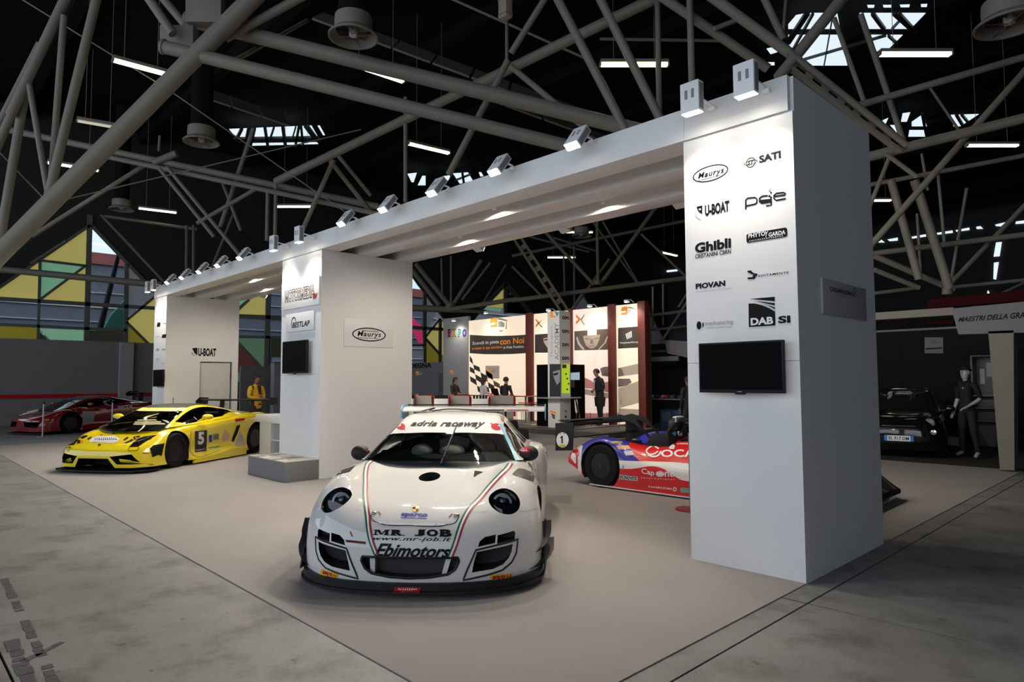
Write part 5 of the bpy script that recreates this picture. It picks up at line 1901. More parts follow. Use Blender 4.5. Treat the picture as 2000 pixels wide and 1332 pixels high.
# pillar and roof stripes, mirror stickers
dr = Decals(po, bvh_of([cabin['roof'], cabin['windscreen_banner']] + [v for k, v in cabin.items() if k.startswith('a_pillar')]))
dr.line([(977, 811), (981, 823)], 1.6, M_ITG, 'stripe')
dr.line([(982, 812), (984, 826)], 2.0, M_ITR, 'stripe')
dr.line([(835, 813), (843, 803)], 0.9, M_GREYP, 'panel_gap')
dr.line([(917, 812), (921, 803)], 0.9, M_GREYP, 'panel_gap')
mirr = [o for o in po.children if o.name.startswith('mirror_housing')]
dm = Decals(po, bvh_of(mirr), 0.004)
dm.quad(rect2d(), (715, 882), (730, 881), (732, 873), (718, 874), M_REDP, 'mirror_sticker')
dm.quad(rect2d(), (1013, 883), (1034, 884), (1034, 874), (1014, 873), M_REDP, 'mirror_sticker')
dm2 = Decals(po, bvh_of(mirr), 0.006)
dm2.quad(marks(4, 8), (718, 880), (729, 879), (730, 875), (720, 876), M_WHITEP)
dm2.quad(marks(5, 9), (1016, 881), (1031, 882), (1031, 876), (1017, 875), M_WHITEP)
dw = Decals(po, bvh_of([wing]))
dw.line([(820, 804), (850, 797), (838, 802), (875, 799), (930, 801), (985, 801)], 1.8, M_BLACK, 'wing_script')
dw.line([(990, 801), (1032, 801)], 1.4, M_REDP, 'wing_script')

# ================================================================ wedge-shaped racing coupes
def rows_tail(x, zs, ys=(0, .35, .6, .8, .9, .93, .93, .92), xs=None):
    return [(x if xs is None else xs[i], ys[i], zs[i]) for i in range(8)]


def wedge_net(lift=0.0):
    R = [
        [(.93, 0, .10), (.93, .35, .10), (.90, .6, .10), (.82, .78, .10), (.66, .90, .10), (.54, .935, .10), (.46, .945, .10), (.35, .95, .10)],
        [(.985, 0, .30), (.965, .35, .30), (.92, .6, .31), (.82, .78, .32), (.65, .905, .33), (.5, .945, .31), (.42, .955, .24), (.30, .955, .10)],
        [(.96, 0, .395), (.94, .35, .40), (.88, .6, .415), (.77, .77, .43), (.57, .90, .455), (.43, .95, .43), (.36, .955, .28), (.25, .955, .10)],
        [(.85, 0, .465), (.83, .35, .47), (.75, .6, .49), (.60, .77, .525), (.40, .895, .55), (.30, .95, .48), (.27, .955, .3), (.2, .955, .10)],
        [(.62, 0, .545), (.61, .35, .545), (.53, .6, .575), (.38, .77, .63), (.22, .89, .635), (.16, .95, .5), (.14, .955, .3), (.1, .955, .10)],
        [(.35, 0, .63), (.34, .35, .63), (.27, .6, .655), (.12, .76, .70), (.02, .885, .68), (0, .95, .5), (0, .955, .3), (0, .955, .1)],
        [(.05, 0, .69), (.05, .35, .69), (0, .6, .71), (-.1, .76, .745), (-.18, .88, .70), (-.2, .95, .5), (-.2, .95, .3), (-.2, .95, .1)],
        [(-.3, 0, .70), (-.3, .35, .70), (-.3, .6, .72), (-.32, .77, .765), (-.36, .89, .715), (-.38, .93, .5), (-.38, .90, .3), (-.38, .95, .1)],
        [(-.8, 0, .72), (-.8, .35, .72), (-.8, .6, .74), (-.8, .80, .785), (-.8, .90, .73), (-.8, .92, .5), (-.8, .885, .3), (-.8, .965, .1)],
        [(-1.4, 0, .75), (-1.4, .35, .75), (-1.4, .6, .77), (-1.4, .83, .83), (-1.4, .91, .765), (-1.4, .92, .52), (-1.4, .90, .3), (-1.4, .975, .1)],
        [(-1.9, 0, .84), (-1.9, .35, .84), (-1.9, .6, .84), (-1.9, .84, .87), (-1.9, .935, .80), (-1.9, .95, .55), (-1.9, .95, .3), (-1.9, .98, .1)],
        [(-2.3, 0, .88), (-2.3, .35, .88), (-2.3, .6, .885), (-2.3, .84, .90), (-2.3, .955, .83), (-2.3, .985, .57), (-2.3, .98, .3), (-2.3, .98, .1)],
        [(-2.7, 0, .89), (-2.7, .35, .89), (-2.7, .6, .895), (-2.7, .83, .905), (-2.7, .95, .83), (-2.7, .985, .57), (-2.7, .98, .3), (-2.7, .98, .1)],
        [(-3.1, 0, .87), (-3.1, .35, .87), (-3.1, .6, .88), (-3.1, .80, .885), (-3.1, .92, .81), (-3.08, .965, .56), (-3.08, .96, .32), (-3.08, .95, .14)],
        [(-3.4, 0, .81), (-3.4, .35, .81), (-3.39, .6, .81), (-3.36, .78, .81), (-3.32, .88, .75), (-3.28, .92, .55), (-3.28, .92, .34), (-3.28, .9, .2)],
        [(-3.48, 0, .52), (-3.48, .35, .52), (-3.46, .55, .52), (-3.42, .72, .52), (-3.37, .82, .5), (-3.33, .86, .45), (-3.33, .86, .33), (-3.33, .85, .22)],
        [(-3.40, 0, .22), (-3.40, .35, .22), (-3.38, .55, .22), (-3.35, .68, .22), (-3.32, .76, .22), (-3.3, .80, .22), (-3.3, .81, .22), (-3.3, .82, .215)]]
    if lift:
        for i in (1, 2, 3, 4, 5):
            R[i] = [(x, y, z + (lift if z > .25 else 0)) for x, y, z in R[i]]
    return R


WEDGE_CAB = [
    [(.30, 0, .68), (.25, .4, .70), (.06, .73, .745), (.0, .76, .75), (-.05, .80, .755)],
    [(-.15, 0, .865), (-.17, .36, .865), (-.27, .655, .875), (-.45, .72, .835), (-.55, .82, .775)],
    [(-.55, 0, 1.03), (-.57, .32, 1.03), (-.65, .58, 1.02), (-.8, .68, .925), (-.95, .84, .79)],
    [(-.85, 0, 1.125), (-.86, .30, 1.12), (-.93, .55, 1.095), (-1.1, .67, .965), (-1.2, .85, .815)],
    [(-1.25, 0, 1.16), (-1.25, .30, 1.155), (-1.3, .545, 1.11), (-1.4, .67, .975), (-1.5, .86, .84)],
    [(-1.7, 0, 1.13), (-1.7, .3, 1.125), (-1.75, .55, 1.055), (-1.8, .68, .965), (-1.85, .86, .865)],
    [(-2.2, 0, 1.045), (-2.2, .32, 1.04), (-2.2, .58, .98), (-2.2, .70, .925), (-2.25, .84, .885)],
    [(-2.9, 0, .92), (-2.9, .32, .92), (-2.9, .6, .905), (-2.9, .7, .895), (-2.9, .8, .87)]]


def wedge_car(root, paint, roof_m, banner_m, lift, cuts, wing_z, rim, n=5):
    G = net_grid(wedge_net(lift), n, n)
    b = body_mesh(G, [paint]).build('body', [paint, M_WELL, M_DARKIN], root)
    for p in b.data.polygons:
        c = p.center
        if -2.2 < c.x < .02 and abs(c.y) < .70 and c.z > .64:
            p.material_index = 2
    cut_ = list(cuts)
    for s in (1, -1):
        cut_.append(cyl_cutter(0, .60 * s, 1.3 * s, .325, .365))
        cut_.append(cyl_cutter(-2.56, .60 * s, 1.3 * s, .335, .375))
    bool_cut(b, cut_)
    edge_smooth(b, 32)
    for x, y, r, w in ((0, .80, .325, .25), (-2.56, .81, .335, .30)):
        for s in (1, -1):
            wheel(root, x, y * s, r, w, s, rim, spokes=10)
    CG = net_grid(WEDGE_CAB, 10, 10)

    def pk(r, c, s):
        if c < 1.86 and r < 2.05:
            return 'windscreen'
        if c < 1.86 and r < 2.62:
            return 'windscreen_banner'
        if 2.22 < c < 3.72 and 0.75 < r < 5.6 and (c < 3.72 - max(0, r - 4.2) * .55):
            return 'side_window'
        if c < 1.8 and r < 4.7:
            return 'roof_panel'
        if c < 1.5 and r > 5.0:
            return 'engine_cover'
        return 'cabin_frame'
    reg = grid_faces(CG, 10, 10, 5, pk)
    mm_ = {'windscreen': M_GLASSC, 'windscreen_banner': banner_m, 'side_window': M_GLASSD, 'roof_panel': roof_m, 'engine_cover': M_CARBON, 'cabin_frame': paint}
    out = {'body': b}
    mid = (CG.shape[1] - 1) // 2
    for k, cells in reg.items():
        if k == 'side_window':
            for s in (1, -1):
                out[k + str(s)] = build_region(CG, [c for c in cells if (c[1] >= mid) == (s > 0)], k, mm_[k], root)
        else:
            out[k] = build_region(CG, cells, k, mm_[k], root)
    MB().prism([(.10, -.66, .70), (.10, .66, .70), (-.42, .70, .77), (-.42, -.70, .77)], (0, 0, .02)).build('dashboard', M_DARKIN, root)
    for s in (1, -1):
        MB().grid([[(-1.25 - .07 * (1 - (2 * j / 6 - 1) ** 2) - .12 * i / 6, s * .36 + (j - 3) / 3 * (.21 - .05 * i / 6), .76 + .27 * i / 6) for j in range(7)] for i in range(7)]).build('seat', M_SEAT, root, smooth=True)
    cg_ = MB()
    for s in (1, -1):
        cg_.pipe([(.0, s * .66, .74), (-.35, s * .57, .88), (-.75, s * .48, 1.02), (-1.25, s * .47, 1.08), (-1.4, s * .58, .80)], .018)
    cg_.pipe([(-1.3, -.6, .80), (-1.3, -.47, 1.07), (-1.3, .47, 1.07), (-1.3, .6, .80)], .018)
    cg_.build('roll_cage', MATS['cage_grey'], root, smooth=True)
    MB().pipe([(-.55 + .03 * math.sin(t), .36 + .14 * math.cos(t), .82 + .10 * math.sin(t)) for t in np.linspace(0, 2 * PI, 16, endpoint=False)], .013, closed=True).build('steering_wheel', M_DARKIN, root, smooth=True)
    # wing
    wx = -3.28
    prof_ = [(-.15, 0), (-.1, .012), (0, .028), (.1, .03), (.16, .012), (.1, -.012), (0, -.018), (-.1, -.015)]
    MB().prism([(wx + a, -.93, wing_z + b_) for a, b_ in prof_], (0, 1.86, 0)).build('rear_wing', M_CARBON, root, smooth=True, ang=30)
    for s in (1, -1):
        MB().prism([(wx - .22, s * .93, wing_z + .06), (wx + .12, s * .93, wing_z + .07), (wx + .26, s * .93, wing_z - .02), (wx + .22, s * .93, wing_z - .12), (wx - .2, s * .93, wing_z - .10)], (0, s * .012, 0)).build('wing_end_plate', M_CARBON, root)
        MB().prism([(wx - .08, s * .40, wing_z - .01), (wx + .08, s * .40, wing_z - .01), (wx + .16, s * .40, .80), (wx - .04, s * .40, .80)], (0, .014, 0)).build('wing_strut', M_CARBON, root)
    # splitter
    o2 = [(1.03, 0), (1.02, .35), (.99, .6), (.93, .80), (.80, .95), (.55, .97)]
    fl = [(x, -y) for x, y in o2[::-1]] + o2[1:] + [(.4, .9), (.4, -.9)]
    MB().prism([(x, y, .035) for x, y in fl], (0, 0, .02)).build('front_splitter', M_CARBON, root)
    return out


M_YEL = mat('yellow_car_paint', (0.84, 0.66, 0.015), 0.16, coat=1.0, var=0.02)
M_LYEL = mat('pale_yellow_band', (0.82, 0.70, 0.20), 0.35)
M_ORNG = mat('orange_print', (0.75, 0.20, 0.01), 0.4)
la_ = thing('race_car', 'yellow low coupe race car with a black number 5 square left of the middle pillar', 'car', (-14.24, 3.68, 0.007), math.radians(-55))


def lyz(pts, x):
    return [(q.y, q.z) for q in (car_px(la_, u, v, 0, x) for u, v in pts)]


k5 = lambda *pts: [(100 + x / 7.692, 770 + y / 7.694) for x, y in pts]
k6 = lambda *pts: [(320 + x / 7.692, 770 + y / 7.694) for x, y in pts]
tri = lyz(k5((1085, 910), (1305, 888), (1385, 1015)), .72)
trap = lyz(k5((920, 930), (1035, 928), (1300, 1062), (1005, 1052)), .90)
mouth = [(-.36, .30), (.36, .30), (.46, .115), (-.46, .115)]
mouth = [(-.30, .265), (.30, .265), (.42, .085), (-.42, .085)]
cuts = [prism_cutter(mouth, .55, 1.3)]
for o_ in (tri, trap):
    cuts += [prism_cutter(o_, .45, 1.3), prism_cutter(mirror_y(o_), .45, 1.3)]
lm = wedge_car(la_, M_YEL, M_CARBON, M_LYEL, 0.0, cuts, 1.17, None)
for s in (1, -1):
    MB().prism([(-.66, s * .86, .82), (-.72, s * .86, .82), (-.74, s * 1.0, .90), (-.68, s * 1.0, .90)], (0, 0, .02)).build('mirror_stalk', M_YEL, la_)
    MB().ellipsoid((-.74, s * 1.03, .915), (.075, .12, .055)).build('mirror', M_YEL, la_, smooth=True)
    MB().prism([(-.42, s * .95, .03), (-2.12, s * .985, .03), (-2.12, s * .985, .16), (-1.7, s * .97, .20), (-.42, s * .955, .085)], (0, s * .03, 0)).build('side_skirt', M_YEL, la_)
    MB().prism([(.90, s * .50, .20), (.62, s * .96, .12), (.66, s * .96, .15), (.93, s * .50, .24)], (0, 0, .02)).build('bumper_strut', M_YEL, la_)
MB().tube((-1.3, -.2, 1.15), (-1.3, -.2, 1.28), .006).build('aerial', M_BEZEL, la_)
MB().prism([(.32, .30, .66), (-.1, .42, .80), (-.12, .42, .80), (.30, .30, .66)], (0, 0, .012)).build('wiper_arm', M_BEZEL, la_)
dl = Decals(la_, bvh_of([lm['body']]), 0.004)
dl2 = Decals(la_, bvh_of([lm['body']]), 0.006)
M_HLB = mat('headlight_black_glass', (0.012, 0.011, 0.010), 0.08, coat=0.6)
dl.poly(k5((1168, 795), (1225, 735), (1300, 672), (1385, 640), (1590, 612), (1500, 662), (1405, 722), (1330, 775), (1300, 792)), M_HLB, 'headlight', 4)
dl.poly(k5((252, 768), (330, 690), (424, 603), (432, 640), (395, 700), (345, 762)), M_HLB, 'headlight', 4)
dl2.poly(k5((1250, 740), (1300, 700), (1330, 705), (1290, 760)), M_CHROME, 'lamp_reflector', 4)
dl2.poly(k5((1450, 668), (1500, 650), (1510, 668), (1460, 690)), M_CHROME, 'lamp_reflector', 4)
dl2.poly(k5((330, 690), (350, 680), (340, 740), (315, 745)), M_STEEL, 'lamp_reflector', 4)
dl.poly(k5((1480, 815), (1530, 770), (1700, 738), (1660, 925), (1605, 910), (1520, 950), (1560, 890), (1555, 860)), M_BLACK, 'corner_graphic', 4)
dl.line(k5((1170, 800), (1160, 845), (1215, 848), (1300, 835), (1315, 795)), 1.0, M_BLACK, 'tow_hook_outline')
dl.line(k5((230, 800), (290, 795), (275, 825)), 1.0, M_BLACK, 'tow_hook_outline')
dl.poly(k5((630, 515), (700, 492), (790, 490), (730, 520), (690, 548)), M_BLACK, 'bonnet_vent', 4)
dl.poly(k5((1370, 490), (1560, 490), (1450, 520), (1310, 558)), M_BLACK, 'bonnet_vent', 4)
dl.poly(k5((1590, 530), (1690, 515), (1660, 545), (1600, 560)), M_BLACK, 'filler_cap', 4)
dl.poly(k5((570, 722), (605, 670), (680, 632), (960, 630), (1030, 672), (1000, 705), (950, 735)), M_LIGHTP, 'bonnet_banner', 4)
dl2.quad(marks(11, 10), *k5((640, 690), (1000, 690), (985, 650), (680, 650)), M_BLACK, 'lettering', 4)
dl2.quad(marks(14, 11), *k5((600, 722), (940, 725), (960, 700), (640, 698)), M_GREYP, 'lettering', 4)
dl.poly(k5((850, 580), (905, 545), (930, 600), (880, 605)), M_GREYP, 'bonnet_mark', 4)
dl.poly(k5((735, 610), (760, 600), (775, 615), (745, 622)), M_REDP, 'bonnet_mark', 4)
dl.poly(k5((900, 595), (950, 580), (955, 598), (910, 605)), M_BLACK, 'bonnet_mark', 4)
dl.poly(k5((705, 750), (752, 748), (735, 775), (705, 778)), M_BLACK, 'emblem', 4)
for pts, m in ((((1085, 680), (1150, 640), (1165, 660), (1100, 700)), M_BLACK), (((1100, 730), (1190, 690), (1215, 705), (1130, 740)), M_BLACK), (((1235, 640), (1330, 622), (1335, 645), (1250, 690), (1235, 665)), M_BLACK), (((1258, 645), (1310, 635), (1300, 662), (1262, 670)), M_ORNG), (((1180, 690), (1220, 670), (1235, 690), (1200, 715)), M_BLACK),
               (((430, 650), (480, 625), (550, 615), (540, 640), (470, 672)), M_BLACK), (((385, 745), (400, 690), (440, 685), (430, 740)), M_BLACK), (((440, 695), (490, 690), (480, 730), (435, 735)), M_ORNG), (((540, 670), (600, 635), (605, 655), (560, 690)), M_BLACK)):
    dl.poly(k5(*pts), m, 'bonnet_sticker', 4)
dl.quad(text2d('PIRELLI', 0.04), *k5((1370, 898), (1510, 888), (1508, 872), (1372, 878)), M_REDP, 'lettering', 4)
dl.poly(k6((465, 555), (650, 540), (638, 850), (465, 872)), mat('number_plate_black', (0.02, 0.012, 0.012), 0.4), 'number_square', 5)
dl2.quad(text2d('5', 0.05), *k6((510, 760), (600, 750), (607, 560), (510, 570)), M_WHITEP, 'race_number', 5)
dl2.quad(marks(11, 12), *k6((480, 852), (630, 832), (630, 810), (480, 828)), M_LIGHTP, 'lettering', 4)
for pts, m in ((((675, 615), (722, 610), (720, 715), (678, 722)), M_BLUEP), (((738, 600), (825, 588), (825, 680), (740, 692)), M_GREYP), (((875, 640), (900, 580), (910, 520), (945, 550), (985, 620), (975, 695), (875, 705)), mat('salmon_print', (0.62, 0.38, 0.30), 0.4)), (((1140, 545), (1205, 690), (1205, 770), (1060, 775)), mat('grey_pink_print', (0.50, 0.42, 0.40), 0.4)), (((1145, 570), (1180, 600), (1160, 700), (1120, 690)), M_GREYP), (((665, 800), (830, 770), (830, 795), (670, 815)), mat('green_print', (0.10, 0.32, 0.05), 0.4))):
    dl.poly(k6(*pts), m, 'door_sticker', 5)
for k in range(4):
    dl2.line(k6((745, 612 + k * 20), (820, 600 + k * 20)), 0.9, M_BLACK, 'sticker_line')
dl.poly(k6((1095, 470), (1150, 458), (1110, 580), (1045, 718), (1012, 700)), M_BLACK, 'side_intake', 5)
dl.poly(k6((1070, 370), (1215, 358), (1215, 390), (1075, 412)), M_REDP, 'fender_sticker', 5)
dl.poly(k6((1040, 290), (1120, 292), (1115, 310), (1045, 320)), M_BLACK, 'shoulder_vent', 5)
dl.line(k6((410, 545), (425, 900), (440, 915), (830, 845)), 0.8, mat('yellow_panel_gap', (0.25, 0.19, 0.01), 0.6), 'door_gap')
dl.quad(text2d('PIRELLI', 0.04), *k6((1135, 835), (1210, 828), (1212, 812), (1140, 820)), M_BLACK, 'lettering', 5)
dlb = Decals(la_, bvh_of([lm['windscreen_banner']]), 0.004)
dlb.quad(marks(13, 13), *k5((1400, 218), (1860, 222), (1830, 192), (1420, 190)), M_OLV if 'M_OLV' in globals() else mat('banner_olive', (0.45, 0.36, 0.05), 0.5), 'lettering', 4)
dlw = Decals(la_, bvh_of([lm['windscreen']]), 0.004)  # pale reflections in the windscreen, drawn as flat coloured strips
for pts in (((1290, 385), (1560, 380), (1600, 395), (1300, 402)), ((1250, 415), (1640, 408), (1660, 425), (1260, 435)), ((1230, 442), (1700, 435), (1720, 455), (1240, 460)), ((1660, 385), (1740, 395), (1820, 450), (1790, 455))):
    dlw.poly(k5(*pts), mat('windscreen_reflection_pale', (0.42, 0.38, 0.22), 0.5), 'windscreen_reflection', 4)

# ---- dark red coupe at the far left
M_RED = mat('dark_red_car_paint', (0.22, 0.006, 0.012), 0.18, coat=1.0, var=0.03)
fe = thing('race_car', 'dark red race car behind the stanchion posts at the left edge', 'car', (-25.80, 4.30, 0), math.radians(-70))
m2 = [(-.80, .40), (-.18, .40), (-.22, .24), (-.72, .22)]
cf = [prism_cutter(m2, .6, 1.3), prism_cutter(mirror_y(m2), .6, 1.3)]
fm = wedge_car(fe, M_RED, M_CARBON, M_CARBON, 0.05, cf, 1.22, None, n=4)
for s in (1, -1):
    MB().ellipsoid((-.55, s * 1.0, .90), (.07, .11, .055)).build('mirror', M_RED, fe, smooth=True)
df = Decals(fe, bvh_of([fm['body']]), 0.006)
k7 = lambda *pts: [(x / 6.25, 740 + y / 6.25) for x, y in pts]
df.poly(k7((130, 445), (180, 400), (260, 355), (340, 345), (280, 365), (190, 410), (155, 445)), M_LIGHTP, 'highlight_stripe', 3)  # white bonnet streaks: a highlight drawn as colour on the paint
df.poly(k7((220, 448), (310, 405), (420, 380), (510, 375), (430, 410), (330, 430), (250, 450)), M_LIGHTP, 'highlight_stripe', 3)
df.poly(k7((405, 448), (450, 420), (545, 400), (500, 430)), M_HLB, 'headlight', 3)
df.poly(k7((1005, 395), (1160, 392), (1140, 535), (1005, 545)), M_GREYP, 'door_sticker', 3)
df.quad(text2d('PISTA', 0.03, 0.2), *k7((1430, 385), (1620, 360), (1620, 315), (1430, 335)), M_LIGHTP, 'lettering', 3)
df.line(k7((1210, 375), (1300, 370)), 1.5, M_LIGHTP, 'door_mark')
df.line(k7((510, 535), (655, 530)), 1.0, mat('dull_orange', (0.35, 0.12, 0.03), 0.5), 'fender_mark')
df.poly(k7((530, 485), (605, 485), (600, 515), (535, 515)), MATS['dull_orange'], 'fender_mark', 3)

# ================================================================ open-cockpit prototype behind the portal
M_PBLUE = mat('royal_blue_paint', (0.035, 0.03, 0.32), 0.16, coat=1.0)
M_PRED = mat('racing_red_paint', (0.62, 0.012, 0.015), 0.16, coat=1.0)
M_PWHT = mat('gloss_white_paint', (0.75, 0.74, 0.72), 0.2, coat=1.0)
pr = thing('prototype_race_car', 'open cockpit race car in red white and royal blue with a big black rear wing', 'car', (-6.37, 8.93, 0.007), math.radians(1.0))


def prow(x, zc, z1, z2, zc3, z4, z5=.42, z6=.25, zb=.04, y3=.72, y4=.90, xs=None):
    X = xs or [x] * 8
    return [(X[0], 0, zc), (X[1], .3, z1), (X[2], .52, z2), (X[3], y3, zc3), (X[4], y4, z4), (X[5], .95, z5), (X[6], .955, z6), (X[7], .95, zb)]


pn = [prow(-.55, .32, .32, .32, .33, .33, .325, .32, .315, .70, .86), prow(-.62, .46, .46, .47, .50, .47, .42, .36, .33, .70, .87), prow(-.42, .50, .51, .56, .64, .58, .48, .33, .22), prow(-.22, .50, .52, .60, .71, .67, .50, .30, .06), prow(0, .50, .52, .60, .735, .70, .50, .30, .04), prow(.25, .54, .55, .60, .715, .66, .46, .28, .04),
      prow(.5, .66, .62, .62, .67, .56, .42, .26, .04), prow(.8, .76, .71, .655, .62, .47, .39, .25, .04), prow(1.1, .76, .74, .69, .61, .455, .38, .25, .04), prow(1.6, .70, .72, .69, .60, .45, .38, .25, .04), prow(2.1, .62, .62, .58, .62, .54, .42, .26, .04), prow(2.6, .50, .48, .48, .64, .60, .46, .28, .04),
      prow(3.0, .38, .36, .38, .55, .52, .40, .26, .06), prow(3.35, .24, .24, .26, .34, .32, .26, .19, .08, .72, .88), prow(3.55, .14, .14, .15, .18, .17, .15, .13, .10, .70, .85)]
GP = net_grid(pn, 7, 7)


class NX:
    """sum of shader maths"""

    def __init__(self, nt, sock):
        self.nt, self.s = nt, sock

    def op(self, kind, o=None, o2=None):
        n = self.nt.nodes.new('ShaderNodeMath')
        n.operation = kind
        for i, q in enumerate((self, o, o2)):
            if q is None:
                continue
            if isinstance(q, NX):
                self.nt.links.new(q.s, n.inputs[i])
            else:
                n.inputs[i].default_value = q
        return NX(self.nt, n.outputs[0])

    def __add__(self, o): return self.op('ADD', o)
    def __sub__(self, o): return self.op('SUBTRACT', o)
    def __mul__(self, o): return self.op('MULTIPLY', o)
    def lt(self, o): return self.op('LESS_THAN', o)
    def gt(self, o): return self.op('GREATER_THAN', o)
    def mx(self, o): return self.op('MAXIMUM', o)
    def mn(self, o): return self.op('MINIMUM', o)


def livery():
    """red, white and blue paint scheme in the car's own coordinates"""
    m = bpy.data.materials.new('red_white_blue_livery')
    m.use_nodes = True
    nt = m.node_tree
    tc = nt.nodes.new('ShaderNodeTexCoord')
    sp = nt.nodes.new('ShaderNodeSeparateXYZ')
    nt.links.new(tc.outputs['Object'], sp.inputs[0])
    x, y, z = NX(nt, sp.outputs[0]), NX(nt, sp.outputs[1]).op('ABSOLUTE'), NX(nt, sp.outputs[2])
    t = (x - .95) * (1 / .30)
    bell = (t * t * -1.0).op('EXPONENT')
    lo = bell * .085 + .315 - ((x - 1.12) * 4.0).mx(0.0).mn(1.0) * .07
    redlow = z.lt(lo) * y.gt(.85)
    band = y.gt(.8) * z.lt((x - .2).mx(0.0).mn(1.0) * .05 + .425)
    blue = (x.lt((z * -1.25) + 1.255)).mx(x.lt(.80) * y.lt(.42))
    cut = (x.gt(.33) * y.lt(.60) * y.gt(.40))
    blue = blue * (cut * -1.0 + 1.0)
    tailw = x.lt(-.36) * z.lt(.60)
    tailr = x.lt(-.43) * z.lt(.53)
    nose = x.gt(3.12)
    col = None
    b = nt.nodes['Principled BSDF']
    prev = None
    for mask, c in ((None, (0.62, 0.012, 0.015)), (blue, (0.035, 0.03, 0.32)), (band, (0.75, 0.74, 0.72)), (redlow, (0.62, 0.012, 0.015)), (tailw, (0.75, 0.74, 0.72)), (tailr, (0.62, 0.012, 0.015)), (nose, (0.02, 0.02, 0.02))):
        if mask is None:
            rgb = nt.nodes.new('ShaderNodeRGB')
            rgb.outputs[0].default_value = c + (1,)
            prev = rgb.outputs[0]
            continue
        mxn = nt.nodes.new('ShaderNodeMix')
        mxn.data_type = 'RGBA'
        nt.links.new(mask.s, mxn.inputs['Factor'])
        nt.links.new(prev, mxn.inputs['A'])
        mxn.inputs['B'].default_value = c + (1,)
        prev = mxn.outputs['Result']
    nt.links.new(prev, b.inputs['Base Color'])
    b.inputs['Roughness'].default_value = 0.3
    b.inputs['Coat Weight'].default_value = 1.0
    b.inputs['Coat Roughness'].default_value = 0.05
    return m


M_LIV = livery()
pb = body_mesh(GP, [])
pbody = pb.build('body', [M_LIV, M_WELL, M_DARKIN], pr)
pc = []
for s in (1, -1):
    pc.append(cyl_cutter(0, .58 * s, 1.4 * s, .32, .365))
    pc.append(cyl_cutter(2.6, .58 * s, 1.4 * s, .30, .345))
pc.append(MB().box(1.02, 1.75, -.40, .40, .28, 1.2).build('cutter', M_DARKIN))
bool_cut(pbody, pc)
edge_smooth(pbody, 32)
for s in (1, -1):
    wheel(pr, 0, .80 * s, .32, .31, s, None, spokes=8, rimr=.60)
    wheel(pr, 2.6, .81 * s, .30, .27, s, None, spokes=8, rimr=.60)
    MB().prism([(-.88, s * .955, .49), (-.52, s * .955, .52), (-.50, s * .955, .96), (-.88, s * .955, .93)], (0, s * .014, 0)).build('wing_end_plate', M_CARBON, pr, bevel=0.004)
    MB().prism([(.42, s * .16, .70), (.34, s * .16, .70), (.10, s * .16, 1.00), (-.20, s * .16, 1.06), (-.55, s * .16, .98), (-.55, s * .16, .94), (-.20, s * .16, .99), (.06, s * .16, .93)], (0, .03, 0)).build('swan_neck', M_CARBON, pr)
prf = [(-.22, .02), (-.1, .0), (.05, -.01), (.16, .01), (.18, .03), (.05, .03), (-.1, .035)]
pw = MB().prism([(-.66 + a, -.955, .90 + b_) for a, b_ in prf], (0, 1.91, 0)).build('rear_wing', M_CARBON, pr, smooth=True, ang=30)
MB().prism([(-.72 + a * .5, -.955, .82 + b_ * .5) for a, b_ in prf], (0, 1.91, 0)).build('lower_wing', M_STEEL, pr, smooth=True, ang=30)
MB().box(-.80, -.62, -.95, .95, .70, .715).build('beam_wing', M_CARBON, pr)
MB().prism([(-.70 + a * .7, -.945, .955 + b_ * .9) for a, b_ in prf], (0, 1.89, 0)).build('wing_flap', M_CARBON, pr, smooth=True, ang=30)
MB().box(-.62, -.10, -.34, .34, .16, .62).build('gearbox', M_CARBON, pr, bevel=0.03)
MB().prism([(-.66, -.60, .12), (-.30, -.60, .05), (-.30, -.60, .44), (-.66, -.60, .44)], (0, 1.2, 0)).build('diffuser', M_CARBON, pr, bevel=0.02)
# splitter-like floor edge, roll hoop, engine cover inlet, mirror, windscreen lip
MB().box(-.2, 3.5, -.965, .965, .025, .04).build('floor_edge', M_PWHT, pr)
hoop = MB()
for y in (-.22, .22):
    hoop.pipe([(.70, y - .12, .72), (.92, y - .10, .98), (.98, y, 1.05), (.92, y + .10, .98), (.70, y + .12, .72)], .026)
hoop.build('roll_hoop', M_CARBON, pr, smooth=True)
MB().lathe([(.001, -.12), (.13, -.12), (.15, .0), (.13, .03), (.11, .0), (.10, -.1)], (.80, 0, .90), 'x', n=20).build('air_inlet', M_CARBON, pr, smooth=True)
MB().prism([(1.0, -.62, .62), (.55, -.62, .60), (.70, -.62, .82), (.98, -.62, .86)], (0, .9, 0)).build('engine_cover', M_CARBON, pr, bevel=0.02)
MB().ellipsoid((1.42, 0, .80), (.16, .16, .19)).build('headrest', M_DARKIN, pr, smooth=True)
MB().ellipsoid((1.46, -.56, .84), (.05, .10, .05)).tube((1.46, -.56, .80), (1.46, -.58, .66), .012).build('mirror', M_CARBON, pr, smooth=True)
for a, b_, r_ in (((.95, -.30, .94), (1.10, -.42, 1.04), .035), ((1.06, -.34, .98), (1.22, -.30, .98), .028), ((.98, -.10, 1.0), (1.2, -.15, 1.06), .03)):
    MB().tube(a, b_, r_).build('onboard_bracket', M_BEZEL, pr, smooth=True)
MB().box(.96, 1.02, -.45, -.25, 1.06, 1.08).box(.98, 1.0, -.42, -.40, 1.0, 1.06).build('camera_mount', M_LIGHTP, pr)
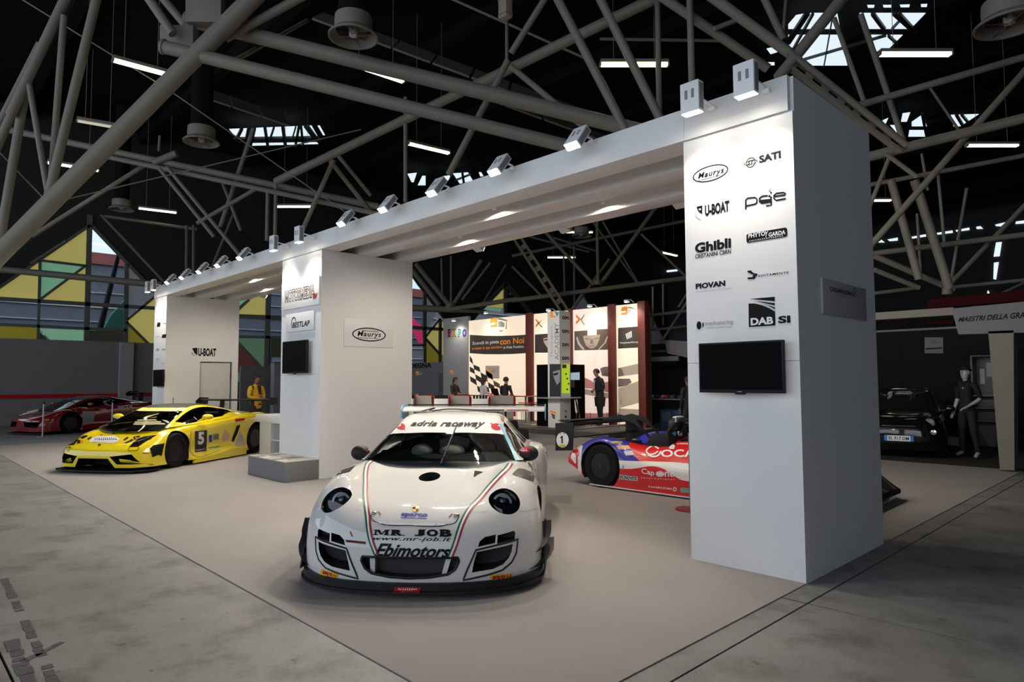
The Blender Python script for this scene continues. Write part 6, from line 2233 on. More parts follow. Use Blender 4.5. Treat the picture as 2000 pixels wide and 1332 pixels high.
# lamp pods at the tail
for s in (1, -1):
    MB().prism([(-.66, s * .70, .42), (-.50, s * .955, .36), (-.40, s * .958, .46), (-.46, s * .955, .60), (-.60, s * .74, .56)], (0, 0, .02)).build('tail_lamp_pod', M_PRED, pr)
dp = Decals(pr, bvh_of([pbody]), 0.004)
dp2 = Decals(pr, bvh_of([pbody]), 0.006)
k8 = lambda *pts: [(1080 + x / 7.011, 800 + y / 7.011) for x, y in pts]
dp.quad(text2d('OCAR', 0.02), *k8((1478, 652), (2090, 650), (2075, 545), (1482, 552)), M_WHITEP, 'lettering')
dp.line(k8((1450, 540), (1390, 505), (1320, 520), (1280, 570), (1310, 610), (1400, 600), (1440, 570)), 2.6, M_WHITEP, 'swoosh_logo')
dp2.line(k8((1300, 620), (1370, 645), (1450, 625), (1480, 570)), 3.0, M_WHITEP, 'swoosh_logo')
dp.quad(text2d('Cap', 0.012), *k8((1215, 895), (1390, 925), (1390, 830), (1215, 800)), M_WHITEP)
dp.quad(text2d('ne', 0.012), *k8((1535, 920), (1660, 920), (1660, 855), (1535, 850)), M_WHITEP)
dp.quad(disc2d(24), *k8((1410, 920), (1528, 922), (1528, 845), (1410, 838)), M_LIGHTP, 'disc_logo')
dp2.quad(disc2d(18), *k8((1445, 895), (1495, 897), (1495, 868), (1445, 866)), M_WHITEP, 'disc_logo')
dp.quad(text2d('International', 0.0, spacing=1.4), *k8((1215, 945), (1660, 965), (1660, 945), (1215, 920)), M_WHITEP)
dp.quad(rect2d(), *k8((878, 948), (1160, 980), (1162, 920), (880, 884)), M_LIGHTP, 'sticker_plate')
dp2.quad(text2d('TECNOVITE', 0.03), *k8((895, 940), (1150, 972), (1150, 925), (895, 893)), M_BLACK)
dp.quad(text2d('CASAMASSIMA', 0.02, spacing=1.3), *k8((1310, 1065), (1635, 1100), (1635, 1070), (1310, 1040)), M_WHITEP)
dp.quad(ring2d(20, .2), *k8((1645, 1118), (1695, 1120), (1695, 1065), (1645, 1062)), M_WHITEP, 'ring_logo')
dp.quad(poly2d([(.06, 0), (1, 0), (1, 1), (.06, 1), (0, .5)]), *k8((1740, 1135), (2000, 1145), (2000, 1085), (1745, 1065)), mat('mint_print', (0.16, 0.38, 0.26), 0.4), 'green_sticker')
dp.quad(disc2d(24), *k8((785, 468), (960, 465), (950, 432), (790, 436)), mat('ochre_print', (0.45, 0.33, 0.08), 0.4), 'oval_sticker')
dp2.quad(marks(5, 14), *k8((830, 458), (920, 456), (915, 444), (832, 446)), M_BLACK)
dp.poly(k8((862, 498), (1030, 490), (1070, 540), (905, 548)), mat('peach_print', (0.70, 0.36, 0.18), 0.4), 'fender_sticker')
dp.poly(k8((968, 570), (1080, 566), (1120, 620), (1000, 630)), M_LIGHTP, 'fender_sticker')
dp.quad(marks(9, 15), *k8((1700, 478), (1900, 478), (1900, 458), (1700, 455)), M_WHITEP)
dp.poly(k8((245, 660), (262, 585), (300, 600), (318, 640), (318, 735), (300, 738)), M_WHITEP, 'tail_triangle')
dp.line(k8((958, 765), (962, 820)), 2.2, M_STEEL, 'latch')
dp.poly(k8((1590, 470), (1630, 425), (1680, 450), (1675, 530), (1610, 545)), mat('dark_wine', (0.12, 0.01, 0.02), 0.5), 'side_recess')
dp2.poly(k8((1590, 520), (1640, 470), (1675, 500), (1660, 545), (1600, 545)), M_LIGHTP, 'recess_cap')
dpe = Decals(pr, bvh_of([o for o in pr.children if o.name.startswith('wing_end_plate')]), 0.003)
dpe2 = Decals(pr, bvh_of([o for o in pr.children if o.name.startswith('wing_end_plate')]), 0.005)
dpe.quad(disc2d(28), *k8((48, 520), (216, 520), (216, 310), (48, 310)), M_WHITEP, 'number_disc')
dpe2.quad(poly2d([(.42, 0), (.72, 0), (.72, 1), (.50, 1), (.30, .86), (.08, .78), (.08, .64), (.42, .74)]), *k8((95, 462), (152, 462), (152, 358), (95, 358)), M_BLACK, 'race_number')
dpe2.poly(k8((85, 480), (178, 480), (165, 512), (135, 522), (100, 512)), mat('yellow_green_print', (0.55, 0.52, 0.03), 0.4), 'disc_label')
dpe2.poly(k8((92, 330), (112, 314), (112, 338)), mat('flag_green', (0.05, 0.2, 0.08), 0.5), 'flag_mark')
dpe2.poly(k8((145, 312), (172, 328), (150, 336)), M_REDP, 'flag_mark')
dpw = Decals(pr, bvh_of([pw, [o for o in pr.children if o.name.startswith('lower_wing')][0]]), 0.004)
dpw.quad(text2d('eSOCAR', 0.02, 0.2), *k8((415, 235), (660, 225), (660, 195), (418, 205)), M_WHITEP)
dph = Decals(pr, bvh_of([o for o in pr.children if o.name.startswith('engine_cover')]), 0.004)
dph.quad(rect2d(), *k8((1618, 258), (1750, 258), (1752, 180), (1622, 185)), mat('tan_print', (0.50, 0.38, 0.10), 0.5), 'cover_sticker')
dph.quad(text2d('4', 0.05), *k8((1622, 360), (1680, 360), (1690, 275), (1640, 278)), mat('sky_print', (0.05, 0.30, 0.60), 0.5), 'lettering')
dph.quad(text2d('G', 0.05), *k8((1700, 362), (1765, 362), (1768, 278), (1705, 278)), M_WHITEP, 'lettering')

# ================================================================ single seater peeping out behind the white car
M_FRED = mat('formula_red', (0.40, 0.015, 0.02), 0.25, coat=0.8)
fo = thing('formula_car', 'red single seater race car half hidden behind the white coupe', 'car', (-10.62, 9.55, 0.007), math.radians(-38))
fnet = [[(-2.6 + 0 * y, y, z) for y, z in ((0, .70), (.12, .68), (.2, .5), (.24, .3), (.2, .12))], [(-1.6, y, z) for y, z in ((0, .92), (.12, .88), (.28, .60), (.42, .35), (.42, .10))], [(-1.0, y, z) for y, z in ((0, .75), (.2, .70), (.34, .55), (.45, .35), (.45, .10))],
        [(-.4, y, z) for y, z in ((0, .66), (.16, .64), (.25, .52), (.28, .34), (.25, .12))], [(.3, y, z) for y, z in ((0, .52), (.11, .50), (.16, .42), (.17, .3), (.14, .2))], [(1.0, y, z) for y, z in ((0, .36), (.06, .35), (.08, .31), (.08, .27), (.06, .24))]]
gf = net_grid(fnet, 8, 6)
body_mesh(gf, [M_FRED]).build('body', [M_FRED, M_WELL], fo, smooth=True)
for s in (1, -1):
    wheel(fo, 0, .72 * s, .29, .25, s, None, 6)
    wheel(fo, -2.5, .74 * s, .31, .32, s, None, 6)
    for dx in (-.22, .22):
        MB().tube((dx, s * .14, .36), (dx * .3, s * .60, .33), .012).tube((dx, s * .14, .22), (dx * .3, s * .60, .22), .012).build('suspension_arm', M_CARBON, fo)
    MB().prism([(.62, s * .74, .06), (1.05, s * .74, .06), (1.05, s * .74, .24), (.72, s * .74, .26)], (0, s * .012, 0)).build('wing_end_plate', M_CARBON, fo)
    MB().prism([(-.05, s * .62, .64), (-.3, s * .62, .66), (-.3, s * .84, .66), (-.05, s * .84, .64)][:0] or [(-.28, s * .40, .56), (-.36, s * .40, .56), (-.36, s * .52, .62), (-.28, s * .52, .62)], (0, 0, .05)).build('mirror', M_CARBON, fo)
MB().box(.66, 1.02, -.74, .74, .075, .10).build('front_wing', M_FRED, fo)
MB().box(.70, .86, -.74, .74, .14, .16).build('front_flap', M_CARBON, fo)
MB().box(-3.1, -2.8, -.45, .45, .86, .89).build('rear_wing', M_CARBON, fo)
for s in (1, -1):
    MB().box(-3.15, -2.7, s * .45 - .006, s * .45 + .006, .5, .95).build('rear_end_plate', M_CARBON, fo)
for x0, x1, m in ((-.05, .06, M_ORNG), (.12, .18, M_LIGHTP), (-.22, -.14, M_LIGHTP)):
    P = []
    for x in (x0, x1):
        for y in (.0, .05, .10, .14):
            P.append((x, y))
    hits = []
    bvf = BVHTree.FromPolygons([Vector(tuple(p)) for p in gf.reshape(-1, 3)], [(i * gf.shape[1] + j, i * gf.shape[1] + j + 1, (i + 1) * gf.shape[1] + j + 1, (i + 1) * gf.shape[1] + j) for i in range(gf.shape[0] - 1) for j in range(gf.shape[1] - 1)])
    rows_ = []
    for x in (x0, (x0 + x1) / 2, x1):
        rows_.append([tuple(bvf.ray_cast(Vector((x, y, 2)), Vector((0, 0, -1)))[0] + Vector((0, 0, .004))) for y in (-.12, -.06, 0, .06, .12)])
    MB().grid(rows_).build('nose_sticker', m, fo, smooth=True)

# ================================================================ small black hatchback in the dark booth at the right
M_BLKCAR = mat('black_car_paint', (0.006, 0.006, 0.007), 0.12, coat=1.0)
hx = gnd(1757, 896, .0065)
hh = math.radians(-79)
ha = thing('car', 'small black hatchback with a blue edged number plate in the dark booth at right', 'car', (hx[0] - .72 * math.cos(hh), hx[1] - .72 * math.sin(hh), 0.0065), hh)
hn = [[(.66, 0, .18), (.64, .25, .18), (.60, .45, .18), (.52, .62, .18), (.42, .72, .18), (.36, .775, .18), (.33, .79, .18), (.28, .795, .18)], [(.72, 0, .42), (.70, .25, .42), (.66, .45, .42), (.57, .62, .43), (.45, .735, .44), (.36, .79, .42), (.33, .80, .32), (.24, .80, .18)],
      [(.70, 0, .62), (.68, .25, .62), (.63, .45, .63), (.53, .60, .65), (.40, .725, .66), (.30, .79, .55), (.26, .80, .36), (.18, .80, .18)], [(.60, 0, .80), (.58, .25, .80), (.53, .45, .80), (.42, .60, .81), (.28, .72, .77), (.18, .79, .58), (.15, .80, .36), (.1, .80, .18)],
      [(.25, 0, .93), (.24, .25, .93), (.2, .45, .925), (.12, .60, .90), (.02, .72, .83), (-.02, .79, .6), (-.03, .80, .36), (-.04, .80, .18)], [(-.25, 0, .98), (-.25, .25, .98), (-.26, .45, .97), (-.3, .62, .94), (-.35, .74, .86), (-.36, .795, .6), (-.36, .80, .36), (-.36, .80, .18)],
      [(-1.2, 0, .98), (-1.2, .25, .98), (-1.2, .45, .97), (-1.2, .64, .95), (-1.2, .76, .88), (-1.2, .81, .6), (-1.2, .81, .36), (-1.2, .80, .18)], [(-2.3, 0, .98), (-2.3, .25, .98), (-2.3, .45, .97), (-2.3, .64, .95), (-2.3, .76, .88), (-2.3, .81, .6), (-2.3, .81, .36), (-2.3, .80, .18)],
      [(-2.8, 0, .9), (-2.8, .25, .9), (-2.78, .45, .9), (-2.74, .6, .88), (-2.7, .7, .8), (-2.68, .76, .6), (-2.68, .76, .4), (-2.68, .75, .25)], [(-2.85, 0, .25), (-2.85, .25, .25), (-2.83, .45, .25), (-2.78, .6, .25), (-2.72, .7, .25), (-2.7, .74, .25), (-2.7, .75, .25), (-2.7, .75, .245)]]
gh = net_grid(hn, 5, 5)
hb = body_mesh(gh, [M_BLKCAR]).build('body', [M_BLKCAR, M_WELL], ha)
bool_cut(hb, [cyl_cutter(x, .5 * s, 1.2 * s, .30, .33) for x in (0, -2.3) for s in (1, -1)])
edge_smooth(hb, 34)
hcab = [[(.22, 0, .92), (.18, .35, .92), (.02, .66, .92), (-.02, .69, .92), (-.06, .74, .92)], [(-.15, 0, 1.2), (-.17, .32, 1.2), (-.28, .60, 1.17), (-.35, .65, 1.05), (-.4, .75, .93)], [(-.50, 0, 1.40), (-.52, .30, 1.395), (-.60, .54, 1.35), (-.7, .63, 1.15), (-.75, .76, .94)],
        [(-1.0, 0, 1.46), (-1.0, .30, 1.45), (-1.05, .54, 1.40), (-1.1, .63, 1.18), (-1.1, .76, .94)], [(-1.9, 0, 1.44), (-1.9, .30, 1.43), (-1.9, .53, 1.38), (-1.9, .62, 1.18), (-1.9, .76, .94)], [(-2.55, 0, 1.25), (-2.55, .3, 1.24), (-2.52, .5, 1.2), (-2.5, .6, 1.1), (-2.5, .72, .93)], [(-2.8, 0, .92), (-2.8, .3, .92), (-2.78, .5, .92), (-2.75, .6, .91), (-2.75, .68, .9)]]
hg = net_grid(hcab, 8, 8)
hr_ = grid_faces(hg, 8, 8, 5, lambda r, c, s: 'windscreen' if c < 1.85 and .1 < r < 1.95 else ('side_window' if 2.15 < c < 3.8 and .8 < r < 4.6 else 'roof'))
mid_ = (hg.shape[1] - 1) // 2
build_region(hg, hr_['windscreen'], 'windscreen', M_HLB, ha)
build_region(hg, hr_['roof'], 'roof', M_BLKCAR, ha)
for s in (1, -1):
    build_region(hg, [c for c in hr_['side_window'] if (c[1] >= mid_) == (s > 0)], 'side_window', M_HLB, ha)
    wheel(ha, 0, .68 * s, .30, .2, s, None, 8)
    wheel(ha, -2.3, .68 * s, .30, .2, s, None, 8)
    h_ = MB().lathe([(.095, 0), (.105, .02), (.085, .035), (.05, .04), (.001, .045)], (.50, .53 * s, .74), 'x', n=24).build('headlight', M_LENSC, ha, smooth=True)
    MB().lathe([(.09, .03), (.06, -.02), (.001, -.03)], (.50, .53 * s, .74), 'x', n=24).build('reflector', M_CHROME, h_, smooth=True)
    MB().lathe([(.055, 0), (.05, .015), (.001, .02)], (.60, .60 * s, .55), 'x', n=18).build('fog_lamp', M_CHROME, ha, smooth=True)
    MB().ellipsoid((-.25, .86 * s, 1.0), (.07, .10, .07)).tube((-.22, .72 * s, .96), (-.24, .84 * s, .98), .02).build('mirror', M_BLKCAR, ha, smooth=True)
np_ = MB().box(.725, .735, -.26, .26, .36, .47).build('number_plate', M_WHITEP, ha)
for s in (1, -1):
    MB().box(.736, .738, s * .26 - (.055 if s > 0 else 0), s * .26 + (.055 if s < 0 else 0), .36, .47).build('plate_band', mat('plate_blue', (0.02, 0.20, 0.75), 0.4), np_)
V_, F_ = text2d('EL 917 DM', 0.02)
MB().add([(.7375, -.18 + .36 * x, .38 + .07 * y) for x, y in V_], F_).build('lettering', M_BLACK, np_)
for z, w in ((.66, .30), (.60, .36), (.50, .34)):
    MB().box(.695, .722, -w, w, z, z + .012).build('grille_bar', M_CHROME, ha)

# ================================================================ the lit academy booth behind
YB, ZP = 17.24, 0.17
M_CREAM = mat('glowing_cream_panel', (0.75, 0.66, 0.54), 0.6, emit=0.36, ecol=(1.0, 0.82, 0.60), var=0.02)  # brightness of the poster panels is put into the material as emission
M_BLUSH = mat('glowing_blush_panel', (0.75, 0.62, 0.56), 0.6, emit=0.36, ecol=(1.0, 0.80, 0.68), var=0.02)
M_BROWN = mat('print_dark_brown', (0.055, 0.040, 0.028), 0.5)
M_BROWN2 = mat('print_mid_brown', (0.16, 0.11, 0.08), 0.5)
M_OR = mat('print_orange', (0.80, 0.25, 0.02), 0.5, emit=0.12, ecol=(1.0, 0.32, 0.02))
M_SAGE = mat('print_sage_grey', (0.36, 0.40, 0.36), 0.5)
M_POST = mat('red_brown_post', (0.15, 0.022, 0.012), 0.5)
M_BEIGE = mat('print_beige', (0.45, 0.36, 0.28), 0.5, emit=0.08, ecol=(1.0, 0.8, 0.6))
M_PINK = mat('print_pink', (0.62, 0.25, 0.24), 0.5, emit=0.10, ecol=(1.0, 0.4, 0.4))
M_TAUPE = mat('print_taupe', (0.30, 0.22, 0.20), 0.5)
M_PLAT = mat('dark_platform', (0.055, 0.053, 0.052), 0.7)
M_BOOTHG = mat('booth_grey_panel', (0.30, 0.30, 0.31), 0.6)
pf = thing('platform', 'low dark platform carrying the lit academy booth', 'platform', (-15.5, 16.4, 0), world=True)
MB().box(-24.0, -11.4, 14.71, 17.12, 0.001, ZP - 0.02).build('plinth_body', M_PLAT, pf)
MB().box(-24.0, -11.4, 14.71, 17.12, ZP - 0.02, ZP).build('top_board', mat('platform_floor', (0.12, 0.11, 0.10), 0.6), pf)
bo = thing('booth_wall', 'tall booth back wall of lit cream poster panels between red brown posts', 'booth wall', (-16, YB, ZP), world=True)
XW = lambda u: float(on_ax(u, 700, 1, YB)[0])
ztop = 4.08
for u0, u1 in ((1031, 1044.4), (1114.7, 1121), (1191.7, 1205.7), (1250.4, 1264.8)):
    MB().box(XW(u0), XW(u1), YB - 0.12, YB + 0.12, ZP, ztop).build('post', M_POST, bo, bevel=0.006)
MB().box(XW(868), XW(917), YB - 0.06, YB + 0.06, ZP, 4.22).build('grey_panel', M_BOOTHG, bo)
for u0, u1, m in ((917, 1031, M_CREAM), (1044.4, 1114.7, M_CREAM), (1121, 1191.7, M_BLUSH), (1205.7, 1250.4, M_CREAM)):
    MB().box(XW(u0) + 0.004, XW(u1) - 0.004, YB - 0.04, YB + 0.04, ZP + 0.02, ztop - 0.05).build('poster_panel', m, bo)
MB().box(XW(868), XW(1264.8), YB + 0.12, YB + 0.2, ZP, 3.9).build('rear_frame', M_PLAT, bo)
BF = FlatC(1, YB - 0.04, -1, bo)
b1 = lambda *p: [(800 + x / 5.328, 560 + y / 5.328) for x, y in p]
b2 = lambda *p: [(1020 + x / 5.329, 580 + y / 5.328) for x, y in p]


def bsh(pts, m, off=0.003, name='poster_shape'):
    return BF.shape(pts, m, name, off)


def btxt(s, x0, y0, x1, y1, m, f=b1, bold=0.01, off=0.006, shear=0):
    (u0, v0), (u1, v1) = f((x0, y0), (x1, y1))
    return BF.putc(L(s, bold, shear), (u0 + u1) / 2, (v0 + v1) / 2, u1 - u0, v1 - v0, m, off=off)


def academy_logo(f, x, y, s, off=0.004):
    """orange visor and grey mortar board mark"""
    q = lambda *p: f(*[(x + a * s, y + b * s * .54) for a, b in p])
    bsh(q((.0, .55), (.05, .1), (.25, -.02), (.42, .0), (.42, .95), (.05, .95), (.02, .78), (.22, .74), (.34, .60), (.30, .48)), M_OR, off)
    bsh(q((.45, .02), (.62, .04), (1.0, .28), (.92, .36), (.60, .22), (.45, .22)), M_SAGE, off)
    bsh(q((.45, .40), (.62, .36), (.80, .55), (.80, .95), (.45, .95)), M_SAGE, off)
    bsh(q((.90, .40), (.93, .40), (.93, 1.15), (.86, 1.15)), M_SAGE, off)


# big left panel
academy_logo(b1, 835, 322, 190)
btxt('ACADEMY', 835, 452, 985, 472, M_LIGHTP)
bsh(b1((626, 500), (780, 510), (930, 512), (1080, 508), (1226, 498), (1228, 690), (1080, 700), (930, 703), (780, 702), (626, 692)), M_BROWN)
btxt('Scendi in pista', 655, 563, 930, 606, M_WHITEP)
btxt('con Noi', 942, 532, 1193, 596, M_OR, bold=0.015)
btxt('e metti la tua carriera', 655, 620, 962, 648, M_OR)
btxt('in Pole Position.', 978, 612, 1195, 640, M_WHITEP, bold=0.02)
rs = random.Random(3)
# waving chequered flag
FP = lambda i, j: (max(627, 586 + 66 * i + 10 * j), 712 + 36 * i + 56 * j + 7 * math.sin(i * 1.3 + j))
for i in range(7):
    for j in range(9):
        q = [FP(i, j), FP(i + 1, j), FP(i + 1, j + 1), FP(i, j + 1)]
        if (i + j) % 2 or q[2][1] > 1130 or q[1][1] < 742 + .80 * (q[1][0] - 655) or q[1][0] <= 628:
            continue
        bsh(b1(*q), M_BROWN if i < 4 else M_BROWN2, name='flag_check')
bsh(b1((790, 822), (935, 822), (935, 955), (790, 955)), mat('print_cream_square', (0.62, 0.56, 0.46), 0.5))
academy_logo(b1, 822, 848, 85, 0.006)
# narrow panel behind the totem
bsh(b2((140, 225), (185, 270), (140, 320), (140, 296), (160, 270), (140, 245)), M_OR)
bsh(b2((190, 250), (213, 230), (178, 275), (215, 315), (195, 315), (165, 272)), M_SAGE)
bsh(b2((132, 392), (300, 378), (300, 580), (132, 580)), M_BROWN)
bsh(b2((222, 430), (300, 418), (300, 560), (255, 520), (225, 470)), M_BEIGE, 0.005)
bsh(b2((228, 442), (275, 432), (275, 446), (235, 456)), M_BROWN, 0.007)
# blush panel with the helmeted face
bsh(b2((560, 180), (612, 232), (560, 288), (560, 258), (584, 232), (560, 208)), M_OR)
bsh(b2((620, 215), (645, 180), (650, 190), (620, 240), (655, 290), (640, 290), (607, 238)), M_SAGE)
btxt('ACADEMY', 680, 225, 890, 245, M_LIGHTP, b2)
bsh(b2((543, 358), (680, 347), (680, 400), (775, 395), (775, 338), (912, 330), (914, 548), (543, 556)), M_BROWN2)
bsh(b2((635, 405), (720, 398), (812, 392), (800, 450), (775, 510), (740, 535), (705, 535), (665, 505), (642, 450)), M_BEIGE, 0.005)
for pts in (((652, 425), (705, 432), (705, 442), (655, 438)), ((745, 432), (800, 420), (798, 432), (748, 442)), ((712, 440), (738, 440), (742, 488), (708, 488)), ((692, 508), (755, 505), (750, 514), (697, 516))):
    bsh(b2(*pts), M_TAUPE, 0.007, 'face_shadow')
bsh(b2((560, 420), (575, 415), (600, 480), (655, 548), (630, 552), (580, 490)), M_LIGHTP, 0.006)
bsh(b2((885, 405), (895, 410), (870, 480), (805, 545), (790, 545), (855, 475)), M_LIGHTP, 0.006)
bsh(b2((810, 745), (850, 728), (912, 722), (914, 830), (830, 820)), M_TAUPE)
bsh(b2((625, 830), (700, 860), (760, 900), (914, 880), (914, 1000), (760, 960), (625, 945)), M_PINK)
bsh(b2((625, 950), (914, 1005), (914, 1060), (625, 1010)), M_BEIGE)
bsh(b2((625, 1210), (914, 1210), (914, 1290), (625, 1300)), M_PINK)
# right panel
academy_logo(b2, 1028, 100, 165)
bsh(b2((998, 322), (1224, 305), (1224, 526), (998, 538)), M_BROWN)
for k in range(4):
    x = 1075 + k * 17
    bsh(b2((x, 385 - k * 9), (x + 13, 380 - k * 9), (x + 26 - k * 3, 438 - k * 6), (x + 16 - k * 3, 440 - k * 6)), M_WHITEP, 0.006, 'fan_logo')
btxt('ManpowerGroup', 1018, 462, 1212, 488, M_WHITEP, b2, 0.02)
bsh(b2((998, 740), (1224, 690), (1224, 800), (998, 830)), M_BEIGE)
bsh(b2((998, 735), (1040, 750), (1060, 815), (998, 832)), M_TAUPE, 0.005)
bsh(b2((998, 850), (1120, 850), (1140, 890), (1090, 920), (998, 940)), M_TAUPE, 0.005)
bsh(b2((998, 950), (1224, 870), (1224, 1100), (998, 1160)), mat('print_sand', (0.50, 0.40, 0.30), 0.5, emit=0.08, ecol=(1, .8, .6)))
bsh(b2((998, 1160), (1224, 1170), (1224, 1275), (998, 1278)), M_BEIGE)
# EXPO panel
EX = FlatC(1, YB - 0.06, -1, bo)
for ch, x0, x1, m in (('E', 398, 428, M_REDP), ('X', 442, 486, mat('print_amber', (0.55, 0.22, 0.02), 0.5)), ('P', 505, 538, mat('print_sea_green', (0.03, 0.30, 0.26), 0.5)), ('O', 550, 592, M_BLUEP)):
    (u0, v0), (u1, v1) = b1((x0, 440), (x1, 524))
    EX.putc(L(ch, 0.07), (u0 + u1) / 2, (v0 + v1) / 2, u1 - u0, v1 - v0, M_BLACK)
    EX.putc(L(ch, 0.02), (u0 + u1) / 2, (v0 + v1) / 2, (u1 - u0) * .86, (v1 - v0) * .8, m, off=0.005)
(u0, v0), (u1, v1) = b1((398, 556), (565, 572))
EX.putc(L('MILANO 2015', 0.0, spacing=1.2), (u0 + u1) / 2, (v0 + v1) / 2, u1 - u0, v1 - v0, M_GREYP)
BFs = BF
BF = EX
academy_logo(b1, 418, 870, 75, 0.004)
BF = BFs
# wall with the DEGNA sign further left
dw_ = thing('booth_wall', 'shaded grey booth wall lettered DEGNA beside the middle pillar', 'booth wall', (-23.5, 18.6, 0), world=True)
xa, xb = float(on_ax(770, 720, 1, 18.6)[0]), float(on_ax(872, 720, 1, 18.6)[0])
zt = float(on_ax(840, 708, 1, 18.6)[2])
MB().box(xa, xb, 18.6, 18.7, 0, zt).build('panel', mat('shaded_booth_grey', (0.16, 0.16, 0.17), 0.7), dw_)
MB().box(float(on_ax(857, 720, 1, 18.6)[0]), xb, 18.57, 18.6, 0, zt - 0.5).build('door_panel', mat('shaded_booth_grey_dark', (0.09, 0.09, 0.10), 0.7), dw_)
DF = FlatC(1, 18.6, -1, dw_)
DF.putc(L('DEGNA', 0.05), 822, 714, 42, 10, M_BLACK)
BF = DF
academy_logo(b1, 62, 880, 75, 0.004)
BF = BFs


# booth lamps on arms over the panels
def booth_lamp(label, u, v, power, dy=0.42):
    x = float(on_ax(u, v, 1, YB - dy)[0])
    z = float(on_ax(u, v, 1, YB - dy)[2])
    t = thing('arm_lamp', label, 'lamp', (x, YB - dy, z), 0, 'arm lamps over the academy booth panels')
    MB().box(-0.07, 0.07, -0.05, 0.05, 0.0, 0.07).build('housing', M_LAMPBODY, t, bevel=0.006)
    MB().box(-0.062, 0.062, -0.042, 0.042, -0.006, 0.0).build('lens', M_LENS, t)
    MB().pipe([(0, 0.04, 0.05), (0, dy * 0.5, 0.10), (0, dy - 0.05, 0.02)], 0.012, n=6).build('arm', M_STEEL, t, smooth=True)
    la = bpy.data.lights.get('booth_light_%d' % power) or bpy.data.lights.new('booth_light_%d' % power, 'SPOT')
    la.energy = power
    la.color = (1.0, 0.92, 0.80)
    la.spot_size = math.radians(130)
    la.spot_blend = 0.8
    la.shadow_soft_size = 0.04
    lo = bpy.data.objects.new('lamp_light', la)
    COL.objects.link(lo)
    lo.parent = t
    lo.location = (0, 0, -0.02)
    lo.rotation_euler = (math.radians(8), 0, 0)
    return t


for lab, u, v, pw_ in (('arm lamp glowing over the EXPO panel', 886, 627, POW_BOOTH), ('arm lamp over the panel behind the totem', 1071, 607, POW_BOOTH), ('arm lamp over the helmeted face panel', 1152, 599, POW_BOOTH), ('arm lamp over the narrow right panel of the booth', 1224, 590, POW_BOOTH)):
    booth_lamp(lab, u, v, int(pw_))
tl = booth_lamp('weaker arm lamp over the big chequered flag panel', 949, 612, int(POW_BOOTH * 0.6))  # shines like its neighbours at reduced power, with the same glowing lens

# totem with screens
tc = gnd(1094, 836, ZP)
tx, ty = float(tc[0]), float(tc[1])
to = thing('totem', 'tall white square academy totem with black screens and a round shelf', 'totem', (tx, ty + .25, ZP), world=True)
W_ = .50
x1t, y0t = tx, ty
x0t, y1t = x1t - W_, y0t + W_
zt_ = float(on_ax(1096, 606, 1, y0t)[2])
z711, z775 = float(on_ax(1096, 711, 1, y0t)[2]), float(on_ax(1096, 775, 1, y0t)[2])
MB().box(x0t, x1t, y0t, y1t, ZP, zt_).build('column', M_STAND, to, bevel=0.005)
MB().lathe([(.001, 0), (.68, 0), (.68, .03), (.001, .03)], (x0t + W_ / 2, y0t + W_ / 2, z775 - .05), n=36).build('shelf', M_GREYP, to)
MB().box(x0t - .50, x0t - .02, y0t + .02, y0t + .10, ZP + .02, z711).build('black_screen', M_SCREEN, to)
MB().box(x1t - .10, x1t - .02, y1t + .002, y1t + .72, ZP + .02, z711).build('black_screen', M_SCREEN, to)
TA = FlatC(1, y0t, -1, to)
TB = FlatC(0, x1t, 1, to)
M_LIME = mat('lime_screen', (0.45, 0.62, 0.02), 0.4, emit=0.28, ecol=(0.55, 0.80, 0.02))
TA.shape([(1073.5, 711), (1095.5, 711), (1095.5, 775), (1073.5, 775)], mat('dark_photo', (0.02, 0.02, 0.022), 0.4), 'face_poster')
TA.shape([(1080, 726), (1094, 722), (1094, 745), (1088, 752), (1082, 738)], M_GREYP, 'face_shape', 0.005)
TA.shape([(1081, 730), (1091, 727), (1090, 731), (1083, 734)], M_BLACK, 'face_shape', 0.007)
TB.shape([(1097, 711), (1112.5, 711), (1112.5, 768), (1097, 768)], M_LIME, 'lime_display')
TB.shape([(1098, 712), (1106, 712), (1106, 719), (1098, 719)], M_BROWN, 'lime_mark', 0.005)
for y in (729, 738, 748, 759):
    TB.shape([(1103 + (y % 7), y), (1106 + (y % 7), y), (1106 + (y % 7), y + 3), (1103 + (y % 7), y + 3)], M_BLACK, 'lime_mark', 0.005)
SB = FlatC(0, x1t - .02, 1, to)
SB.shape([(1114.5, 728), (1132, 727), (1132, 742), (1114.5, 742)], mat('pale_blue_screen', (0.2, 0.3, 0.35), 0.4, emit=0.25, ecol=(0.6, 0.8, 0.95)), 'lit_display')
SB.shape([(1114.5, 743), (1122, 743), (1122, 757), (1114.5, 757)], mat('dim_screen', (0.03, 0.04, 0.045), 0.4), 'lit_display')
for k in range(4):
    cy = 621 + k * 26.3
    TB.putc(L('EXPO', 0.05), 1105, cy, 14, 6.5, M_BLACK)
    TB.putc(rect2d(), 1105, cy + 6, 12, 0.9, M_LIGHTP, 'rule')
Vv, Ff = L('ACADEMY', 0.02)
TA.putc((np.array([(1 - b_, a_) for a_, b_ in Vv]), Ff), 1087.5, 667, 8.5, 73, M_GREYP)
Vv, Ff = L('Motorsport', 0.0)
TA.putc((np.array([(1 - b_, a_) for a_, b_ in Vv]), Ff), 1078, 666, 6, 60, M_GREYP)
TA.shape([(1075, 608), (1080, 608), (1080, 616), (1085, 616), (1085, 620), (1075, 620)], M_OR, 'totem_logo')
TA.shape([(1083, 607), (1092, 611), (1088, 619), (1086, 614)], mat('print_teal', (0.05, 0.28, 0.28), 0.5), 'totem_logo')
TA.shape([(1075, 801), (1085.5, 805), (1085.5, 810), (1075, 805)], M_OR, 'totem_stripe')
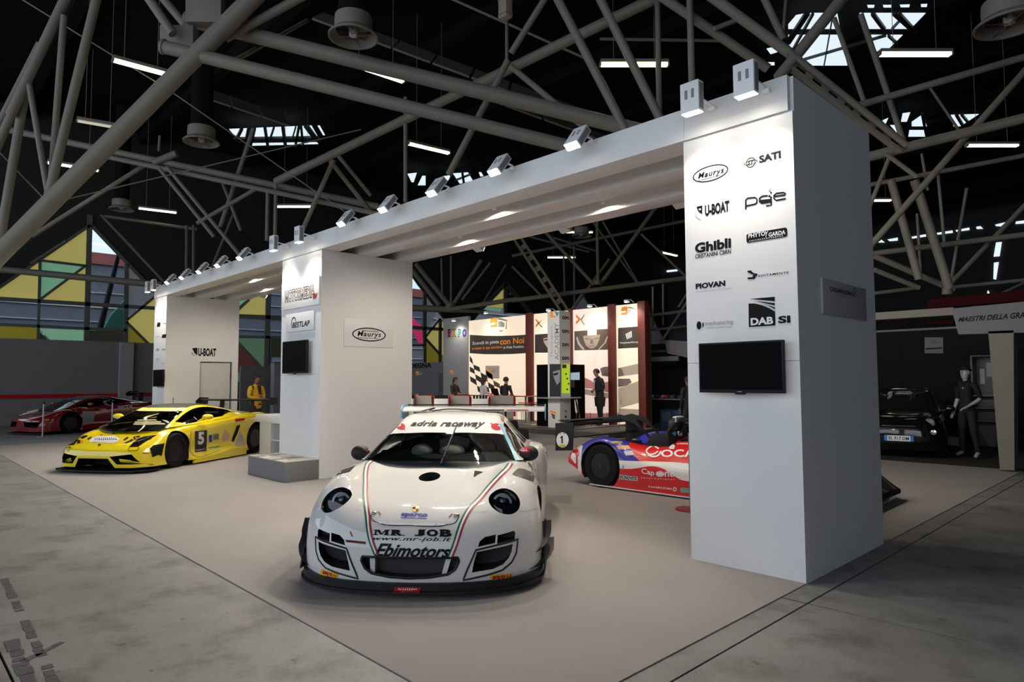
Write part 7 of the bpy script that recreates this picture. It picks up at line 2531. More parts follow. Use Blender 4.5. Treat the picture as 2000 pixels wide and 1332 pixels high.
for k in range(3):
    TA.shape([(1076 + k, 807 + k * 3.2), (1084.5, 811 + k * 3), (1083.5, 813 + k * 3), (1077 + k, 809.5 + k * 3.2)], M_BLACK, 'totem_stripe')
TB.putc(rect2d(), 1105, 803, 5, 4, M_GREYP, 'totem_mark')
TB.putc(rect2d(), 1105, 814, 3, 4, M_BLACK, 'totem_mark')

# clear plastic chairs and round red tables in the booth
M_CLEAR = glass_mat('clear_plastic', (0.86, 0.86, 0.86), 0.08, 0.12)


def clear_chair():
    t = thing('chair', '', 'chair', (0, 0, ZP), 0, 'clear plastic chairs in the academy booth')
    MB().grid([[(x, y, .45 + .01 * math.cos(y * 8)) for y in np.linspace(-.19, .19, 6)] for x in np.linspace(-.19, .20, 5)]).build('seat', M_CLEAR, t, smooth=True)
    MB().grid([[(-.19 - .05 * i / 6 - .03 * (1 - (y / .19) ** 2), y * (1 - .25 * (i / 6) ** 3), .46 + .40 * i / 6) for y in np.linspace(-.19, .19, 7)] for i in range(7)]).build('backrest', M_CLEAR, t, smooth=True)
    for x, y in ((.17, .16), (.17, -.16), (-.17, .16), (-.17, -.16)):
        MB().tube((x, y, .45), (x * 1.12, y * 1.1, 0), .018, .012, n=8).build('leg', M_CLEAR, t, smooth=True)
    return t


cc0 = clear_chair()
chs = [(-15.35, 15.05, 0.6, 'clear plastic chair nearest the white car wing at the booth edge'), (-15.85, 15.25, 2.2, 'clear plastic chair beside the round red table left of the totem'), (-14.75, 16.35, -0.8, 'clear plastic chair just left of the totem'), (-13.25, 15.85, 0.4, 'clear plastic chair between the totem and the suited man'), (-12.65, 16.55, -2.6, 'clear plastic chair behind the suited man')]
for k, (x, y, rz, lab) in enumerate(chs):
    if k == 0:
        cc0.location, cc0.rotation_euler, cc0['label'] = (x, y, ZP + 0.0005), (0, 0, rz), lab
    else:
        copy_tree(cc0, (x, y, ZP + 0.0005), rz, lab)


def red_table(u, v, label, r=.36, h=.74):
    t = thing('table', label, 'table', (u, v, ZP))
    MB().lathe([(.001, h - .03), (r, h - .03), (r, h), (.001, h)], n=28).build('tabletop', M_PRED, t)
    MB().tube((0, 0, .02), (0, 0, h - .03), .03).build('column', M_STEEL, t)
    MB().lathe([(.001, 0), (.24, 0), (.22, .02), (.001, .03)], n=24).build('foot', M_STEEL, t)
    return t


red_table(-15.45, 15.7, 'round red table among clear chairs left of the totem')
tb = thing('bar_table', 'long red topped bar table where three people sit in the booth', 'table', (-18.6, 16.2, ZP), world=True)
pa, pb_ = on_ax(905, 773, 1, 16.45), on_ax(1036, 773, 1, 16.45)
zt2 = 1.10
MB().box(pa[0], pb_[0], 16.12, 16.78, zt2 - .04, zt2).build('tabletop', M_PRED, tb, bevel=0.004)
for x in (pa[0] + .2, (pa[0] + pb_[0]) / 2, pb_[0] - .2):
    MB().box(x - .04, x + .04, 16.41, 16.49, ZP, zt2 - .04).build('leg', M_STEEL, tb)
# laptop on it
lx = on_ax(968, 770, 1, 16.4)
lp = thing('laptop', 'open black laptop on the red bar table', 'laptop', (lx[0], 16.50, zt2), 0.1)
MB().box(-.17, .17, -.12, .12, 0, .018).build('base', M_BEZEL, lp)
MB().prism([(-.17, -.12, .018), (.17, -.12, .018), (.17, -.20, .24), (-.17, -.20, .24)], (0, .01, .003)).build('lid', M_BEZEL, lp)

# row of grey backed pit benches in front of the booth, seen over the white car
M_BENCH = mat('bench_grey_vinyl', (0.42, 0.39, 0.35), 0.4)
dB = 18.6


def bench(u0, u1, label):
    a, b = at_d(u0, 781, dB), at_d(u1, 781, dB)
    c = (a + b) / 2
    w = float(np.linalg.norm(b - a)) / 2
    zt = float(at_d((u0 + u1) / 2, 773, dB)[2])
    t = thing('bench', label, 'bench', (c[0], c[1], 0.007), YAW, 'grey backed benches in front of the booth')
    n = 6
    MB().grid([[(x, -.16 + .16 * (1 - math.sin(PI / 2 * k / n)), .55 + (zt - .55) * math.sin(PI / 2 * min(1, k / n * 1.0))) for x in (-w, w)] for k in range(n + 1)] + [[(x, .03, zt - .03) for x in (-w, w)], [(x, .05, .50) for x in (-w, w)], [(x, -.16, .50) for x in (-w, w)]]).build('backrest', M_BENCH, t, smooth=True)
    MB().box(-w, w, -.42, .03, .40, .50).build('seat', M_BENCH, t, bevel=0.015)
    for s in (-1, 1):
        MB().pipe([(s * (w + .03), .02, .62), (s * (w + .03), -.02, zt - .05), (s * (w - .02), -.06, zt + .01), (s * (w - .10), -.10, zt + .01)], .03, n=8).build('red_bracket', M_PRED, t, smooth=True)
        MB().box(s * (w - .05) - .03, s * (w - .05) + .03, -.38, .0, 0, .40).build('leg', M_BEZEL, t)
    return t


bench(812, 844, 'grey bench back nearest the middle pillar, first of the row')
bench(881, 917, 'grey bench back in the middle of the row below the seated woman')
bench(958, 1003, 'grey bench back at the right end of the row')


def crate(u0, u1, label):
    a, b = at_d(u0, 785, dB - .3), at_d(u1, 785, dB - .3)
    c = (a + b) / 2
    w = float(np.linalg.norm(b - a)) / 2
    z1, z2 = float(at_d(u0, 779, dB - .3)[2]), float(at_d(u0, 773, dB - .3)[2])
    t = thing('white_unit', label, 'cabinet', (c[0], c[1], 0.007), YAW, 'white slatted units between the benches')
    MB().box(-w, w, -.15, .15, 0, z1).build('body', M_STAND, t, bevel=0.01)
    for k in range(5):
        x = -w * .75 + w * 1.5 * k / 4
        MB().box(x - .025, x + .025, -.12, .12, z1, z2 + .01).build('slat', M_BEZEL, t)
    return t


crate(849, 876, 'white unit topped with black slats, left of the two between benches')
crate(922, 954, 'white unit topped with black slats, right of the two between benches')
crate(802, 808, 'narrow white unit with black slats touching the middle pillar')

# ================================================================ dark stand right of the booth
M_NIGHT = mat('dark_booth_cloth', (0.012, 0.012, 0.014), 0.8)
ds = thing('dark_booth', 'dark recess with a white header right of the red brown posts', 'booth', (-9, 21, 0), world=True)
xr0, xr1 = float(on_ax(1262, 750, 1, 21.5)[0]), float(on_ax(1420, 750, 1, 21.5)[0])
MB().box(xr0, xr1, 21.5, 21.6, 0, 3.0).build('back_wall', M_NIGHT, ds)
hA, hB = on_ax(1303, 656, 1, 19.5), on_ax(1352, 696, 1, 19.5)
MB().prism([tuple(on_ax(u, v, 1, 19.5)) for u, v in ((1303, 690), (1360, 702), (1360, 668), (1298, 664))], (0, .1, 0)).build('header_sign', M_PARTL, ds)
HS = FlatC(1, 19.5, -1, ds)
HS.putc(marks(8, 16), 1331, 684, 22, 4, M_GREYP, 'header_mark')
HS.putc(disc2d(16), 1313, 682, 7, 7, M_GREYP, 'header_mark')
pA, pB = on_ax(1262, 703, 1, 19.6), on_ax(1325, 704, 1, 19.6)
MB().box(pA[0], pB[0], 19.55, 19.65, float(pA[2]) - .06, float(pA[2]) + .10).build('header_beam', M_PARTL, ds)
MB().box(pA[0], float(on_ax(1300, 680, 1, 19.6)[0]), 19.55, 19.65, float(pA[2]) + .25, float(pA[2]) + .33).build('header_beam', M_TRUSSD, ds)
MB().box(float(on_ax(1267, 740, 1, 20.2)[0]), float(on_ax(1270, 740, 1, 20.2)[0]), 20.2, 20.25, 1.0, 2.1).build('white_edge', M_PARTL, ds)
dt = thing('table', 'grey topped table with toys in the dark recess', 'table', (-9, 19, 0), world=True)
qa, qb = on_ax(1268, 778, 1, 18.9), on_ax(1340, 778, 1, 18.9)
ztab = float(qa[2])
MB().box(qa[0], qb[0], 18.9, 19.6, ztab - .04, ztab).build('tabletop', M_GREYP, dt, bevel=0.004)
for x in (qa[0] + .08, qb[0] - .08):
    for y in (18.97, 19.53):
        MB().box(x - .03, x + .03, y - .03, y + .03, 0, ztab - .04).build('leg', M_BEZEL, dt)
for k, (u, c_, lab) in enumerate(((1267, (0.55, 0.25, 0.35), 'pink'), (1274, (0.40, 0.40, 0.50), 'pale'), (1285, (0.05, 0.05, 0.20), 'navy'), (1297, (0.55, 0.45, 0.30), 'tan'), (1306, (0.5, 0.02, 0.02), 'red'), (1315, (0.05, 0.25, 0.08), 'green'), (1327, (0.05, 0.05, 0.3), 'blue'))):
    p = on_ax(u, 775, 1, 19.15)
    t = thing('model_car', '%s toy car displayed on the grey table in the dark recess' % lab, 'toy', (p[0], 19.15, ztab), 1.2 + 0.1 * k)
    m = mat('toy_' + lab, c_, 0.3)
    MB().prism([(-.12, -.05, .02), (.12, -.05, .02), (.12, -.05, .06), (.06, -.05, .075), (.02, -.05, .12), (-.06, -.05, .12), (-.12, -.05, .08)], (0, .10, 0)).build('body', m, t, bevel=0.008)
    for x in (-.07, .07):
        for s in (-1, 1):
            MB().lathe([(.001, -.012), (.025, -.012), (.025, .012), (.001, .012)], (x, s * .05, .025), 'y', n=12).build('wheel', M_TYRE, t)
bc = thing('counter', 'blue fronted cabinet below the toy table in the dark recess', 'counter', (-9, 19, 0), world=True)
ua, ub = on_ax(1297, 800, 1, 18.6), on_ax(1338, 800, 1, 18.6)
M_NAVY = mat('dull_navy', (0.02, 0.05, 0.13), 0.6)
MB().box(ua[0], ub[0], 18.35, 18.85, 0, float(ua[2])).build('body', M_NAVY, bc, bevel=0.01)
MB().box(ua[0] - .02, ub[0] + .02, 18.33, 18.87, float(ua[2]), float(ua[2]) + .03).build('top_board', M_NIGHT, bc)
MB().box(ua[0] + .1, ua[0] + .4, 18.34, 18.35, .3, .6).build('door', mat('slate_blue', (0.06, 0.09, 0.13), 0.6), bc)

# red disc foot of a stanchion by the near pillar
rp = gnd(1335, 996)
rb = thing('stanchion', 'stanchion with a round red foot half hidden by the near pillar', 'stanchion', (float(gnd(1350, 997)[0]), float(gnd(1350, 997)[1]), 0.007))
MB().lathe([(.001, .03), (.10, .028), (.19, .015), (.195, .0), (.001, 0)], n=32).build('foot', mat('stanchion_red', (0.20, 0.008, 0.012), 0.4), rb, smooth=True)
MB().tube((0, 0, .02), (0, 0, .95), .02, n=12).build('post', M_STEEL, rb, smooth=True)
# stanchions by the red car
for k, (u, v, d_, lab) in enumerate(((83, 854, None, 'steel stanchion post before the nose of the dark red car'), (218, 849, None, 'steel stanchion post before the door of the dark red car'))):
    p = gnd(u, v)
    t = thing('stanchion', lab, 'stanchion', (p[0], p[1], 0.0))
    MB().lathe([(.001, .02), (.14, .012), (.15, 0), (.001, 0)], n=24).build('foot', M_STEEL, t, smooth=True)
    MB().tube((0, 0, .012), (0, 0, .98), .02, n=10).build('post', M_STEEL, t, smooth=True)
    MB().lathe([(.001, .98), (.03, .98), (.03, 1.04), (.001, 1.05)], n=14).build('belt_head', M_BEZEL, t, smooth=True)

# ================================================================ dark stand at the right edge with the hatchback
YD = 14.35
M_FILM = mat('glossy_black_film', (0.006, 0.006, 0.0065), 0.45, bump=0.5, bscale=3.0, spec=0.04)
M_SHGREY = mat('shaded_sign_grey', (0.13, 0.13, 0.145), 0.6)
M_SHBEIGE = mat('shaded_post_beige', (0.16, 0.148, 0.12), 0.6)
dk = thing('black_carpet', 'black carpet of the dark stand under the small hatchback', 'carpet', (-2, 16, 0), world=True)
MB().box(-9.3, 2.5, 14.69, 19.37, 0.0005, 0.006).box(-2.2, 2.5, YD, 14.69, 0.0005, 0.006).build('pile', mat('black_carpet_pile', (0.010, 0.010, 0.011), 0.95), dk)
rw_ = thing('booth_wall', 'glossy black film wall behind the hatchback at right', 'booth wall', (-3, 19.4, 0), world=True)
zf = float(on_ax(1800, 645, 1, 19.4)[2])
for k in range(6):
    xx = -9.3 + k * 1.95
    MB().box(xx + 0.003, xx + 1.947, 19.4, 19.46, 0.007, zf).build('film_panel', M_FILM, rw_)
MB().box(-9.3, 2.4, 19.38, 19.46, zf, zf + 0.05).build('top_rail', M_SHBEIGE, rw_)
WF = FlatC(1, 19.4, -1, rw_)
WF.shape([(1806, 659), (1842, 659), (1842, 690), (1806, 690)], M_SHGREY, 'notice')
WF.shape([(1808, 680), (1840, 678), (1840, 681), (1808, 683)], M_BLACK, 'notice_line', 0.006)
WF.shape([(1818, 664), (1826, 662), (1832, 668), (1828, 673), (1820, 671)], M_BROWN, 'notice_mark', 0.006)
fr = thing('booth_frame', 'shaded frame with the MAESTRI DELLA GRA header at the right edge', 'booth frame', (-1.5, YD, 0), world=True)
P3 = lambda u, v, y=YD: tuple(on_ax(u, v, 1, y))
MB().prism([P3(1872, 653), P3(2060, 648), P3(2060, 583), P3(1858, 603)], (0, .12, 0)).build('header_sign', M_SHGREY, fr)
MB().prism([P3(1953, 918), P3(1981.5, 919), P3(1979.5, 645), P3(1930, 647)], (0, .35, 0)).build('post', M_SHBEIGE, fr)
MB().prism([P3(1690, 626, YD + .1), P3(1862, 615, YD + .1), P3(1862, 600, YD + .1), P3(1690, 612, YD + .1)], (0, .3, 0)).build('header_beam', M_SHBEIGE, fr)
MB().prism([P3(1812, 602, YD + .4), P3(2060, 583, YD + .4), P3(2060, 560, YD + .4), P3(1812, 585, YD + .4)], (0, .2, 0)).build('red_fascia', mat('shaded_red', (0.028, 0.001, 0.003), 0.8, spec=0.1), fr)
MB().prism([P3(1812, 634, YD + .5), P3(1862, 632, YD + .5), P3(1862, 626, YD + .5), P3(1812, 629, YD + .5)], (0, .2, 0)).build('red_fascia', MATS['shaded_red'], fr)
HF = FlatC(1, YD, -1, fr)
V_, F_ = L('MAESTRI DELLA GRA', 0.03, 0.2)
pts4 = [np.array(HF.uv(q)) for q in ((1871, 629), (2002, 621), (2002, 609), (1873, 620))]
Pm = [pts4[0] * (1 - x) * (1 - y) + pts4[1] * x * (1 - y) + pts4[2] * x * y + pts4[3] * (1 - x) * y for x, y in V_]
MB().add([(q[0], YD - .004, q[1]) for q in Pm], F_).build('lettering', M_BLACK, fr)
# glass showcase with papers, low grey block
sh = thing('showcase', 'dim glass showcase with shelves behind the mannequin', 'showcase', (-2.2, 19.0, 0), world=True)
sx0, sx1 = float(on_ax(1900, 750, 1, 19.1)[0]), float(on_ax(1952, 750, 1, 19.1)[0])
zz0 = float(on_ax(1920, 695, 1, 19.1)[2])
MB().box(sx0, sx1, 19.3, 19.35, 0.01, zz0).build('back_panel', mat('showcase_back', (0.035, 0.04, 0.04), 0.5), sh)
for k, v in enumerate((695, 773, 797, 822, 877)):
    z = float(on_ax(1920, v, 1, 19.0)[2])
    MB().box(sx0, sx1, 18.95, 19.3, z - .012, z + .012).build('shelf', M_SHGREY, sh)
for x in (sx0, sx1 - .03):
    MB().box(x, x + .03, 18.95, 19.3, 0.01, zz0).build('upright', M_SHGREY, sh)
for k, (u, v, w, h) in enumerate(((1915, 735, 8, 30), (1928, 722, 9, 28))):
    a = on_ax(u - w / 2, v + h / 2, 1, 19.1)
    b = on_ax(u + w / 2, v - h / 2, 1, 19.1)
    tag(MB().box(a[0], b[0], 19.29, 19.297, a[2], b[2]).build('leaflet', M_PARTL if k else M_GREYP), ('dim pale leaflet high in the showcase' if k else 'dim grey leaflet in the showcase beside the pale one'), 'leaflet')
lbk = thing('low_box', 'low grey box on the black carpet between hatchback and mannequin', 'box', (0, 0, 0), world=True)
a, b = on_ax(1854, 875, 1, 19.0), on_ax(1872, 855, 1, 19.0)
MB().box(a[0], b[0], 19.0, 19.3, 0.007, b[2]).build('body', M_PART, lbk, bevel=0.005)
MB().box(a[0] - .01, b[0] + .01, 18.99, 19.31, b[2], b[2] + .015).build('lid', M_SHGREY, lbk)

# ================================================================ people
M_SKIN = mat('skin', (0.42, 0.24, 0.17), 0.55, var=0.06)
M_HAIRD = mat('dark_hair', (0.018, 0.012, 0.010), 0.6)
M_HAIRB = mat('brown_hair', (0.05, 0.028, 0.018), 0.6)
M_SHOE = mat('black_shoe', (0.012, 0.011, 0.011), 0.4)
M_SUIT = mat('dark_suit', (0.014, 0.014, 0.017), 0.75)
M_SHIRT = mat('white_shirt', (0.62, 0.62, 0.62), 0.7)
M_MANN = mat('mannequin_white', (0.40, 0.40, 0.40), 0.4)


def person(name, label, cat, loc, rz, pose, cols, hair=None, hair_style='short', height=1.75, hands=True, face=True, group=None, bulk=1.0):
    """one skinned body. pose: joint -> (x forward, y left, z); cols: material per body region"""
    J = dict(pelvis=(0, 0, .95), waist=(0, 0, 1.10), chest=(.0, 0, 1.30), collar=(-.01, 0, 1.44), neck=(.0, 0, 1.51), jaw=(.022, 0, 1.575), skull=(.005, 0, 1.655), crown=(-.005, 0, 1.71),
             shl=(-.01, .165, 1.41), ell=(-.03, .215, 1.13), wrl=(.05, .22, .89), hal=(.075, .215, .82), shr=(-.01, -.165, 1.41), elr=(-.03, -.215, 1.13), wrr=(.05, -.22, .89), har=(.075, -.215, .82),
             hil=(0, .085, .90), knl=(.02, .095, .49), anl=(-.02, .10, .09), tol=(.13, .12, .035), hir=(0, -.085, .90), knr=(.02, -.095, .49), anr=(-.02, -.10, .09), tor=(.13, -.12, .035))
    look = Vector(pose.get('look', (1, 0, 0)))
    J.update({a: b for a, b in pose.items() if a != 'look'})
    Rr = dict(pelvis=.135, waist=.125, chest=.145, collar=.085, neck=.054, jaw=.068, skull=.090, crown=.066, shl=.068, ell=.045, wrl=.029, hal=.032, shr=.068, elr=.045, wrr=.029, har=.032,
              hil=.100, knl=.064, anl=.043, tol=.034, hir=.100, knr=.064, anr=.043, tor=.034)
    B = [('pelvis', 'waist', 'top'), ('waist', 'chest', 'top'), ('chest', 'collar', 'top'), ('collar', 'neck', 'skin'), ('neck', 'jaw', 'skin'), ('jaw', 'skull', 'skin'), ('skull', 'crown', 'skin')]
    for s in 'lr':
        B += [('collar', 'sh' + s, 'top'), ('sh' + s, 'el' + s, 'sleeve'), ('el' + s, 'wr' + s, 'forearm'), ('wr' + s, 'ha' + s, 'hand'), ('pelvis', 'hi' + s, 'legs'), ('hi' + s, 'kn' + s, 'legs'), ('kn' + s, 'an' + s, 'legs'), ('an' + s, 'to' + s, 'shoe')]
    for n_ in ('pelvis', 'waist', 'chest', 'shl', 'shr', 'ell', 'elr', 'hil', 'hir'):
        Rr[n_] *= bulk
    k = height / 1.75
    names = list(J)
    V = [Vector(J[n]) * k for n in names]
    R = [Rr[n] * k for n in names]
    E = [(names.index(a), names.index(b)) for a, b, _ in B]
    reg = [r for _, _, r in B]
    if hands:
        for s, sg in (('l', 1), ('r', -1)):
            w, h = Vector(J['wr' + s]) * k, Vector(J['ha' + s]) * k
            d = (h - w).normalized()
            side = d.cross(Vector((0, 0, 1)))
            if side.length < .2:
                side = Vector((1, 0, 0))
            side.normalize()
            up = side.cross(d)
            ih = names.index('ha' + s)
            for q, (off, ln) in enumerate(((-.026, .060), (-.009, .070), (.009, .066), (.025, .052))):
                p1 = h + side * off * k + d * ln * .55 * k - up * .004
                p2 = h + side * off * k + d * ln * k - up * .020 * k
                i1 = len(V)
                V += [p1, p2]
                R += [.0095 * k, .0075 * k]
                E += [(ih, i1), (i1, i1 + 1)]
                reg += ['hand', 'hand']
            t1 = w + d * .03 * k - side * .040 * k * 1.0
            t2 = t1 + d * .045 * k - side * .010 * k
            i1 = len(V)
            V += [t1, t2]
            R += [.011 * k, .009 * k]
            E += [(names.index('wr' + s), i1), (i1, i1 + 1)]
            reg += ['hand', 'hand']
    me = bpy.data.meshes.new('body')
    me.from_pydata([tuple(v) for v in V], E, [])
    t = thing(name, label, cat, loc, rz, group)
    o = bpy.data.objects.new('body', me)
    COL.objects.link(o)
    o.parent = t
    bm = bmesh.new()
    bm.from_mesh(me)
    ly = bm.verts.layers.skin.verify()
    bm.verts.ensure_lookup_table()
    for i, v in enumerate(bm.verts):
        v[ly].radius = (R[i], R[i])
        v[ly].use_root = i == names.index('pelvis')
    bm.to_mesh(me)
    bm.free()
    md = o.modifiers.new('skin', 'SKIN')
    md.use_smooth_shade = True
    md.branch_smoothing = .6
    sb = o.modifiers.new('sub', 'SUBSURF')
    sb.levels = sb.render_levels = 2
    ev = o.evaluated_get(bpy.context.evaluated_depsgraph_get())
    m2 = bpy.data.meshes.new_from_object(ev)
    o.modifiers.clear()
    o.data = m2
    bpy.data.meshes.remove(me)
    regs = ['top', 'sleeve', 'forearm', 'hand', 'skin', 'legs', 'shoe']
    m2.materials.clear()
    for r in regs:
        m2.materials.append(cols.get(r) or cols.get({'sleeve': 'top', 'forearm': 'sleeve', 'hand': 'skin', 'shoe': 'legs'}.get(r, 'skin')) or cols.get('top') or M_SKIN)
    for p in m2.polygons:
        c = p.center
        best, bi = 1e9, 0
        for (a, b), r in zip(E, reg):
            A, Bv = V[a], V[b]
            ab = Bv - A
            tt = max(0, min(1, (c - A).dot(ab) / max(1e-9, ab.dot(ab))))
            dd = (c - (A + ab * tt)).length - (R[a] + (R[b] - R[a]) * tt)
            if dd < best:
                best, bi = dd, regs.index(r)
        p.material_index = bi
        p.use_smooth = True
    sk, jw, cr = Vector(J['skull']) * k, Vector(J['jaw']) * k, Vector(J['crown']) * k
    up = (cr - jw).normalized()
    fw = look
    fw = (fw - up * fw.dot(up)).normalized()
    lf = up.cross(fw)
    rot = Matrix((fw, lf, up)).transposed()

    def place(mb):
        mb.v = [tuple(rot @ Vector(p) * k + sk) for p in mb.v]
        return mb
    if face:
        place(MB().prism([(.078, -.010, .015), (.078, .010, .015), (.082, .016, -.030), (.082, -.016, -.030)], (.022, 0, -.008))).build('nose', cols.get('skin') or M_SKIN, t, bevel=0.004)
        for s in (1, -1):
            place(MB().ellipsoid((.078, .031 * s, .012), (.010, .013, .008), 8, 6)).build('eye', M_HAIRD if face != 'blank' else cols['skin'], t, smooth=True)
            place(MB().ellipsoid((.0, .086 * s, -.008), (.020, .010, .032), 8, 6)).build('ear', cols.get('skin') or M_SKIN, t, smooth=True)
        place(MB().ellipsoid((.080, 0, -.058), (.008, .024, .006), 8, 6)).build('mouth', mat('lips', (0.30, 0.12, 0.10), 0.5) if face != 'blank' else cols['skin'], t, smooth=True)
    if hair:
        G_ = []
        for i in range(8):
            row = []
            for j in range(17):
                a = -PI + 2 * PI * j / 16
                lim = 1.25 if abs(a) < .9 else (1.9 if hair_style == 'short' else 2.35)
                th = lim * i / 7
                rr = .100 + (.006 if hair_style == 'short' else .012)
                row.append((rr * math.sin(th) * math.cos(a) - .008, rr * .96 * math.sin(th) * math.sin(a), .105 * math.cos(th) + .004))
            G_.append(row)
        place(MB().grid(G_)).build('hair', hair, t, smooth=True)
        if hair_style == 'long':
            place(MB().ellipsoid((-.085, 0, -.11), (.045, .085, .17))).build('hair_length', hair, t, smooth=True)
    t['_fin'] = 1
    return t, place


def face_to(p, q):
    return math.atan2(q[1] - p[1], q[0] - p[0])


# man in the dark suit on the platform
ps = gnd(1172, 832, ZP)
tosuit = (-RT[0], -RT[1])
suit, pl_s = person('person', 'man in a dark suit with white shirt looking down before the booth', 'person', (ps[0], ps[1], ZP), math.atan2(-RT[1], -RT[0]) + .35,
                    dict(chest=(.03, 0, 1.30), collar=(.05, 0, 1.43), neck=(.075, 0, 1.495), jaw=(.12, 0, 1.55), skull=(.115, 0, 1.635), crown=(.10, 0, 1.70), shl=(.04, .185, 1.40), shr=(.04, -.185, 1.40), ell=(-.02, .24, 1.14), elr=(-.02, -.24, 1.14), wrl=(.20, .10, 1.07), hal=(.26, .05, 1.07), wrr=(.20, -.10, 1.05), har=(.26, -.05, 1.06),
                         hil=(0, .09, .90), hir=(0, -.09, .90), knl=(.03, .12, .49), knr=(-.02, -.10, .49), anl=(.0, .13, .09), anr=(-.06, -.11, .09), tol=(.15, .15, .035), tor=(.09, -.12, .035), look=(1, 0, -.5)),
                    dict(top=M_SUIT, sleeve=M_SUIT, forearm=M_SUIT, hand=M_SKIN, skin=M_SKIN, legs=M_SUIT, shoe=M_SHOE), M_HAIRD, 'short', 1.84, bulk=1.22)
MB().prism([(.17, -.035, 1.47), (.17, .035, 1.47), (.185, .02, 1.30), (.17, 0, 1.17), (.185, -.02, 1.30)], (.012, 0, 0)).build('shirt_front', M_SHIRT, suit)
MB().box(.262, .275, -.035, .035, 1.05, 1.16).build('phone', M_BEZEL, suit)
for s in (1, -1):
    MB().prism([(.10, s * .12, .62), (-.10, s * .13, .62), (-.13, s * .15, .92), (.12, s * .14, .92)], (0, s * .02, 0)).build('jacket_skirt', M_SUIT, suit, bevel=0.008)

# man in the yellow jacket behind the yellow car
py = at_d(500, 760, 18.4)
M_YJ = mat('yellow_jacket', (0.60, 0.36, 0.015), 0.7)
yj, _ = person('person', 'man in a yellow jacket standing with folded arms behind the yellow car', 'person', (py[0], py[1], 0.007), math.atan2(RT[1], RT[0]) - .5,
               dict(jaw=(.05, 0, 1.565), skull=(.035, 0, 1.65), crown=(.02, 0, 1.71), ell=(.02, .25, 1.15), elr=(.02, -.25, 1.15), wrl=(.20, .02, 1.17), hal=(.23, -.06, 1.18), wrr=(.21, -.03, 1.12), har=(.24, .05, 1.13), shl=(0, .19, 1.40), shr=(0, -.19, 1.40), look=(1, 0, -.35)),
               dict(top=M_YJ, sleeve=M_YJ, forearm=M_YJ, hand=M_SKIN, skin=mat('tanned_skin', (0.25, 0.12, 0.08), 0.55), legs=M_SUIT, shoe=M_SHOE), M_HAIRD, 'short', 1.80, bulk=1.18)
MB().prism([(.12, -.07, 1.50), (.12, .07, 1.50), (.155, .045, 1.33), (.165, 0, 1.25), (.155, -.045, 1.33)], (.012, 0, 0)).build('dark_scarf', M_SUIT, yj)

# three people at the bar table
sit = dict(pelvis=(0, 0, .78), waist=(.02, 0, .95), chest=(.04, 0, 1.13), collar=(.05, 0, 1.27), neck=(.07, 0, 1.34), jaw=(.10, 0, 1.40), skull=(.085, 0, 1.485), crown=(.07, 0, 1.54), shl=(.04, .165, 1.24), shr=(.04, -.165, 1.24), ell=(.10, .22, 1.0), elr=(.10, -.22, 1.0), wrl=(.30, .12, .985), hal=(.36, .09, .985), wrr=(.30, -.12, .985), har=(.36, -.09, .985),
           hil=(.06, .09, .76), hir=(.06, -.09, .76), knl=(.40, .12, .72), knr=(.40, -.12, .72), anl=(.30, .12, .34), anr=(.30, -.12, .34), tol=(.44, .13, .29), tor=(.44, -.13, .29))
M_STOOL = mat('stool_dark', (0.03, 0.03, 0.032), 0.5)


def stool(x, y, label):
    t = thing('bar_stool', label, 'stool', (x, y, ZP))
    MB().lathe([(.001, .575), (.19, .575), (.20, .60), (.18, .62), (.001, .625)], n=24).build('seat', M_STOOL, t, smooth=True)
    MB().tube((0, 0, .02), (0, 0, .575), .025).build('column', M_STEEL, t)
    MB().lathe([(.001, 0), (.22, 0), (.20, .02), (.001, .03)], n=24).build('foot', M_STEEL, t, smooth=True)
    MB().pipe([(.17 * math.cos(a), .17 * math.sin(a), .29) for a in np.linspace(0, 2 * PI, 17)[:-1]], .010, n=6, closed=True).build('foot_ring', M_STEEL, t, smooth=True)


M_DTOP = mat('dark_brown_top', (0.05, 0.042, 0.038), 0.8)
for u, lab, rz, cols, hair, hs, sl in ((886, 'woman with long brown hair in a dark top seated at left of the red table', .2, dict(top=M_DTOP, legs=M_SUIT, skin=M_SKIN, shoe=M_SHOE, hand=M_SKIN), M_HAIRB, 'long', 'left end'),
                                        (941, 'woman with long dark hair in a pale grey top seated at the red table', PI / 2 - .3, dict(top=M_SHIRT, legs=M_SUIT, skin=M_SKIN, shoe=M_SHOE, hand=M_SKIN), M_HAIRB, 'long', 'centre'),
                                        (986, 'man with short dark hair in a black top seated at the red table', PI / 2 + .25, dict(top=M_SUIT, legs=M_SUIT, skin=M_SKIN, shoe=M_SHOE, hand=M_SKIN), M_HAIRD, 'short', 'right end')):
    y = 15.72
    x = float(on_ax(u, 760, 1, y)[0])
    person('person', lab, 'person', (x, y, ZP), rz, sit, cols, hair, hs, 1.75)
    stool(x, y, 'dark bar stool at the %s of the red table' % sl)
# shoulder bag hung behind the seated woman

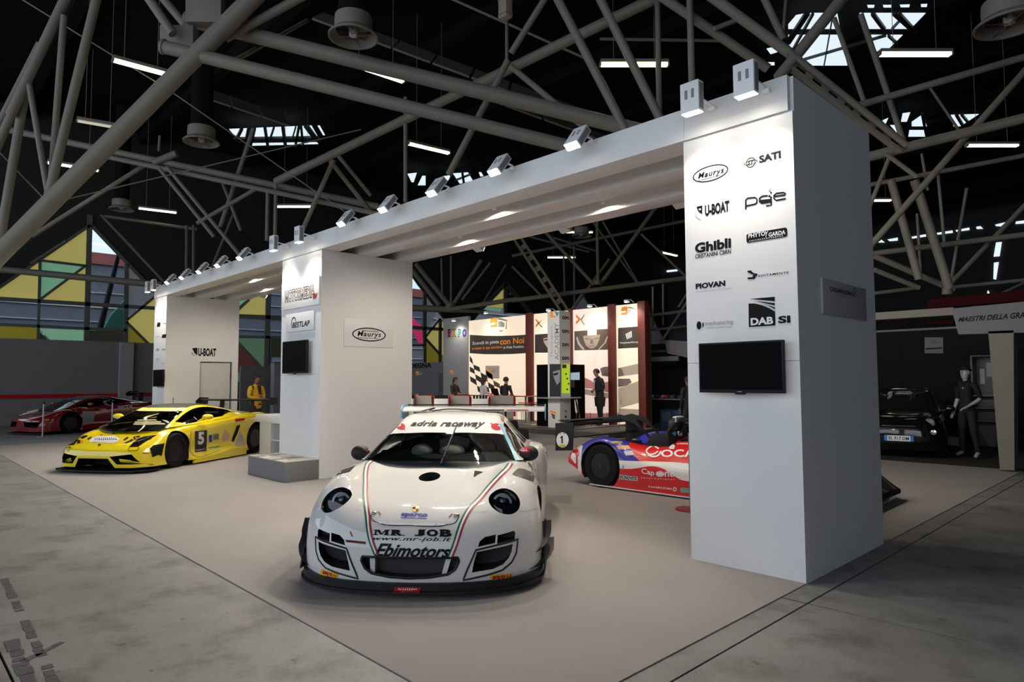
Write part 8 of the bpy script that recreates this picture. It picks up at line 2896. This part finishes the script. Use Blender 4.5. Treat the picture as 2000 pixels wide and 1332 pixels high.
# faint person by the near pillar in the dark recess
pd = at_d(1345, 790, 17.5)
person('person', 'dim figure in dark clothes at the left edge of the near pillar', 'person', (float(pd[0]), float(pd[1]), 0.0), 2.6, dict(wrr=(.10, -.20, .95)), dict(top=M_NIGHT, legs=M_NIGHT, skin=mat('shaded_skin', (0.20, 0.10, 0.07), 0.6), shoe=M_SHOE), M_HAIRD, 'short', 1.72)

# mannequin with cap and black polo shirt
pm = gnd(1893, 894)
M_POLO = mat('black_polo', (0.008, 0.008, 0.009), 0.85)
M_JEANS = mat('dark_jeans', (0.014, 0.015, 0.022), 0.85)
ma, plm = person('mannequin', 'white mannequin in black cap black polo and dark trousers at right', 'mannequin', (pm[0], pm[1], 0.007), math.atan2(-CAM_POS[1] - pm[1], -pm[0]) - .75,
                 dict(ell=(-.06, .25, 1.14), wrl=(.16, .15, .98), hal=(.22, .12, .95), elr=(-.05, -.24, 1.13), wrr=(.06, -.25, .88), har=(.10, -.25, .81), hil=(0, .10, .90), hir=(0, -.10, .90), knl=(.03, .15, .49), knr=(.0, -.13, .49), anl=(.0, .20, .09), anr=(-.04, -.17, .09), tol=(.13, .25, .035), tor=(.10, -.20, .035), shl=(0, .19, 1.41), shr=(0, -.19, 1.41)),
                 dict(top=M_POLO, sleeve=M_POLO, forearm=M_MANN, hand=M_MANN, skin=M_MANN, legs=M_JEANS, shoe=M_MANN), None, 'short', 1.86, face='blank')
plm(MB().grid([[(.104 * math.sin(1.45 * i / 6) * math.cos(a) - .005, .102 * math.sin(1.45 * i / 6) * math.sin(a), .03 + .085 * math.cos(1.45 * i / 6)) for a in np.linspace(-PI, PI, 17)] for i in range(7)])).build('cap', M_POLO, ma, smooth=True)
plm(MB().prism([(.085, -.07, .038), (.14, -.06, .028), (.175, 0, .022), (.14, .06, .028), (.085, .07, .038)], (0, 0, .008))).build('cap_peak', M_POLO, ma)
MB().pipe([(.055, -.05, 1.555), (.085, 0, 1.52), (.055, .05, 1.555), (-.05, .055, 1.575), (-.05, -.055, 1.575)], .014, n=6, closed=True).build('collar', M_POLO, ma, smooth=True)
MB().box(.155, .160, .05, .09, 1.42, 1.44).build('chest_badge', M_LIGHTP, ma)

for o_ in bpy.data.objects:
    for k_ in ('_world', '_fin'):
        if k_ in o_:
            del o_[k_]
